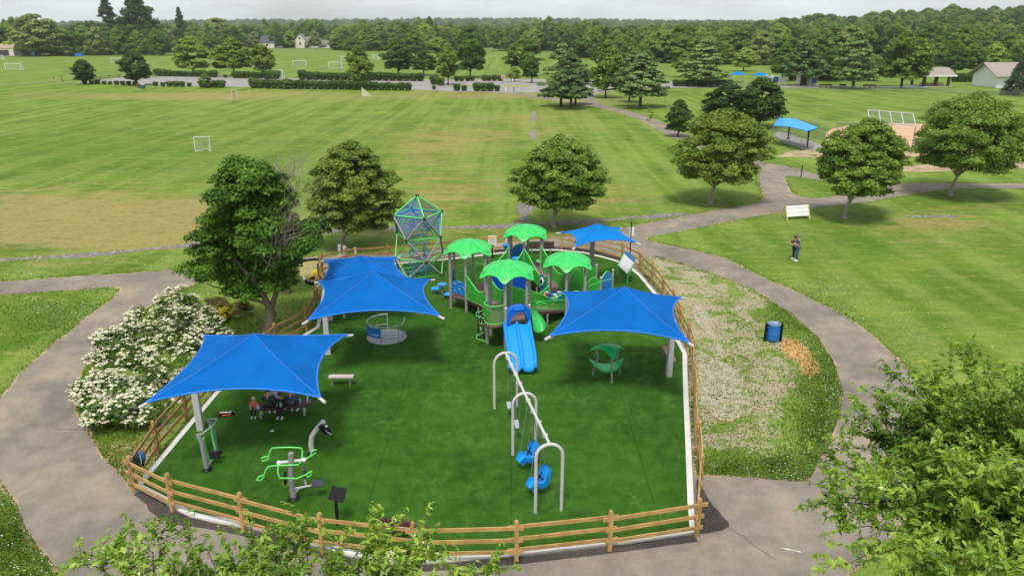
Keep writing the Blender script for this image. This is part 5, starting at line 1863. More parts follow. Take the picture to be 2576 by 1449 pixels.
    for k in range(5): cb.tube([V3(m_ + Vector((-.14, 0, 0)), .2 + k * .26), V3(m_ + Vector((.14, 0, 0)), .2 + k * .26)], .02, 5)
    cb.build('climber', M_BLACK, t)
    cr = random.Random(2)
    for k in range(14):
        MB().ball((m_.x + cr.uniform(-.16, .16), m_.y - .05, cr.uniform(.2, 1.35)), .03, 6, 4).build('climbing_pebble', M_CAP, t)
    for z in (.25, 1.45):
        MB().tube([V3(a + Vector((-.05, 0, 0)), z), V3(m_ + Vector((-.22, -.1, 0)), z), V3(m_ + Vector((-.2, -.3, 0)), z - .1), V3(b + Vector((0, 0, 0)), z - .12)], .02, 6).build('grab_loop', M_GREEN_TUBE, t)
    # -------- tall blue wave wall standing in the middle
    cy = (A.y + D.y) / 2 - .4
    x0, x1 = -1.05, .72
    P = [[Vector((x0 + (x1 - x0) * i / 16, cy - .25 * math.sin(math.pi * i / 16), zz if zz < 1 else zz + .22 * (1 - i / 16) ** 2)) for i in range(17)] for zz in (.25, 2.42)]
    ww = MB().grid(P); ww.grid([[p + Vector((0, .05, 0)) for p in P[1]], [p + Vector((0, .05, 0)) for p in P[0]]]); ww.grid([P[1], [p + Vector((0, .05, 0)) for p in P[1]]])
    wv = ww.build('wave_wall', M_BLUE_DK, t, smooth=True)
    for k in range(3):
        MB().tube([p + Vector((0, -.02, -.12 - k * .14)) for p in P[1]], .014, 5).build('wave_line', mat('pale_blue_line', srgb(150, 200, 240), .5), wv)
    for (u_, mm, rr) in ((.62, M_GREEN_DK, .2), (.2, M_BLUE_MD, .26)):
        p = Vector((x0 + (x1 - x0) * u_, cy - .3, 1.05))
        MB().tube([p + Vector((rr * math.cos(q * .524), 0, rr * math.sin(q * .524))) for q in range(12)], .035, 6, closed=True).build('play_wheel', mm, wv)
        MB().tube([p - Vector((rr, 0, 0)), p + Vector((rr, 0, 0))], .02, 5).build('wheel_spoke', mm, wv)
    for xx in (x0 - .06, x1 + .06):
        MB().tube([(xx, cy, -.02), (xx, cy, 2.5)], .05, 8).build('wall_post', M_TAUPE, t)
    # -------- entry ramp from tower D to the right
    e0, e1 = hv(D, 2), hv(D, 3)
    dr = ((e0 + e1) / 2 - D); dr.z = 0; dr.normalize()
    f0, f1 = e0 + dr * 3.0, e1 + dr * 3.0
    q = [V3(e0, .5), V3(e1, .5), V3(f1, .10), V3(f0, .10)]
    MB().add(q + [p - Vector((0, 0, .06)) for p in q], [(3, 2, 1, 0), (4, 5, 6, 7), (0, 1, 5, 4), (1, 2, 6, 5), (2, 3, 7, 6), (3, 0, 4, 7)]).build('ramp', M_DECK, t)
    m0, m1 = e0.lerp(f0, .55), e1.lerp(f1, .55)
    wavy(e1, m1, .5, .28, hump(1.45, .85)); wavy(m1, f1, .28, .1, hump(1.4, .9))
    wavy(e0, m0, .5, .28, hump(1.15, .75)); wavy(m0, f0, .28, .1, hump(1.35, .8), 'panel', M_BLUE_MD)
    for p, h in ((m0, 1.35), (m1, 1.6), (f0, 1.45), (f1, 1.55)):
        pp = MB().tube([V3(p, -.02), V3(p, h)], .062, 10).build('post', M_TAUPE, t, smooth=True)
        MB().lathe((p.x, p.y, h), [(.068, 0), (.068, .03), (.03, .06)], 10).build('post_cap', M_CAP, pp)
    MB().tube([V3(e0, 1.25), V3(m0, 1.1), V3(f0, .95)], .03, 7).build('handrail', M_GREEN_TUBE, t)
    # round portholes set into the ramp panels
    pp = hv(C, 0).lerp(hv(D, 4), .74)
    nn = Vector((-.92, -.39, 0))
    for k, (s, z) in enumerate(((.74, 1.12), (.74, .85))):
        pass
    P0 = pp + nn * .05
    tang = (hv(D, 4) - hv(C, 0)).normalized()
    MB().add([V3(P0 + tang * .3 * math.cos(i * .3927), 1.12 + .55 * math.sin(i * .3927)) for i in range(16)], [tuple(range(16))]).build('blue_oval', M_BLUE_MD, t)
    MB().tube([V3(P0 + nn * .03 + tang * .17 * math.cos(i * .524), 1.22 + .2 * math.sin(i * .524)) for i in range(12)], .04, 6, closed=True).build('porthole_ring', M_WHITE, t)
    MB().ball(V3(P0 + nn * .02, 1.22), .12, 8, 5).build('porthole', M_BLACK, t)
    return A, B, C, D
TA, TB, TC, TD = play_structure()

# ------------------------------------------------------------------ stepping pods
def pod(u, v, h, label, group='blue stepping pods'):
    g = G(u, v)
    t = thing('stepping_pod', tuple(g), label, 'stepping pod', group)
    MB().tube([(g.x, g.y, 0), (g.x, g.y, h)], .06, 10).build('stand', M_STEEL, t, smooth=True)
    MB().lathe((g.x, g.y, h), [(.05, -.06), (.22, -.03), (.27, .02), (.25, .06), (.12, .08), (.02, .08)], 18).build('step', M_BLUE, t, smooth=True)
pod(1096, 741, .35, 'lower blue pod beside the left tower of the play structure')
pod(1113, 742, .62, 'taller blue pod beside the left tower of the play structure')
pod(1128, 750, .22, 'lowest blue pod almost under the left tower')
pod(1343, 828, .35, 'blue pod nearest the big slide')
pod(1340, 812, .3, 'middle blue pod right of the big slide')
pod(1352, 802, .38, 'rear blue pod right of the big slide')

# ------------------------------------------------------------------ net climbing tower
def climber():
    c = Vector(G(1055, 697)); c = Vector((G(1056, 690).x, 45.2, 0))
    t = thing('net_climbing_tower', (c.x, c.y, 0), 'tall net climbing tower with green and grey poles and brown ball joints', 'climbing tower')
    RR = 1.52
    zs = [.08, 1.15, 2.5, 3.85]
    ring = []
    for i, z in enumerate(zs):
        off_ = R(-90) + (R(22) if i % 2 else R(-22))
        ring.append([Vector((c.x + RR * math.cos(off_ + k * math.pi / 2), c.y + RR * math.sin(off_ + k * math.pi / 2), z)) for k in range(4)])
    apex = Vector((c.x, c.y, 4.95))
    def pole(a, b, r, m, nm): MB().tube([a, b], r, 8).build(nm, m, t, smooth=True)
    for rg in ring + [[apex]]:
        for p in rg: MB().ball(p, .115, 12, 8).build('ball_joint', M_BALL, t, smooth=True)
    for i in range(4):
        for k in range(4):
            pole(ring[i][k], ring[i][(k + 1) % 4], .042, M_GREEN_TUBE, 'green_pole')
    for k in range(4): pole(ring[3][k], apex, .042, M_GREEN_TUBE, 'green_pole')
    for i in range(3):
        for k in range(4):
            lo = ring[i][k]
            ups = (ring[i + 1][k], ring[i + 1][(k - 1) % 4]) if i % 2 == 0 else (ring[i + 1][k], ring[i + 1][(k + 1) % 4])
            for j, upn in enumerate(ups):
                grey = (k == 0) or (k == 1 and j == (1 if i % 2 == 0 else 0)) or (k == 3 and j == 0 and i == 0)
                pole(lo, upn, .058 if grey else .036, M_STEEL if grey else M_GREEN_TUBE, 'grey_pole' if grey else 'green_pole')
    # mesh panels round the upper cell
    for k in range(4):
        a, b = ring[3][k], ring[3][(k + 1) % 4]
        MB().add([a, b, apex], [(0, 1, 2)]).build('mesh_panel', M_NET_DARK if k == 0 else M_NET_BLUE, t)
        lo = ring[2][k]
        ups = (ring[3][k], ring[3][(k + 1) % 4]) if 2 % 2 else (ring[3][k], ring[3][(k - 1) % 4])
        MB().add([lo, ups[0], ups[1]], [(0, 1, 2)]).build('mesh_panel', M_NET_BLUE, t)
        nx2 = ring[2][(k + 1) % 4]
        MB().add([lo, nx2, ups[0]], [(0, 1, 2)]).build('mesh_panel', M_NET_DARK, t)
        if k in (1, 2, 3):
            for q0, q1 in ((ring[2][k], ring[3][k]), (ring[3][k], ring[3][(k + 1) % 4])):
                d = (c - (q0 + q1) / 2); d.z = 0; d.normalize()
                MB().tube([q0 + d * .09 - Vector((0, 0, .05)), q1 + d * .09 - Vector((0, 0, .05))], .05, 6).build('blue_sleeve', M_BLUE_MD, t)
    # inner rope net
    rr = random.Random(8)
    ropes = MB()
    knots = []
    for z in np.linspace(.3, 3.6, 9):
        lv = []
        for k in range(7):
            a = k / 7 * 6.283 + z
            q = .25 + .45 * abs(math.sin(z * 1.7 + k))
            lv.append(Vector((c.x + q * math.cos(a) + rr.uniform(-.1, .1), c.y + q * math.sin(a) + rr.uniform(-.1, .1), z + rr.uniform(-.12, .12))))
        knots.append(lv)
    for i, lv in enumerate(knots):
        for k in range(7):
            ropes.tube([lv[k], lv[(k + 1) % 7]], .016, 4)
            if i + 1 < len(knots): ropes.tube([lv[k], knots[i + 1][(k + rr.randint(0, 1)) % 7]], .016, 4)
    for i in range(4):
        for p in ring[i]:
            ropes.tube([p, knots[min(i * 2 + 1, 8)][rr.randint(0, 6)]], .016, 4)
    for k in range(4):
        for s in (.25, .5, .75):
            ropes.tube([ring[0][k].lerp(ring[0][(k + 1) % 4], s), knots[0][(k * 2) % 7]], .016, 4)
    o = ropes.build('rope_net', M_ROPE, t)
    o['kind'] = 'stuff'
climber()

# ------------------------------------------------------------------ merry-go-round
def carousel():
    c = G(973, 850)
    t = thing('merry_go_round', tuple(c), 'low wheelchair merry-go-round with grey floor and blue side panel', 'merry-go-round')
    rad = .98
    MB().lathe((c.x, c.y, .03), [(.02, 0), (rad - .02, 0), (rad, .03), (rad - .01, .06), (rad - .06, .065), (.02, .065)], 40).build('floor_disc', mat('grey_disc', srgb(168, 168, 164), .7, .06, 3), t, smooth=True)
    arc = lambda a0, a1, z, n=20, r_=rad - .06: [Vector((c.x + r_ * math.cos(R(a0 + (a1 - a0) * i / n)), c.y + r_ * math.sin(R(a0 + (a1 - a0) * i / n)), z)) for i in range(n + 1)]
    top = arc(385, 95, .92, 34)
    MB().tube([top[0] - Vector((0, 0, .0))] + top, .026, 8).build('top_rail', M_STEEL_LT, t, smooth=True)
    MB().tube([Vector((top[-1].x, top[-1].y, .1)), top[-1]], .026, 8).build('end_post', M_STEEL_LT, t)
    MB().tube(arc(95, 165, .38), .022, 7).build('low_rail', M_STEEL_LT, t)
    MB().tube(arc(270, 372, .30), .018, 7).build('low_rail', M_STEEL, t)
    for a in (150, 182, 264, 318, 340, 372):
        p = arc(a, a, 0, 1)[0]
        MB().tube([(p.x, p.y, .09), (p.x, p.y, .92)], .02, 7).build('rail_post', M_STEEL, t)
    P = [arc(188, 262, z, 16, rad - .02) for z in (.36, .84)]
    m = MB().grid(P); m.grid([arc(188, 262, z, 16, rad - .05) for z in (.84, .36)])
    m.grid([P[1], arc(188, 262, .84, 16, rad - .05)])
    pn = m.build('side_panel', M_BLUE_MD, t, smooth=True)
    for k in range(7):
        a = 204 + k * 8.2
        p = arc(a, a, .52, 1, rad - .012)[0]
        r_ = .012 + .006 * k
        ta = Vector((-math.sin(R(a)), math.cos(R(a)), 0))
        MB().add([p + ta * r_ * math.cos(q * .524) + Vector((0, 0, r_ * math.sin(q * .524))) for q in range(12)], [tuple(range(12))]).build('white_dot', M_WHITE, pn)
carousel()

# ------------------------------------------------------------------ green leaf shelter seat
def leaf_shelter():
    c = G(1528, 950)
    t = thing('leaf_seat_shelter', tuple(c), 'green three pointed leaf seat with matching leaf roof on curved grey legs', 'play seat')
    angs = [R(-80), R(28), R(160)]
    def leaf(zc, rad, lift, m, nm, th=.06, dome=.0):
        n, k = 60, 8
        def pt(a, s, low):
            dl = min(min(abs((a - b + math.pi) % (2 * math.pi) - math.pi) for b in angs), R(60))
            e = (.5 / math.cos(R(60) - dl)) ** 1.2
            q = (e - .435) / .565
            e = min(e, .93)
            rr = rad * e * s
            z = zc + lift * max(q, 0) ** 1.2 * s ** 2.4 + dome * (1 - s * s)
            return (c.x + rr * math.cos(a), c.y + rr * math.sin(a), z - (th if low else 0))
        top = [[pt(6.28319 * j / n, max(i / k, .002), False) for j in range(n + 1)] for i in range(k + 1)]
        low = [[pt(6.28319 * j / n, max(i / k, .002), True) for j in range(n + 1)] for i in range(k, -1, -1)]
        return MB().grid(top + low).build(nm, m, t, smooth=True)
    leaf(.50, .92, .34, M_KELLY, 'leaf_seat')
    leaf(1.48, .88, -.28, M_KELLY, 'leaf_roof', dome=.10)
    for a in angs:
        d = Vector((math.cos(a), math.sin(a), 0))
        MB().tube([V3(c + d * .64, 0), V3(c + d * .66, .2), V3(c + d * .58, .42), V3(c + d * .54, .6)], .045, 8).build('leg', M_STEEL, t, smooth=True)
        MB().tube([V3(c + d * .54, .6), V3(c + d * .46, .9), V3(c + d * .54, 1.2), V3(c + d * .60, 1.36)], .045, 8).build('roof_support', M_STEEL, t, smooth=True)
leaf_shelter()

# ------------------------------------------------------------------ swings
def swings():
    legs = [((1250 - 6, 1030), (1300, 1024)), ((1290, 1146), (1347, 1140)), ((1347, 1291), (1412, 1285))]
    t = thing('swing_frame', tuple(G(1347, 1291)), 'grey swing frame with three round arches and one long top beam', 'swing set')
    H = 2.45
    tops = []
    for (l, r_) in legs:
        a, b = G(*l), G(*r_)
        c = (a + b) / 2
        h = (b - a) / 2
        rad = h.length
        pts = [V3(a, -.02), V3(a, H - rad)] + [V3(c - h * math.cos(math.pi * i / 14), H - rad + rad * math.sin(math.pi * i / 14)) for i in range(1, 14)] + [V3(b, H - rad), V3(b, -.02)]
        MB().tube(pts, .055, 10).build('arch', M_STEEL_LT, t, smooth=True)
        tops.append(V3(c, H))
    MB().tube([tops[0], tops[1], tops[2]], .05, 10).build('top_beam', M_STEEL_LT, t, smooth=True)
    d = (tops[2] - tops[0]).normalized(); s = Vector((-d.y, d.x, 0))
    hang = []
    for seg, fr in ((0, (.14, .34, .56, .78)), (1, (.16, .38, .60, .84))):
        for f in fr:
            p = tops[seg].lerp(tops[seg + 1], f)
            MB().box(p - Vector((0, 0, .01)), (.16, .05, .12), math.atan2(s.y, s.x)).build('hanger', M_STEEL_LT, t)
            hang.append(p)
    for k, nm in ((0, 'belt swing seat nearest the slide'), (2, 'belt swing seat next to the middle arch')):
        p, q = hang[k], hang[k + 1]
        sw = thing('belt_swing', (p.x, p.y, .5), 'grey ' + nm, 'swing', 'grey belt swings')
        for e in (p, q):
            MB().tube([e - Vector((0, 0, .05)), V3(p.lerp(q, .5) + (e - p.lerp(q, .5)) * .8, .62)], .014, 5).build('chain', M_CHAIN, sw)
        a, b = p + (q - p) * .1, q + (p - q) * .1
        P = [[V3(a.lerp(b, i / 8) + s * w, .60 - .14 * math.sin(math.pi * i / 8)) for i in range(9)] for w in (-.08, .08)]
        m = MB().grid(P); m.grid([[x - Vector((0, 0, .025)) for x in P[1]], [x - Vector((0, 0, .025)) for x in P[0]]])
        m.build('seat', mat('grey_rubber', srgb(150, 158, 168), .6), sw, smooth=True)
    for k, nm, tilt in ((4, 'rear blue moulded swing chair', .25), (6, 'front blue moulded swing chair', -.1)):
        p, q = hang[k], hang[k + 1]
        c = p.lerp(q, .5)
        c = Vector((c.x - .05, c.y, 0)) - s * .05
        sw = thing('adaptive_swing', (c.x, c.y, .5), nm + ' with high back and harness', 'swing', 'blue moulded swing chairs')
        f = (-s * .86 + d * .35).normalized() if s.x > 0 else (s * .86 + d * .35).normalized()      # facing left
        f = Vector((-.86, -.5, 0)).normalized()
        w = Vector((-f.y, f.x, 0))
        prof = [(x * .68, .45 + (z - .45) * .62) for x, z in [(-.52, 1.30), (-.46, 1.10), (-.36, .80), (-.22, .52), (-.05, .46), (.16, .52), (.30, .58), (.40, .44), (.50, .34)]]
        P = []
        for i, (x, z) in enumerate(prof):
            hw_ = (.13, .21, .24, .25, .25, .24, .22, .18, .15)[i] * .86
            ed = .10
            nxt = prof[min(i + 1, len(prof) - 1)]; prv = prof[max(i - 1, 0)]
            tx, tz = nxt[0] - prv[0], nxt[1] - prv[1]
            L = math.hypot(tx, tz)
            nx2, nz2 = -tz / L, tx / L
            if nz2 < 0: nx2, nz2 = -nx2, -nz2
            row = []
            for (y, up) in ((-1.0, -.06), (-1.06, ed), (-.86, ed + .02), (-.7, .02), (0, 0), (.7, .02), (.86, ed + .02), (1.06, ed), (1.0, -.06)):
                pt = c + f * (x + nx2 * up) + w * (y * hw_)
                row.append(V3(pt, z + nz2 * up))
            P.append(row)
        m = MB().grid(P)
        m.grid([[x - Vector((0, 0, .05)) - f * .03 for x in (row[0], row[4], row[8])] for row in P[::-1]])
        m.build('moulded_seat', M_BLUE, sw, smooth=True)
        hb = MB().tube([V3(c - f * .24, .84) + f * .09, V3(c - f * .12, .64) + f * .08, V3(c + f * .02, .56)], .022, 6)
        hb.tube([V3(c - f * .08 + w * .2, .66), V3(c - f * .08 - w * .2, .66)], .028, 6)
        hb.build('harness', M_BLACK, sw)
        for e, at in ((p, -1), (q, 1)):
            hi = V3(c - f * .35 + w * .16 * at, .94)
            lo = V3(c + f * .18 + w * .19 * at, .60)
            MB().tube([e - Vector((0, 0, .05)), hi], .013, 5).build('chain', M_CHAIN, sw)
            MB().tube([e - Vector((0, 0, .05)), lo], .013, 5).build('chain', M_CHAIN, sw)
swings()

# ------------------------------------------------------------------ outdoor gym
def base_ring(c, t, r_=.17):
    MB().lathe((c.x, c.y, .03), [(.02, 0), (r_, 0), (r_ + .01, .03), (r_ - .05, .07), (.10, .10), (.02, .10)], 18).build('base_cover', M_BLACK, t, smooth=True)

def gym():
    # walker with two posts
    a, b = G(521, 1184), G(546, 1142)
    t = thing('air_walker', tuple(a), 'grey two post walking trainer with green swing arms near the left fence', 'gym machine')
    lean = Vector((-.06, 0, 0))
    for p in (a, b):
        base_ring(p, t)
        MB().tube([V3(p, 0), V3(p + lean * .4, .7), V3(p + lean * .8, 1.15), V3(p + lean * 2.2, 1.44)], [.085, .08, .08, .075], 12).build('post', M_STEEL, t, smooth=True)
    m_ = (a + b) / 2
    MB().tube([V3(a + lean * 1.9 + Vector((.05, 0, 0)), 1.40), V3(a.lerp(b, .5) + Vector((.10, 0, 0)), 1.37), V3(b + Vector((.16, -.15, 0)), 1.38), V3(b + Vector((.18, 0, 0)), 1.43), V3(b + lean * 1.6, 1.42)], .025, 8).build('handlebar', M_STEEL_LT, t, smooth=True)
    for p, s in ((a, .12), (b, -.14)):
        dy = (b - a).normalized() * s
        MB().tube([V3(p + dy + lean * .5, 1.20), V3(p + dy * 1.4, .75), V3(p + dy * 1.4 + Vector((.05, 0, 0)), .32)], .04, 8).build('swing_arm', M_GREEN_TUBE, t, smooth=True)
        MB().ball(V3(p + dy * .8 + lean * .5, 1.20), .07, 10, 6).build('hub', M_GREEN_TUBE, t, smooth=True)
    for s in (.38, .62):
        q = a.lerp(b, s)
        MB().box((q.x + .12, q.y, .30), (.46, .17, .06), 0).build('foot_plate', M_BLACK, t, bevel=.02)
    MB().tube([V3(a, .12), V3(a.lerp(b, .5) + Vector((.1, 0, 0)), .26)], .035, 7).build('brace', M_STEEL_LT, t)
    # press machine
    c = G(740, 1257)
    t = thing('chest_press', tuple(c), 'grey press trainer with bright green bent handles and black seats', 'gym machine')
    base_ring(c, t, .19)
    MB().tube([V3(c, 0), V3(c + Vector((-.03, 0, 0)), .6), V3(c + Vector((.0, .0, 0)), 1.1), V3(c + Vector((.06, .0, 0)), 1.75)], [.10, .095, .09, .085], 14).build('post', M_STEEL, t, smooth=True)
    MB().tube([(c.x - .34, c.y - .05, 1.42), (c.x + .42, c.y + .12, 1.42)], .05, 10).build('axle', M_STEEL_LT, t, smooth=True)
    for x in (-.34, .42): MB().ball((c.x + x, c.y + (.12 if x > 0 else -.05), 1.42), .075, 10, 6).build('axle_cap', M_WHITE, t, smooth=True)
    def bend(pts, nm='handle'):
        MB().tube([Vector((c.x + x, c.y + y, z)) for x, y, z in pts], .024, 8).build(nm, M_GREEN_TUBE, t, smooth=True)
    bend([(-.98, .28, 1.40), (-.78, .32, 1.44), (-.72, .34, 1.6), (-.66, .34, 1.72), (-.1, .36, 1.74), (.30, .34, 1.72), (.34, .30, 1.6), (.34, .10, 1.40), (.28, -.08, 1.36), (-.4, -.12, 1.36), (-.66, -.14, 1.34), (-.76, -.16, 1.2), (-.80, -.2, 1.08), (-.98, -.24, 1.02)])
    bend([(-.98, .28, 1.40), (-1.0, .27, 1.28), (-.84, .27, 1.32), (-.76, .30, 1.40)])
    bend([(-.98, -.24, 1.02), (-1.06, -.26, .92), (-.9, -.24, .90), (-.80, -.2, 1.02)])
    bend([(-.36, -.05, 1.40), (-.34, -.25, 1.18), (-.28, -.3, 1.02), (.26, -.3, 1.0), (.56, -.26, 1.12), (.74, -.24, 1.24)])
    bend([(.56, -.26, 1.12), (.58, -.26, 1.02), (.70, -.25, 1.08), (.74, -.24, 1.24)])
    bend([(.42, .12, 1.42), (.6, .14, 1.52), (.82, .16, 1.66), (.84, .16, 1.76), (.72, .15, 1.76), (.62, .14, 1.54)])
    MB().tube([(c.x, c.y, .42), (c.x + .62, c.y + .08, .50)], .035, 8).build('seat_bar', M_STEEL_LT, t, smooth=True)
    MB().tube([(c.x + .05, c.y, .25), (c.x + .2, c.y + .02, .43)], .025, 6).build('brace', M_STEEL_LT, t)
    MB().tube([(c.x + .42, c.y + .06, .48), (c.x + .36, c.y + .08, .95)], .028, 7).build('back_bar', M_STEEL_LT, t)
    MB().box((c.x + .78, c.y + .10, .56), (.38, .34, .07), .2).build('seat', M_DKGREY, t, bevel=.03)
    MB().box((c.x + .40, c.y + .06, .98), (.08, .24, .34), .1).build('backrest', M_DKGREY, t, bevel=.03)
    MB().box((c.x - .22, c.y + .02, .80), (.07, .22, .40), .1).build('side_pad', M_BLACK, t, bevel=.03)
    # hand crank
    c = G(786, 1142)
    t = thing('arm_bike', tuple(c), 'grey bent post arm bike with black crank box', 'gym machine')
    base_ring(c, t, .17)
    MB().tube([V3(c, 0), V3(c + Vector((-.02, 0, 0)), .42), V3(c + Vector((.04, 0, 0)), .72), V3(c + Vector((.22, -.02, 0)), 1.0), V3(c + Vector((.52, -.05, 0)), 1.36)], [.095, .095, .095, .095, .09], 14).build('post', M_STEEL_LT, t, smooth=True)
    q = c + Vector((.54, -.08, 1.08))
    m = Matrix.Rotation(R(-42), 3, 'Y')
    MB().box(q, (.26, .20, .46), m=m).build('crank_box', M_BLACK, t, bevel=.08)
    MB().ball(q + Vector((.10, -.10, .16)), .05, 8, 5).build('dial', M_WHITE, t)
    MB().tube([q + Vector((.08, -.12, 0)), q + Vector((.12, -.2, 0)), q + Vector((.30, -.22, -.12))], .022, 7).build('crank_arm', M_STEEL, t)
    MB().tube([q + Vector((.28, -.22, -.14)), q + Vector((.34, -.24, -.20))], .04, 8).build('crank_handle', M_BLACK, t)
    # black tilted information panel
    c = G(850, 1322)
    t = thing('information_panel', tuple(c), 'black tilted information panel on a post inside the front fence', 'sign')
    MB().tube([V3(c, 0), V3(c + Vector((0, 0, 0)), .8), V3(c + Vector((.03, .08, 0)), 1.0)], .05, 10).build('post', M_BLACK, t, smooth=True)
    mm = Matrix.Rotation(R(-22), 3, 'Z') @ Matrix.Rotation(R(-42), 3, 'X')
    MB().box(V3(c + Vector((.04, .12, 0)), 1.06), (.54, .04, .42), m=mm).build('panel', M_BLACK, t, bevel=.01)
gym()

# ------------------------------------------------------------------ benches and small things on the turf
def slab_bench(a, b, h, w, th, m, legm, label, nm='bench', back=False, slats=1):
    a, b = Vector(a), Vector(b)
    d = (b - a).normalized(); s = Vector((-d.y, d.x, 0))
    t = thing(nm, (a.x, a.y, 0), label, 'bench')
    for k in range(slats):
        o = s * ((k - (slats - 1) / 2) * w / slats)
        MB().beam(V3(a + o, h), V3(b + o, h), w / slats - .015, th).build('seat_plank' if slats > 1 else 'seat', m, t, bevel=.01)
    for f in (.14, .86):
        for sg in (-1, 1):
            q = a.lerp(b, f) + s * w * .36 * sg
            MB().tube([V3(q, 0), V3(q, h - th / 2)], .032, 8).build('leg', legm, t)
    if back:
        for k in range(4):
            MB().beam(V3(a + s * (w * .55 + .03 * k), h + .12 + .11 * k), V3(b + s * (w * .55 + .03 * k), h + .12 + .11 * k), .03, .09).build('back_slat', m, t)
        for f in (.14, .86):
            q = a.lerp(b, f) + s * w * .55
            MB().tube([V3(q - s * .05, h), V3(q + s * .1, h + .52)], .025, 6).build('back_support', legm, t)
    return t
slab_bench(G(829, 969), G(891, 969), .42, .30, .07, mat('weathered_white_plank', srgb(190, 176, 168), .7), M_STEEL, 'low white plank balance bench in the middle of the turf', slats=1)
fam_a, fam_b = G(637, 1052), G(788, 1040)
slab_bench(fam_a, fam_b, .45, .46, .06, M_MAROON, M_STEEL_LT, 'maroon bench under the front left sail with the family on it', slats=3)
b0, b1 = G(968, 1352), G(1078, 1366)
slab_bench(b1, b0, .44, .40, .05, M_MAROON, M_BLACK, 'maroon slatted bench against the front fence', back=True, slats=4)
slab_bench(G(1393, 638), G(1330, 638), .44, .42, .05, M_MAROON, M_STEEL, 'maroon bench at the back fence behind the rear tower', back=True, slats=4)
slab_bench(G(1672, 892), G(1690, 930), .44, .34, .05, mat('pinkish_bench', srgb(150, 110, 108), .7), M_STEEL, 'short bench half hidden under the right sail', slats=2)

def petal_toy():
    c = G(866, 802)
    t = thing('petal_toy', tuple(c), 'pale two petal toy on a short post under the merry-go-round sail', 'play toy')
    MB().tube([V3(c, 0), V3(c, .45)], .06, 8).build('post', M_STEEL_LT, t)
    for sx in (-1, 1):
        P = [[Vector((c.x + sx * (.05 + .34 * i / 5), c.y + (j - 2) * .07 * math.sin(math.pi * (i + .6) / 6.2), .5 + .16 * (i / 5) ** 1.5)) for j in range(5)] for i in range(6)]
        m = MB().grid(P); m.grid([[p - Vector((0, 0, .03)) for p in r_] for r_ in P[::-1]])
        m.build('petal', M_WHITE, t, smooth=True)
petal_toy()

def music_panel():
    c = G(1565, 708)
    t = thing('music_panel', tuple(c), 'white sloping chime panel in a green tube frame by the back right kerb', 'play panel')
    p0, p1 = G(1552, 690), G(1578, 716)
    d = (p1 - p0).normalized()
    for p in (p0, p1):
        MB().tube([V3(p, 0), V3(p, .55), V3(p + Vector((.40, .2, 0)) * .3, .72), V3(p + Vector((.40, .28, 0)), 1.30)], .04, 8).build('frame_tube', M_KELLY, t, smooth=True)
    P = [[V3(p0.lerp(p1, .05 + .9 * j / 6) + Vector((.40, .28, 0)) * (i / 6), .66 + .62 * i / 6 - .05 * math.sin(math.pi * i / 6)) for j in range(7)] for i in range(7)]
    m = MB().grid(P); m.grid([[q - Vector((0, 0, .03)) for q in r_] for r_ in P[::-1]])
    m.build('chime_panel', M_WHITE, t, smooth=True)
    P = [[V3(p0.lerp(p1, .05 + .9 * j / 6) + Vector((.40, .28, 0)) * (1.02 + .2 * i / 3), 1.29 + .16 * i / 3 + .06 * math.sin(j / 6 * 3.14) * i / 3) for j in range(7)] for i in range(4)]
    m = MB().grid(P); m.grid([[q - Vector((0, 0, .03)) for q in r_] for r_ in P[::-1]])
    m.build('top_sign', M_BLUE_MD, t, smooth=True)
music_panel()

for k, (u, v, h) in enumerate(((857, 668, 1.35), (869, 670, 1.30), (896, 666, 1.10))):
    g = G(u, v)
    t = thing('chime_post', tuple(g), ['tallest', 'middle', 'shortest'][k] + ' of three pale posts standing behind the rear left sail', 'post', 'pale posts behind the rear sail')
    MB().box((g.x, g.y, h / 2 + .02), (.16, .12, h), .2).build('post', M_STEEL_LT, t, bevel=.01)
    MB().box((g.x, g.y, h + .03), (.18, .14, .03), .2).build('cap', M_CAP, t)

def scooter():
    c = G(565, 1046)
    t = thing('toy_scooter', tuple(c), 'red and white toy scooter lying on the turf', 'scooter')
    a, b = V3(c, .07), V3(c + Vector((.42, .10, 0)), .09)
    MB().beam(a + Vector((-.1, -.12, 0)), b + Vector((-.15, -.16, 0)), .12, .035).build('deck', M_RED, t, bevel=.01)
    MB().tube([a + Vector((-.22, .1, .02)), a + Vector((.34, .14, .04))], .028, 8).build('stem', M_WHITE, t)
    MB().tube([a + Vector((-.24, .0, .03)), a + Vector((-.2, .22, .03))], .024, 7).build('handlebar', M_RED, t)
    for p in (a + Vector((.3, .1, .02)), a + Vector((-.12, -.14, .02)), b + Vector((-.05, -.1, 0))):
        MB().tube([p - Vector((0, .02, 0)), p + Vector((0, .02, 0))], .06, 12).build('wheel', M_BLACK, t)
scooter()
g = G(684, 1089)
t = thing('paper_cup', tuple(g), 'crumpled white paper cup lying on the turf', 'cup')
MB().tube([V3(g, .07) - Vector((.05, 0, 0)), V3(g, .08) + Vector((.06, .03, 0))], [.03, .045], 10).build('cup', M_WHITE, t)

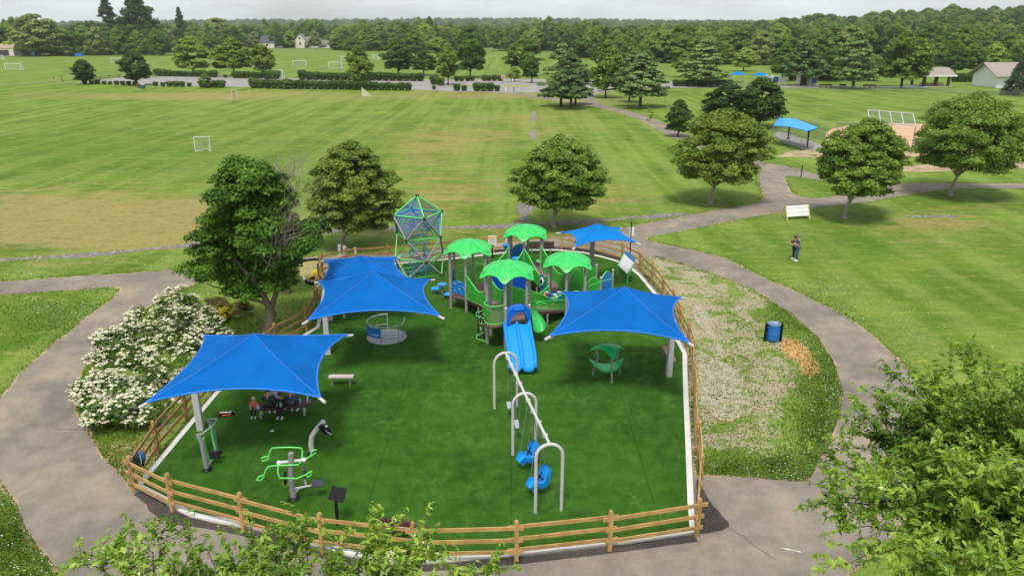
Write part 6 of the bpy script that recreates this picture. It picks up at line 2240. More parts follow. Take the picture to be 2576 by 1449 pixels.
def backpack():
    c = G(348, 1232)
    x, y = c.x + .0, c.y + .32
    t = thing('backpack', (x, y, .85), 'black and blue backpack hanging on the front left fence corner', 'backpack')
    m = MB()
    prof = [(.02, -.02), (.15, 0), (.19, .12), (.19, .30), (.15, .42), (.06, .47), (.01, .475)]
    m.lathe((x, y, .72), prof, 14)
    m.v = [(x + (p[0] - x) * 1.05, y + (p[1] - y) * .7, p[2]) for p in m.v]
    m.build('bag', mat('black_nylon', srgb(18, 20, 26), .7), t, smooth=True)
    MB().lathe((x + .10, y + .05, .86), [(.02, 0), (.12, .03), (.13, .22), (.08, .34), (.02, .36)], 10).build('blue_pocket', mat('blue_nylon', srgb(40, 84, 140), .7), t, smooth=True)
    MB().tube([(x + .12, y - .1, .8), (x + .17, y - .13, 1.0), (x + .12, y - .08, 1.18)], .015, 6).build('strap', mat('pale_blue_strap', srgb(120, 180, 200), .7), t)
backpack()

def mini_golf():
    c = G(790, 690)
    t = thing('mini_golf_lane', tuple(c), 'curved mini golf lane with black and white borders and yellow ramp left of the fence', 'game lane')
    pts = spline(wpx([(768, 716), (762, 700), (764, 684), (778, 670), (800, 664)]), .2)
    m = MB()
    line = wpx([(742, 668), (765, 660), (790, 657), (812, 658)])
    l2 = spline(line, .15)
    MB().add([(p[0], p[1], .045) for p in l2] + [(p[0], p[1], .045) for p in spline(wpx([(812, 714), (790, 716), (770, 710), (752, 690)]), .15)], [tuple(range(len(l2) + len(spline(wpx([(812, 714), (790, 716), (770, 710), (752, 690)]), .15))))]).build('lane_floor', mat('olive_lane', srgb(150, 142, 92), .9, .1), t)
    for seg, mm in ((l2[:len(l2) // 3], M_WHITE), (l2[len(l2) // 3:], M_BLACK)):
        b = MB()
        for i in range(len(seg) - 1): b.beam((seg[i][0], seg[i][1], .09), (seg[i + 1][0], seg[i + 1][1], .09), .12, .16)
        b.build('border', mm, t)
    l3 = spline(wpx([(764, 704), (770, 711), (778, 715), (795, 717), (812, 714)]), .15)
    for seg, mm in ((l3[:max(2, len(l3) // 3)], M_WHITE), (l3[max(1, len(l3) // 3 - 1):], M_BLACK)):
        b = MB()
        for i in range(len(seg) - 1): b.beam((seg[i][0], seg[i][1], .09), (seg[i + 1][0], seg[i + 1][1], .09), .12, .16)
        b.build('border', mm, t)
    q = [G(u, v) for u, v in ((773, 706), (812, 702), (814, 684), (784, 686))]
    P = [[V3(q[0].lerp(q[1], i / 6).lerp(q[3].lerp(q[2], i / 6), j / 6), .06 + .18 * math.sin(math.pi * i / 6)) for i in range(7)] for j in range(7)]
    MB().grid(P).build('yellow_ramp', mat('yellow_turf', srgb(186, 164, 40), .8, .1), t, smooth=True)
mini_golf()

def signs():
    def board(u, v, h, w, bh, label, m, pm=M_BLACK, bar=None):
        g = G(u, v)
        t = thing('sign_board', tuple(g), label, 'sign')
        MB().tube([V3(g, 0), V3(g, h - .05)], .045, 8).build('post', pm, t)
        b = MB().box((g.x, g.y - .07, h - bh / 2), (w, .03, bh), .05).build('board', m, t)
        if bar: MB().box((g.x, g.y - .095, h - bh * .18), (w * .98, .012, bh * .22), .05).build('header_strip', bar, b)
        for k in range(4):
            MB().box((g.x - w * .02, g.y - .092, h - bh * (.42 + .13 * k)), (w * (.7 - .1 * (k % 2)), .006, bh * .03), .05).build('text_line', mat('faint_print', srgb(150, 150, 150), .8), b)
    board(1239, 652, 1.62, .55, .62, 'white notice board with orange top edge behind the left tower', M_WHITE, bar=mat('orange_strip', srgb(236, 190, 120), .6))
    board(1279, 652, 1.75, .42, .56, 'pinkish notice board beside the rear tower', mat('pale_pink_board', srgb(232, 190, 196), .6), bar=M_RED)
    g = G(1583, 672)
    t = thing('sign_pole', tuple(g), 'tall thin black pole with a white sign beside the rear right fence', 'sign')
    MB().tube([V3(g, 0), V3(g, 3.0)], .035, 8).build('pole', M_BLACK, t)
    MB().box((g.x + .05, g.y + .06, 2.35), (.30, .02, .55), .1).build('sign', M_WHITE, t)
signs()

# ------------------------------------------------------------------ right verge: bin and erosion netting
def bin_():
    c = G(1943, 858)
    t = thing('litter_bin', tuple(c), 'round blue litter bin between two black posts on the right verge', 'bin')
    m = MB()
    r0 = .29
    m.lathe((c.x, c.y, .05), [(.26, 0), (.28, .03), (r0, .45), (r0 + .01, .82), (r0 + .02, .85), (r0 - .01, .85), (.25, .6), (.24, .1)], 28)
    m.build('barrel', mat('blue_steel_drum', (.012, .17, .55), .5, .08, 4), t, smooth=True)
    m = MB().lathe((c.x, c.y, .05), [(.27, .80), (r0 + .03, .87), (r0 + .02, .89), (.25, .85), (.21, .62), (.02, .56)], 24, caps=False)
    m.build('liner', mat('pale_bin_liner', srgb(120, 140, 165), .4, .3, 8), t, smooth=True)
    for k in range(3): MB().tube([(c.x + (r0 + .012) * math.cos(i * .2618), c.y + (r0 + .012) * math.sin(i * .2618), .22 + k * .22) for i in range(24)], .012, 5, closed=True).build('rib', mat('blue_steel_drum', (.012, .17, .55)), t)
    for sx in (-1, 1):
        MB().box((c.x + sx * .38, c.y, .46), (.11, .11, .96), .1).build('post', M_BLACK, t, bevel=.01)
        MB().beam((c.x + sx * .34, c.y, .6), (c.x + sx * .28, c.y, .6), .06, .06).build('bracket', M_BLACK, t)
bin_()
def netting():
    r = random.Random(6)
    t = thing('erosion_netting', tuple(G(1800, 900)), 'rumpled pale straw netting lying on the bare verge', 'netting')
    for k, px in enumerate(([(1745, 770), (1772, 780), (1790, 830), (1812, 870), (1822, 900), (1800, 905), (1792, 860), (1770, 830), (1748, 800)],
               [(1750, 985), (1800, 975), (1860, 985), (1862, 1040), (1835, 1062), (1800, 1052), (1782, 1030), (1756, 1012)],
               [(1748, 880), (1800, 905), (1850, 930), (1862, 985), (1800, 978), (1750, 985)])):
        o = offset(spline(wpx(px), .15, True), lambda i: r.uniform(-.08, .08))
        s = sheet('netting_sheet', [(p[0] - t.location.x, p[1] - t.location.y) for p in o], .02 + .004 * k, M_NETTING, parent=t)
        if k == 1:
            e = MB().tube([(p[0], p[1], .02 + r.uniform(0, .03)) for p in o[len(o) // 2:len(o) // 2 + len(o) // 3]], .035, 5)
            e.build('rolled_edge', mat('straw_edge', srgb(176, 160, 124), .95, .3), t)
netting()

# ================================================================== PEOPLE
M_SKIN = mat('light_skin', srgb(206, 152, 124), .6, .05)
M_SKIN2 = mat('tan_skin', srgb(160, 108, 82), .6, .05)
def skin_mesh(name, nodes, edges, m, parent, sub=2):
    """a continuous skinned surface grown over connected joints; nodes: key -> (point, radius)"""
    keys = list(nodes)
    off = parent_loc(parent)
    me = bpy.data.meshes.new(name)
    me.from_pydata([tuple(Vector(nodes[k][0]) - off) for k in keys], [(keys.index(a), keys.index(b)) for a, b in edges], [])
    o = link_mesh(name, me, parent)
    sk = o.modifiers.new('skin', 'SKIN')
    sk.use_smooth_shade = True
    sk.branch_smoothing = .6
    for i, k in enumerate(keys):
        v = me.skin_vertices[0].data[i]
        r_ = nodes[k][1]
        v.radius = (r_, r_) if not isinstance(r_, tuple) else r_
        v.use_root = (i == 0)
    ss = o.modifiers.new('subsurf', 'SUBSURF'); ss.levels = sub; ss.render_levels = sub
    me.materials.append(m)
    return o

def person(base, label, J, shirt, trousers, hair, shoe=M_WHITE, skinm=M_SKIN, long_sleeve=False, hs=1.0, long_hair=False):
    """J: joints in metres relative to base (x right, y away, z up)"""
    b = Vector(base)
    t = thing('person', tuple(b), label, 'person')
    P = {k: b + Vector(v) * hs for k, v in J.items()}
    q = hs
    body = {'pel': (P['pel'], .12 * q), 'waist': (P['pel'].lerp(P['chest'], .5), .115 * q), 'chest': (P['chest'], .135 * q), 'neck': (P['neck'], .052 * q), 'jaw': (P['head'] - (P['head'] - P['neck']).normalized() * .07 * q, .07 * q), 'head': (P['head'] + Vector((0, 0, .03)) * q, .098 * q)}
    ed = [('pel', 'waist'), ('waist', 'chest'), ('chest', 'neck'), ('neck', 'jaw'), ('jaw', 'head')]
    for s in ('l', 'r'):
        body['sh' + s] = (P['sh' + s], .062 * q); body['el' + s] = (P['el' + s], .042 * q); body['wr' + s] = (P['wr' + s], .03 * q)
        hd = (P['wr' + s] - P['el' + s]).normalized()
        body['pa' + s] = (P['wr' + s] + hd * .07 * q, .034 * q); body['fi' + s] = (P['wr' + s] + hd * .15 * q, .018 * q)
        body['hip' + s] = (P['hip' + s], .09 * q); body['kn' + s] = (P['kn' + s], .058 * q); body['an' + s] = (P['an' + s], .04 * q)
        ed += [('chest', 'sh' + s), ('sh' + s, 'el' + s), ('el' + s, 'wr' + s), ('wr' + s, 'pa' + s), ('pa' + s, 'fi' + s), ('pel', 'hip' + s), ('hip' + s, 'kn' + s), ('kn' + s, 'an' + s)]
    skin_mesh('body', body, ed, skinm, t)
    sh = {'pel': (P['pel'] + Vector((0, 0, -.02)) * q, .145 * q), 'waist': (P['pel'].lerp(P['chest'], .5), .14 * q), 'chest': (P['chest'], .165 * q), 'nk': (P['chest'].lerp(P['neck'], .72), .085 * q)}
    es = [('pel', 'waist'), ('waist', 'chest'), ('chest', 'nk')]
    for s in ('l', 'r'):
        sh['sh' + s] = (P['sh' + s], .082 * q)
        sh['el' + s] = ((P['wr' + s].lerp(P['el' + s], .12), .05 * q) if long_sleeve else (P['sh' + s].lerp(P['el' + s], .75), .066 * q))
        es += [('chest', 'sh' + s), ('sh' + s, 'el' + s)]
        if long_sleeve:
            sh['em' + s] = (P['el' + s], .06 * q); es.remove(('sh' + s, 'el' + s)); es += [('sh' + s, 'em' + s), ('em' + s, 'el' + s)]
    skin_mesh('shirt', sh, es, shirt, t)
    tr = {'pel': (P['pel'] + Vector((0, 0, .02)) * q, .14 * q)}
    et = []
    for s in ('l', 'r'):
        tr['hip' + s] = (P['hip' + s], .108 * q); tr['kn' + s] = (P['kn' + s], .078 * q); tr['an' + s] = (P['an' + s].lerp(P['kn' + s], .06), .066 * q)
        et += [('pel', 'hip' + s), ('hip' + s, 'kn' + s), ('kn' + s, 'an' + s)]
    skin_mesh('trousers', tr, et, trousers, t)
    f = Vector(J.get('face', (0, -1, 0))).normalized()
    hc = P['head'] + Vector((0, 0, .05)) * q - f * .02 * q
    h = MB().ball(hc, .118 * q, 14, 8, 1.05)
    up = Vector((0, 0, 1))
    h.v = [p if (Vector(p) - hc).dot(f) < .05 * q or (Vector(p) - hc).z > .045 * q else tuple(hc + (Vector(p) - hc) * .78) for p in h.v]
    h.build('hair', hair, t, smooth=True)
    if long_hair:
        MB().tube([hc - f * .06 * q, hc - f * .12 * q - up * .16 * q, hc - f * .12 * q - up * .32 * q], [.1 * q, .09 * q, .03 * q], 10).build('long_hair', hair, t, smooth=True)
    else:
        side = Vector((-f.y, f.x, 0))
        for sg in (-1, 1): MB().ball(P['head'] + side * .098 * q * sg, .026 * q, 8, 5).build('ear', skinm, t, smooth=True)
    side = Vector((-f.y, f.x, 0))
    e0 = P['head'] + f * .095 * q + Vector((0, 0, .025)) * q
    MB().ball(P['head'] + f * .105 * q - Vector((0, 0, .01)) * q, .02 * q, 8, 5).build('nose', skinm, t, smooth=True)
    for sg in (-1, 1): MB().ball(e0 + side * .036 * q * sg, .013 * q, 6, 4).build('eye', M_BLACK, t)
    MB().box(P['head'] + f * .095 * q - Vector((0, 0, .055)) * q, (.05 * q, .02 * q, .014 * q), math.atan2(side.y, side.x)).build('mouth', mat('lips', srgb(150, 80, 74), .6), t)
    for s in ('l', 'r'):
        a = P['an' + s]
        d = Vector(J.get('toe', (0, -1, 0))).normalized()
        MB().tube([a - d * .07 * q + Vector((0, 0, -.03)) * q, a + d * .06 * q + Vector((0, 0, -.035)) * q, a + d * .17 * q + Vector((0, 0, -.05)) * q], [.045 * q, .052 * q, .036 * q], 10).build('shoe', shoe, t, smooth=True)
    return t, P

cloth = lambda n, c: mat(n, srgb(*c), .85, .12, 8)
# the man on the right lawn and the person just behind him
g = G(2003, 657)
stand = {'pel': (0, 0, .95), 'chest': (0, 0, 1.32), 'neck': (-.01, 0, 1.50), 'head': (-.05, -.01, 1.63), 'shl': (-.02, -.19, 1.42), 'shr': (.02, .19, 1.42), 'ell': (-.10, -.22, 1.14), 'elr': (-.06, .22, 1.14), 'wrl': (-.32, -.10, 1.20), 'wrr': (-.30, .08, 1.22),
         'hipl': (-.01, -.10, .90), 'hipr': (.01, .10, .90), 'knl': (-.03, -.11, .50), 'knr': (.02, .11, .50), 'anl': (0, -.12, .09), 'anr': (.03, .12, .09), 'face': (-1, -.25, 0), 'toe': (-1, -.3, 0)}
t, P = person(g, 'man in navy shirt and jeans standing on the right lawn holding a small device', stand, cloth('navy_shirt', (44, 66, 112)), cloth('blue_jeans', (52, 84, 132)), mat('grey_cap', srgb(120, 116, 112), .9), hs=1.02)
c = P['wrl'].lerp(P['wrr'], .5) + Vector((-.10, 0, .03))
d = thing('remote_controller', tuple(c), 'small dark controller held by the man on the lawn', 'controller')
MB().box(c, (.10, .26, .05), .1).build('case', M_BLACK, d, bevel=.01)
MB().box(c + Vector((-.02, 0, .09)), (.03, .18, .12), .1).build('screen', M_DKGREY, d)
g2 = G(1995, 652)
stand2 = dict(stand); stand2.update({'face': (-1, .1, 0)})
person(g2, 'person in black trousers standing close behind the man on the lawn', stand2, cloth('black_top', (30, 28, 30)), cloth('black_trousers', (30, 26, 28)), mat('dark_hair', srgb(40, 30, 26), .8), hs=.90)

# the family on the maroon bench
def seated(u, f, label, face, shirt, trousers, hair, hs, lean=0.0, long_sleeve=False, long_hair=False, shoe=M_WHITE, skinm=M_SKIN, arms=0.0, dy=0.0):
    p = fam_a.lerp(fam_b, f); b = Vector((p.x, p.y + dy, .48 - .12 * hs))
    s = -1 if face < 0 else 1          # -1 faces the camera
    k = hs
    J = {'pel': (0, 0, .12), 'chest': (lean, .06 * s, .48), 'neck': (lean * 1.3, .08 * s, .66), 'head': (lean * 1.6, .13 * s, .80), 'shl': (-.18 + lean, .06 * s, .57), 'shr': (.18 + lean, .06 * s, .57), 'ell': (-.24 + lean, .14 * s, .32), 'elr': (.24 + lean, .14 * s, .32),
         'wrl': (-.12 + lean, .32 * s, .26 + arms), 'wrr': (.12 + lean, .32 * s, .26 + arms), 'hipl': (-.09, .04 * s, .10), 'hipr': (.09, .04 * s, .10), 'knl': (-.11, .40 * s, .11), 'knr': (.11, .40 * s, .11), 'anl': (-.11, .38 * s, -.27), 'anr': (.11, .38 * s, -.27),
         'face': (lean * .5, s, -.1), 'toe': (0, s, 0)}
    person(b, label, J, shirt, trousers, hair, shoe, skinm, long_sleeve, hs, long_hair)
seated(0, .06, 'small blond child in a coral shirt at the left end of the maroon bench', -1, cloth('coral_shirt', (240, 110, 100)), cloth('dark_leggings', (40, 40, 52)), mat('blond_hair', srgb(214, 192, 150), .8), .62, long_hair=True, dy=-.08)
seated(0, .28, 'black haired adult in a dark green top sitting with back turned', 1, cloth('dark_green_top', (44, 66, 62)), cloth('black_trousers', (30, 26, 28)), mat('black_hair', srgb(16, 14, 15), .7), 1.0, long_sleeve=True, dy=-.05)
seated(0, .50, 'boy in a dark jacket facing the camera on the maroon bench', -1, cloth('dark_jacket', (26, 30, 44)), cloth('black_trousers', (30, 26, 28)), mat('dark_hair', srgb(40, 30, 26), .8), .78, long_sleeve=True, arms=.1, dy=-.10)
seated(0, .66, 'person in a grey and black hooded jacket with white hem, back turned', 1, cloth('slate_jacket', (74, 82, 104)), cloth('black_trousers', (30, 26, 28)), mat('black_hood', srgb(14, 14, 18), .8), .92, long_sleeve=True, dy=-.06)
seated(0, .41, 'person in a pale lavender shirt leaning in between the others on the maroon bench', 1, cloth('lavender_shirt', (206, 210, 238)), cloth('black_trousers', (30, 26, 28)), mat('black_hair', srgb(16, 14, 15), .7), 1.06, lean=-.12, dy=.16)
def bottle(f, dy, label, col, h, r_, lid, grp='drinks on the maroon bench'):
    p = fam_a.lerp(fam_b, f); p = Vector((p.x, p.y + dy, .485))
    t = thing('drink_bottle', tuple(p), label, 'bottle', grp)
    MB().lathe(p, [(r_ * .8, 0), (r_, .02), (r_, h * .75), (r_ * .7, h * .9), (r_ * .5, h)], 12).build('bottle', mat('bottle_%d_%d_%d' % col, srgb(*col), .35), t, smooth=True)
    MB().lathe(p + Vector((0, 0, h)), [(r_ * .6, 0), (r_ * .6, .04), (r_ * .3, .05)], 10).build('lid', lid, t)
bottle(.505, -.19, 'mint green tumbler in front of the boy', (110, 214, 190), .26, .05, M_WHITE)
bottle(.80, .0, 'blue and white striped can on the bench', (120, 170, 214), .2, .045, M_WHITE)
bottle(.925, .02, 'tall white bottle at the right end of the bench', (214, 218, 214), .26, .045, M_WHITE)
bottle(.965, -.05, 'grey bottle at the right end of the bench', (120, 130, 140), .2, .05, M_BLACK)
bottle(.0, -.12, 'white and black bottle at the left end of the bench', (210, 210, 208), .22, .04, M_BLACK)
bottle(.125, -.18, 'round pale blue bowl beside the child', (160, 190, 226), .10, .09, M_WHITE)

# ================================================================== RIGHT LAWN
def plank_board():
    t = thing('plank_board', tuple(G(1998, 553)), 'white three plank board on pale wooden trestle legs on the right lawn', 'board')
    a, b = G(1972, 552), G(2028, 548)
    d = (b - a).normalized(); s = Vector((-d.y, d.x, 0))
    for p in (a, b):
        for sg in (-1, 1):
            MB().beam(V3(p + s * .45 * sg, 0), V3(p + s * .05 * sg, 1.12), .09, .05).build('trestle_leg', mat('pale_timber', srgb(206, 182, 130), .8), t)
    for k in range(3):
        o = s * (-.36 + .12 * k)
        z = .42 + .31 * k
        m = MB().add([V3(a + o, z - .14), V3(b + o, z - .14), V3(b + o + s * .10, z + .14), V3(a + o + s * .10, z + .14)] + [V3(q + o2, zz) for q, o2, zz in ((a, o + s * .04, z - .14), (b, o + s * .04, z - .14), (b, o + s * .14, z + .14), (a, o + s * .14, z + .14))],
                     [(0, 1, 2, 3), (7, 6, 5, 4), (0, 4, 5, 1), (2, 6, 7, 3), (1, 5, 6, 2), (3, 7, 4, 0)])
        m.build('plank', M_WHITE, t)
    MB().beam(V3(a, 1.16), V3(b, 1.16), .12, .05).build('top_cap', mat('brown_cap', srgb(130, 104, 96), .8), t)
plank_board()
g = G(2015, 447)
t = thing('bollard', tuple(g), 'thin black bollard on the grass by the path fork', 'bollard')
MB().tube([V3(g, 0), V3(g, 1.25)], .05, 8).build('post', M_BLACK, t); MB().ball(V3(g, 1.25), .055, 8, 5).build('cap', M_BLACK, t)
g = G(896, 577)
t = thing('manhole_cover', tuple(g), 'rusty round drain cover on the gravel strip behind the tower', 'drain')
MB().lathe((g.x, g.y, 0), [(.5, 0), (.5, .16), (.45, .2), (.02, .2)], 20).build('rim', mat('pale_concrete', srgb(186, 178, 168), .9), t)
MB().lathe((g.x, g.y, .2), [(.42, 0), (.42, .03), (.02, .04)], 20).build('lid', mat('rust_iron', srgb(120, 66, 56), .8), t)

# ================================================================== BALL FIELD
M_ROOFBLUE = mat('bright_blue_dugout_roof', (.004, .30, .75), .4, .04)
def dugout(px_roof, posts, label, zr=2.7):
    t = thing('dugout_shelter', tuple(G(*posts[0])), label, 'shelter')
    c = [G(u, v, z) for (u, v, z) in px_roof]
    n = len(c) // 2
    P = [c[:n], c[n:]]
    m = MB().grid(P); m.grid([[q - Vector((0, 0, .1)) for q in P[1]], [q - Vector((0, 0, .1)) for q in P[0]]])
    for a, b in ((P[0], 0), (P[1], 1)):
        m.grid([a, [q - Vector((0, 0, .1)) for q in a]])
    m.build('roof', M_ROOFBLUE, t)
    for (u, v) in posts:
        g = G(u, v)
        MB().box((g.x, g.y, 1.3), (.16, .16, 2.6)).build('column', M_BLACK, t)
        MB().beam((g.x - .5, g.y - .9, 2.5), (g.x + .5, g.y + .9, 2.75), .14, .2).build('bracket', M_BLACK, t)
    return t
# blue roof: near edge left to right, then far edge left to right
dugout([(1946, 316, 2.6), (1985, 318, 2.8), (2030, 330, 2.6), (1960, 297, 2.9), (2000, 299, 3.2), (2059, 322, 2.7)], [(1982, 352), (2030, 372)], 'blue roofed dugout left of the infield')
dugout([(2496, 366, 2.6), (2530, 362, 2.8), (2570, 370, 2.6), (2500, 352, 2.9), (2535, 349, 3.1), (2580, 356, 2.7)], [(2515, 408), (2560, 410)], 'second blue roofed dugout hidden behind the largest round tree')

def link_fence(px, h, label, posts=3.0, top=True, net=True, nm='chain_link_fence', r_=.03):
    w = [G(u, v) for u, v in px]
    t = thing(nm, tuple(w[0]), label, 'fence')
    for a, b in zip(w[:-1], w[1:]):
        L = (b - a).length
        n = max(1, int(L / posts))
        for i in range(n + 1):
            q = a.lerp(b, i / n)
            if i == n and b is not w[-1]: continue
            MB().tube([V3(q, 0), V3(q, h)], r_, 6).build('post', M_STEEL, t)
        if net: MB().add([V3(a, .05), V3(b, .05), V3(b, h - .03), V3(a, h - .03)], [(0, 1, 2, 3)]).build('mesh_panel', M_CHAINLINK, t)
        if top: MB().tube([V3(a, h), V3(b, h)], r_ * .8, 6).build('top_rail', M_STEEL, t)
    return t
link_fence([(1938, 352), (1985, 362), (2045, 385)], 1.5, 'chain link fence in front of the left dugout')
link_fence([(1945, 330), (2000, 338), (2075, 356)], 2.2, 'chain link fence between the left dugout and the infield')
link_fence([(2230, 372), (2290, 400)], 1.4, 'low chain link fence in front of the infield by the backstop')
link_fence([(1740, 216), (1830, 221), (1960, 228), (2130, 229), (2260, 231), (2390, 236), (2600, 248)], 1.1, 'long low chain link fence along the far side of the outfield', 4.5)
link_fence([(2500, 418), (2600, 414)], 1.6, 'chain link fence at the right edge behind the largest round tree')
def backstop():
    t = thing('backstop', tuple(G(2200, 345)), 'tall grey ball field backstop with slanted pipe overhang', 'backstop')
    b0, b1 = G(2178, 372), G(2292, 386)
    h = 3.3
    lo = [V3(b0.lerp(b1, k / 4), h) for k in range(5)]
    up = [p + Vector((.6, 2.3, 1.25)) for p in lo]
    for k in range(5): MB().tube([lo[k], up[k]], .06, 7).build('overhang_pipe', M_STEEL_LT, t)
    MB().tube([lo[0], lo[-1]], .06, 7).build('lower_bar', M_STEEL_LT, t); MB().tube([up[0], up[-1]], .06, 7).build('upper_bar', M_STEEL_LT, t)
    for k in range(4): MB().add([lo[k], lo[k + 1], up[k + 1], up[k]], [(0, 1, 2, 3)]).build('mesh_panel', M_CHAINLINK, t)
    for k in (0, 2, 4):
        p = lo[k]
        MB().tube([(p.x, p.y, 0), p], .06, 7).build('post', M_STEEL, t)
    w = G(2140, 372)
    q = G(2100, 366)
    for p, hh in ((w, 3.2), (q, 3.0)): MB().tube([V3(p, 0), V3(p, hh)], .06, 7).build('post', M_STEEL, t)
    MB().tube([V3(w, 3.2), lo[0]], .03, 6).build('wing_bar', M_STEEL_LT, t); MB().tube([V3(q, 3.0), V3(w, 3.2)], .03, 6).build('wing_bar', M_STEEL_LT, t)
    MB().add([V3(w, .1), V3(q, .1), V3(q, 3.0), V3(w, 3.2)], [(0, 1, 2, 3)]).build('mesh_panel', M_CHAINLINK, t)
    MB().add([V3(w, .1), V3(b0, .1), lo[0], V3(w, 3.2)], [(0, 1, 2, 3)]).build('mesh_panel', M_CHAINLINK, t)
backstop()

# ================================================================== FAR PARK: goals, signs, shelters, houses
def soccer_goal(u0, v0, u1, v1, h, label, back=1.4):
    a, b = G(u0, v0), G(u1, v1)
    t = thing('soccer_goal', tuple(a), label, 'goal', 'white soccer goals on the far field')
    d = (b - a).normalized(); s = Vector((-d.y, d.x, 0)) * back
    r_ = .075
    for p in (a, b):
        MB().tube([V3(p, 0), V3(p, h)], r_, 7).build('upright', M_WHITE, t)
        MB().tube([V3(p, h), V3(p + s * .4, h), V3(p + s, .06), V3(p, .06)], r_ * .7, 6).build('side_frame', M_WHITE, t)
    MB().tube([V3(a, h), V3(b, h)], r_, 7).build('crossbar', M_WHITE, t)
    MB().tube([V3(a + s, .06), V3(b + s, .06)], r_ * .7, 6).build('ground_bar', M_WHITE, t)
    MB().add([V3(a + s * .4, h), V3(b + s * .4, h), V3(b + s, .06), V3(a + s, .06), V3(a, h), V3(b, h), V3(a, 0), V3(b, 0)], [(0, 1, 2, 3), (4, 5, 1, 0), (4, 0, 3, 6), (5, 7, 2, 1)]).build('net', M_GOALNET, t)
soccer_goal(14, 176, 53, 177, 2.3, 'soccer goal at the left edge of the far field')
soccer_goal(-10, 150, 6, 151, 2.2, 'soccer goal cut off by the left edge of the picture')
soccer_goal(280, 160, 315, 160, 2.2, 'soccer goal behind the dark tree by the bins')
soccer_goal(737, 168, 770, 168, 2.3, 'soccer goal in the open middle of the far field')
soccer_goal(827, 173, 860, 173, 2.3, 'soccer goal left of the tree between the hedges')
soccer_goal(858, 155, 884, 155, 2.2, 'soccer goal half hidden behind the tree between the hedges')
soccer_goal(937, 150, 950, 151, 2.2, 'soccer goal seen from its side near the dark oval tree')
soccer_goal(664, 195, 711, 196, 2.3, 'soccer goal behind the bush row under the three trees')
soccer_goal(1686, 137, 1692, 137, 2.2, 'small soccer goal on the far right field')

def lacrosse(u, v, ang, label, m=None, sc=1.0):
    c = G(u, v)
    t = thing('lacrosse_goal', tuple(c), label, 'goal', 'lacrosse goals on the near field')
    f = Vector((math.sin(ang), -math.cos(ang), 0)); s = Vector((f.y, -f.x, 0))
    a, b = c - s * .92 * sc, c + s * .92 * sc
    ap = V3(c - f * 2.0 * sc, .05)
    h = 1.83 * sc
    wt = mat('goal_white', srgb(222, 222, 218), .5)
    for p in (a, b):
        MB().tube([V3(p, 0), V3(p, h)], .035, 7).build('upright', wt, t)
        MB().tube([V3(p, .03), ap], .03, 6).build('ground_bar', wt, t)
    MB().tube([V3(a, h), V3(b, h)], .035, 7).build('crossbar', wt, t)
    MB().add([V3(a, h), V3(b, h), ap, V3(a, .03), V3(b, .03)], [(0, 1, 2), (3, 0, 2), (1, 4, 2)]).build('net', m or M_GOALNET, t)
lacrosse(511, 382, R(8), 'lacrosse goal standing alone on the near field')
lacrosse(590, 248, R(78), 'tan netted lacrosse goal on the left near the parking lot', net_mat('tan_net', srgb(196, 170, 120), .55, 6))
lacrosse(912, 242, R(-75), 'pale netted lacrosse goal in front of the long hedge', net_mat('pale_net', srgb(232, 222, 190), .6, 6))

def pole(u, v, vt, label, r_=.09, m=None, arm=False):
    g = G(u, v)
    h = at_y(u, vt, g.y).z
    t = thing('utility_pole', tuple(g), label, 'pole')
    MB().tube([V3(g, 0), V3(g, h)], [r_, r_ * .7], 7).build('shaft', m or mat('weathered_pole', srgb(120, 108, 98), .9), t)
    if arm: MB().beam((g.x - .9, g.y, h - .5), (g.x + .9, g.y, h - .5), .12, .14).build('cross_arm', mat('weathered_pole', srgb(120, 108, 98), .9), t)
    else: MB().box((g.x, g.y, h), (.5, .3, .15)).build('lamp_head', M_STEEL_LT, t)
pole(857, 212, 142, 'slim lamp pole at the back of the parking lot', .08)
pole(1138, 205, 160, 'slim lamp pole on the parking lot island', .07)
pole(1340, 208, 150, 'lamp pole at the right of the parking lot', .07, M_BLACK)
pole(1256, 128, 86, 'wooden utility pole in the far gap of the trees', .16, arm=True)
pole(1441, 132, 84, 'pale pole sticking up behind the pine clump', .14, M_STEEL_LT)
pole(838, 122, 88, 'utility pole with a white box right of the grey roofed house', .16, arm=True)
pole(1287, 205, 150, 'thin dark pole near the red and white road sign', .06, M_BLACK)

def road_sign():
    g = G(1265, 211)
    t = thing('no_entry_sign', tuple(g), 'red and white no entry sign at the parking lot exit', 'sign')
    MB().box((g.x, g.y, .95), (.12, .08, 1.9)).build('post', M_BLACK, t)
    b = MB().box((g.x, g.y - .07, 1.75), (.9, .04, .9)).build('board', M_WHITE, t)
    MB().tube([(g.x, g.y - .095, 1.75), (g.x, g.y - .115, 1.75)], .42, 20).build('red_disc', M_RED, b)
    MB().box((g.x, g.y - .13, 1.75), (.58, .02, .14)).build('white_bar', M_WHITE, b)
road_sign()
for (u, v, lab) in ((1293, 232, 'short black bollard left of the pine clump'), (1272, 231, 'short white bollard near the parking lot exit'), (1290, 208, 'small white sign post among the far bushes')):
    g = G(u, v); t = thing('bollard', tuple(g), lab, 'bollard')
    MB().tube([V3(g, 0), V3(g, 1.1)], .09, 8).build('post', M_WHITE if 'white' in lab else M_BLACK, t); MB().ball(V3(g, 1.1), .1, 8, 5).build('cap', M_WHITE if 'white' in lab else M_BLACK, t)
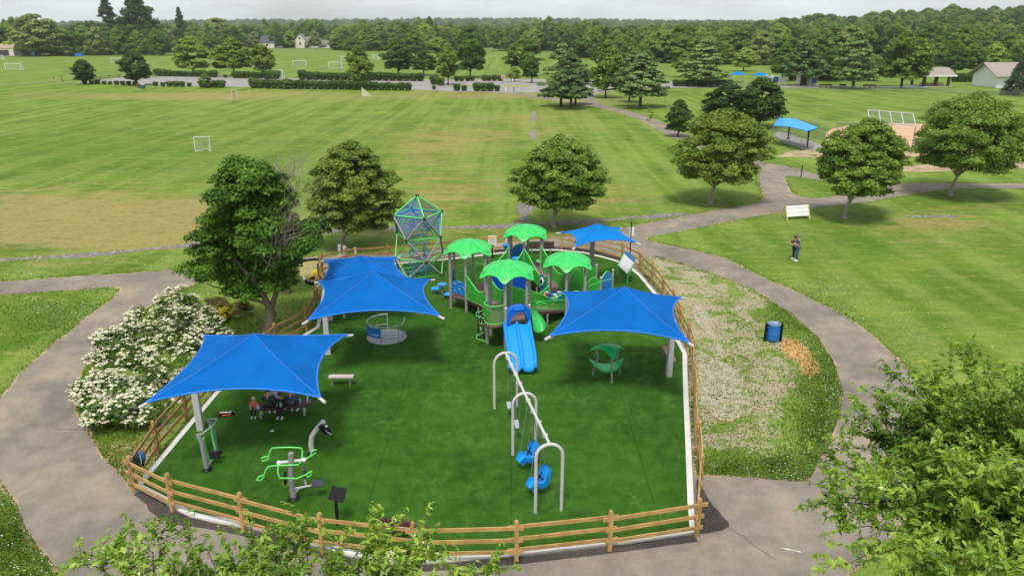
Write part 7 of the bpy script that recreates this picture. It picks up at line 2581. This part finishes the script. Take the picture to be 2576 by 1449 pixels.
for (u, v, lab, col) in ((352, 222, 'red recycling bin under the parking lot tree', (120, 50, 50)), (360, 223.5, 'teal recycling bin with white lid under the parking lot tree', (40, 96, 106))):
    g = G(u, v); t = thing('recycling_bin', tuple(g), lab, 'bin')
    MB().lathe((g.x, g.y, 0), [(.55, 0), (.62, .05), (.68, 1.0), (.66, 1.06)], 12).build('body', mat('bin_%d' % col[0], srgb(*col), .6), t)
    MB().lathe((g.x, g.y, 1.06), [(.66, 0), (.4, .08), (.05, .1)], 12).build('lid', M_WHITE if col[0] == 40 else mat('bin_%d' % col[0], srgb(*col), .6), t)
def lot_fence():
    t = thing('rail_fence', tuple(G(246, 205)), 'dark rail fence at the left end of the parking lot', 'fence')
    pts = [(243, 207), (252, 203), (275, 199), (300, 197), (345, 196), (400, 195)]
    w = [G(u, v) for u, v in pts]
    for a, b in zip(w[:-1], w[1:]):
        MB().box((a.x, a.y, .6), (.18, .18, 1.2)).build('post', mat('grey_fence_wood', srgb(110, 96, 80), .9), t)
        for z in (.45, .95): MB().beam(V3(a, z), V3(b, z), .06, .16).build('rail', mat('grey_fence_wood', srgb(110, 96, 80), .9), t)
    for (u, v) in ((158, 210), (136, 202)):
        pass
lot_fence()
for (u, v, vt, lab) in ((159, 211, 190, 'leaning dark post left of the parking lot'), (137, 203, 193, 'small grey hydrant like post on the far lawn')):
    g = G(u, v); h = at_y(u, vt, g.y).z
    t = thing('wooden_post', tuple(g), lab, 'post')
    MB().tube([V3(g, 0), V3(g + Vector((-.3, 0, 0)), h)], [.16, .12], 8).build('post', mat('grey_fence_wood', srgb(110, 96, 80), .9), t)
    MB().box(V3(g, .1), (.5, .5, .2)).build('footing', mat('pale_concrete', srgb(186, 178, 168), .9), t)

def house(u0, u1, v, hwall, hroof, depth_, label, wall, roofm, gable_front=False, windows=(), door=None, extra=None, cat='house', nm='house', over=.5):
    a, b = G(u0, v), G(u1, v)
    t = thing(nm, tuple(a), label, cat)
    x0, x1, y0, y1 = a.x, b.x, a.y, a.y + depth_
    MB().box(((x0 + x1) / 2, (y0 + y1) / 2, hwall / 2), (x1 - x0, depth_, hwall)).build('wall', wall, t)
    o = over
    r = MB()
    zt, ze = hwall + hroof, hwall - .05
    if gable_front:
        xm = (x0 + x1) / 2
        MB().add([(x0, y0 - .01, hwall), (x1, y0 - .01, hwall), (xm, y0 - .01, zt - .1), (x0, y0 + .25, hwall), (x1, y0 + .25, hwall), (xm, y0 + .25, zt - .1)], [(0, 1, 2), (5, 4, 3), (0, 2, 5, 3), (1, 4, 5, 2)]).build('gable', wall, t)
        for xa in (x0 - o, x1 + o):
            r.add([(xa, y0 - o, ze), (xm, y0 - o, zt), (xm, y1 + o, zt), (xa, y1 + o, ze), (xa, y0 - o, ze - .18), (xm, y0 - o, zt - .18), (xm, y1 + o, zt - .18), (xa, y1 + o, ze - .18)], [(0, 1, 2, 3), (7, 6, 5, 4), (0, 4, 5, 1), (2, 6, 7, 3), (0, 3, 7, 4)])
    else:
        ym = (y0 + y1) / 2
        for ya in (y0 - o, y1 + o):
            r.add([(x0 - o, ya, ze), (x1 + o, ya, ze), (x1 + o, ym, zt), (x0 - o, ym, zt), (x0 - o, ya, ze - .18), (x1 + o, ya, ze - .18), (x1 + o, ym, zt - .18), (x0 - o, ym, zt - .18)], [(0, 1, 2, 3), (7, 6, 5, 4), (0, 4, 5, 1), (0, 3, 7, 4), (1, 5, 6, 2)])
        for xa in (x0, x1):
            MB().add([(xa, y0, hwall), (xa, y1, hwall), (xa, ym, zt - .1), (xa + .2 * (1 if xa == x0 else -1), y0, hwall), (xa + .2 * (1 if xa == x0 else -1), y1, hwall), (xa + .2 * (1 if xa == x0 else -1), ym, zt - .1)], [(0, 1, 2), (5, 4, 3)]).build('gable', wall, t)
    r.build('roof', roofm, t)
    for (fx, z, w, h) in windows:
        x = x0 + (x1 - x0) * fx
        f = MB().box((x, y0 - .06, z), (w + .25, .12, h + .25)).build('window', M_WHITE, t)
        MB().box((x, y0 - .14, z), (w, .06, h)).build('pane', mat('dark_glass', srgb(48, 54, 62), .2), f)
    if door:
        fx, w, h = door
        x = x0 + (x1 - x0) * fx
        MB().box((x, y0 - .08, h / 2), (w, .16, h)).build('door', mat('dark_door', srgb(56, 48, 48), .6), t)
    return t
M_SIDING = mat('cream_siding', srgb(214, 206, 188), .8, .06, 1)
M_SHINGLE = mat('grey_shingles', srgb(128, 120, 116), .9, .12, 2)
M_SHINGLE_DK = mat('dark_shingles', srgb(78, 78, 88), .9, .12, 2)
M_SHINGLE_BR = mat('brown_grey_shingles', srgb(150, 138, 128), .9, .10, 2)
house(-40, 36, 141, 4.2, 2.2, 12, 'beige metal shed with brown roof at the left edge', M_SIDING, mat('tan_roof', srgb(160, 138, 116), .8, .08, 1), door=(.55, 10, 3.2), cat='shed', nm='shed', over=.2)
a = G(48, 141); b = G(88, 141)
t = thing('storage_container', tuple(a), 'pale blue storage container beside the shed', 'container')
MB().box(((a.x + b.x) / 2, a.y + 1.5, 1.5), (b.x - a.x, 3, 2.8)).build('body', mat('pale_blue_steel', srgb(130, 176, 212), .5, .08, 1), t)
for k in range(9): MB().box((a.x + (b.x - a.x) * (k + .5) / 9, a.y - .05, 1.5), (.12, .1, 2.6)).build('rib', mat('pale_blue_steel', srgb(130, 176, 212), .5), t)
house(628, 660, 121, 6.5, 5.5, 16, 'white gabled house with dark roof in the far trees', M_WHITE, M_SHINGLE_DK, gable_front=True, windows=((.3, 3, 1.6, 2), (.7, 3, 1.6, 2), (.5, 8.2, 1.4, 2)), door=(.5, 1.5, 2.4))
house(655, 690, 122, 4.5, 5, 14, 'dark roofed wing beside the white gabled house', M_SIDING, M_SHINGLE_DK, windows=((.5, 2.5, 1.8, 1.6),))
h = house(742, 770, 122, 6, 5, 15, 'left wing of the grey roofed house with chimney', M_SIDING, M_SHINGLE, gable_front=True, windows=((.5, 3.5, 1.4, 2), (.5, 7.5, 1.2, 1.6)))
house(768, 800, 122, 4.2, 4.5, 13, 'grey roofed middle of the far house behind parked cars', M_SIDING, M_SHINGLE, windows=((.3, 2, 1.4, 1.8), (.75, 2, 1.4, 1.8)), door=(.12, 3, 2.6))
house(800, 828, 122, 3.6, 3.6, 12, 'low grey roofed garage wing of the far house', M_SIDING, M_SHINGLE, windows=((.7, 1.8, 1.6, 1.4),))
house(1204, 1228, 119, 7, 5, 16, 'red brick house in the gap of the far trees', mat('red_brick', srgb(158, 84, 74), .9, .12, 1), mat('pinkish_roof', srgb(170, 120, 108), .9), windows=((.3, 3, 1.5, 2), (.7, 3, 1.5, 2)))
M_TIMBER = mat('dark_timber', srgb(78, 56, 48), .8, .1)
def pavilion():
    a, b = G(2322, 219), G(2388, 219)
    t = thing('pavilion', tuple(a), 'open picnic pavilion with grey roof by the far playground', 'pavilion')
    y0, y1 = a.y, a.y + 7
    x0, x1 = a.x, b.x
    for x in (x0 + .3, (x0 + x1) / 2, x1 - .3):
        for y in (y0 + .3, y1 - .3): MB().box((x, y, 1.5), (.55, .55, 3.0)).build('column', M_TIMBER, t)
    ym = (y0 + y1) / 2
    r = MB()
    for ya in (y0 - 1, y1 + 1):
        r.add([(x0 - 1, ya, 2.9), (x1 + 1, ya, 2.9), (x1 + 1, ym, 4.8), (x0 - 1, ym, 4.8), (x0 - 1, ya, 2.7), (x1 + 1, ya, 2.7), (x1 + 1, ym, 4.6), (x0 - 1, ym, 4.6)], [(0, 1, 2, 3), (7, 6, 5, 4), (0, 4, 5, 1), (0, 3, 7, 4), (1, 5, 6, 2)])
    r.build('roof', M_SHINGLE_BR, t)
    MB().box(((x0 + x1) / 2, y0 - 1.02, 2.85), (x1 - x0 + 2.1, .08, .35)).build('fascia', M_WHITE, t)
    MB().box(((x0 + x1) / 2, ym, .04), (x1 - x0 + 1, 8, .08)).build('slab', mat('pale_concrete', srgb(186, 178, 168), .9), t)
    for k in range(4):
        x = x0 + 1.2 + (x1 - x0 - 2.4) * k / 3
        tb = thing('picnic_table', (x, ym - 1, .08), ['first', 'second', 'third', 'fourth'][k] + ' picnic table from the left under the pavilion', 'table', 'picnic tables under the pavilion')
        MB().box((x, ym - 1, .82), (1.5, .8, .08)).build('table_top', M_TIMBER, tb)
        for dy in (-.7, .7): MB().box((x, ym - 1 + dy, .52), (1.5, .28, .06)).build('bench_plank', M_TIMBER, tb)
        for dx in (-.5, .5): MB().beam((x + dx, ym - 1.7, .1), (x + dx, ym - .9, .8), .08, .08).beam((x + dx, ym - .3, .1), (x + dx, ym - 1.1, .8), .08, .08).build('leg', M_TIMBER, tb)
pavilion()
house(2505, 2640, 222, 3.0, 3.2, 11, 'white walled building with wide grey roof at the right edge', M_WHITE, M_SHINGLE_BR, windows=((.6, 1.6, 1.4, 1.2),), cat='building', nm='park_building', over=1.2)
house(2018, 2052, 215, 2.8, 1.4, 5, 'small shelter with brick end behind the far playground pines', mat('pale_block', srgb(196, 184, 176), .9), M_SHINGLE_BR, door=(.12, 1.2, 2.2), cat='building', nm='park_building', over=.6)
def tent(u, v, wpx_, vt, label):
    g = G(u, v); dp = depth(g); w = wpx_ * dp / FPX
    h = at_y(u, vt, g.y).z
    t = thing('shade_tent', tuple(g), label, 'shade tent', 'small blue shade tents at the far playground')
    ze = h - .9
    P = [(g.x - w / 2, g.y - w / 2), (g.x + w / 2, g.y - w / 2), (g.x + w / 2, g.y + w / 2), (g.x - w / 2, g.y + w / 2)]
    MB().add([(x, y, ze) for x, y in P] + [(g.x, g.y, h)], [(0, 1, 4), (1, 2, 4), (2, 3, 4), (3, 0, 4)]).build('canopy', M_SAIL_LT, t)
    for x, y in P: MB().tube([(x * .9 + g.x * .1, y * .9 + g.y * .1, 0), (x * .9 + g.x * .1, y * .9 + g.y * .1, ze)], .07, 6).build('post', M_STEEL_LT, t)
tent(1855, 208, 34, 180, 'left one of the small blue shade tents behind the far trees')
tent(1912, 208, 36, 182, 'right one of the small blue shade tents behind the far trees')
tent(1968, 200, 26, 176, 'blue shade tent peeking through the left far pine')
def far_play():
    for k, (u, v, h, col) in enumerate(((1950, 216, 2.6, M_BLUE_DK), (1968, 217, 2.4, M_STEEL_LT), (2046, 219, 2.5, M_BLUE_DK), (1932, 217, 2.8, M_STEEL_LT))):
        g = G(u, v)
        t = thing('climbing_frame', tuple(g), ['blue and white climbing frame at the far playground', 'grey swing frame at the far playground', 'blue spinner frame right of the small far shelter', 'pale tall play frame left at the far playground'][k], 'play frame')
        MB().tube([V3(g + Vector((-.9, 0, 0)), 0), V3(g + Vector((-.8, 0, 0)), h), V3(g + Vector((.8, 0, 0)), h), V3(g + Vector((.9, 0, 0)), 0)], .1, 7).build('frame', M_WHITE, t)
        MB().box(V3(g, h * .62), (1.2, .4, h * .5)).build('panel', col, t)
    for k, (u, v) in enumerate(((2070, 222), (2085, 222), (2120, 222), (2180, 223), (2196, 223))):
        g = G(u, v); t = thing('park_bench', tuple(g), ORD[k] + ' bench from the left along the far playground fence', 'bench', 'benches along the far playground fence')
        MB().box(V3(g, .45), (1.8, .45, .08)).build('seat', M_TIMBER, t); MB().box(V3(g + Vector((0, .25, 0)), .75), (1.8, .06, .45)).build('backrest', M_TIMBER, t)
        for dx in (-.7, .7): MB().box(V3(g + Vector((dx, 0, 0)), .22), (.1, .4, .44)).build('leg', M_BLACK, t)
    sheet('far_play_floor', wpx([(1900, 214), (2060, 217), (2060, 222), (1900, 220)]), .03, mat('pale_surface', srgb(176, 168, 160), .9, .1, .5))
    sheet('splash_pad', spline(wpx([(2215, 219), (2260, 217.5), (2320, 218), (2330, 221), (2270, 222.5), (2220, 221.5)]), 1, True), .03, mat('pale_teal_surface', srgb(190, 206, 190), .8, .1, .5))
far_play()
def car(u, v, L, label, col, h=1.5):
    g = G(u, v)
    t = thing('parked_car', tuple(g), label, 'car', 'cars parked by the far house')
    prof = [(-.5, .35), (-.5, .62), (-.40, .68), (-.24, 1.0), (.18, 1.0), (.34, .70), (.48, .62), (.5, .35)]
    n = len(prof)
    vs_ = [(g.x + x * L, g.y - .85, z * h) for x, z in prof] + [(g.x + x * L, g.y + .85, z * h) for x, z in prof]
    MB().add(vs_, [tuple(range(n)), tuple(range(2 * n - 1, n - 1, -1))] + [(i, n + i, n + (i + 1) % n, (i + 1) % n) for i in range(n)]).build('body', col, t)
    MB().add([(g.x + x * L, g.y - .87, z * h) for x, z in ((-.34, .70), (-.22, .95), (.16, .95), (.28, .70))], [(0, 1, 2, 3)]).build('window', mat('dark_glass', srgb(48, 54, 62), .2), t)
    for x in (-.31, .31): MB().tube([(g.x + x * L, g.y - .9, .33), (g.x + x * L, g.y - .7, .33)], .33, 12).build('wheel', M_BLACK, t)
car(792, 122.5, 5, 'white car parked in front of the far house', M_WHITE)
car(813, 122.6, 5, 'black van parked at the far house garage', M_BLACK, 2.3)
car(825, 122.8, 4.5, 'second white car parked right of the black van', M_WHITE)
car(705, 122, 4.5, 'pale car left of the far house', M_STEEL_LT)
def dumpster(u, v, label, m):
    g = G(u, v); t = thing('dumpster', tuple(g), label, 'dumpster')
    MB().add([(g.x - 1.8, g.y - 1, .1), (g.x + 1.8, g.y - 1, .1), (g.x + 2.0, g.y - 1.1, 1.7), (g.x - 2.0, g.y - 1.1, 1.7), (g.x - 1.8, g.y + 1, .1), (g.x + 1.8, g.y + 1, .1), (g.x + 2.0, g.y + 1.1, 2.1), (g.x - 2.0, g.y + 1.1, 2.1)],
             [(0, 1, 2, 3), (7, 6, 5, 4), (0, 3, 7, 4), (1, 5, 6, 2), (0, 4, 5, 1)]).build('bin_body', m, t)
    MB().add([(g.x - 2.05, g.y - 1.15, 1.72), (g.x + 2.05, g.y - 1.15, 1.72), (g.x + 2.05, g.y + 1.15, 2.16), (g.x - 2.05, g.y + 1.15, 2.16)], [(0, 1, 2, 3)]).build('lid', M_BLACK, t)
dumpster(183, 143, 'black dumpster left of the blue one by the far drive', M_BLACK)
dumpster(200, 143, 'blue dumpster by the far drive', M_BLUE_MD)
dumpster(136, 142, 'brown dumpster under the wide olive tree', mat('brown_bin', srgb(80, 50, 44), .7))

# ================================================================== AIR
def haze():
    m = bpy.data.materials.new('haze'); m.use_nodes = True
    nt = m.node_tree
    nt.nodes.remove(nt.nodes['Principled BSDF'])
    pv = nt.nodes.new('ShaderNodeVolumePrincipled')
    pv.inputs['Color'].default_value = (.90, .955, 1.0, 1)
    pv.inputs['Density'].default_value = 0.00009
    pv.inputs['Anisotropy'].default_value = .1
    nt.links.new(pv.outputs['Volume'], nt.nodes['Material Output'].inputs['Volume'])
    o = MB().box((0, 3050, 69), (11800, 7100, 140)).build('haze', m)
    tag(o, 'thin pale summer haze over the fields', 'haze', kind='stuff')
HAZE = True
if HAZE: haze()
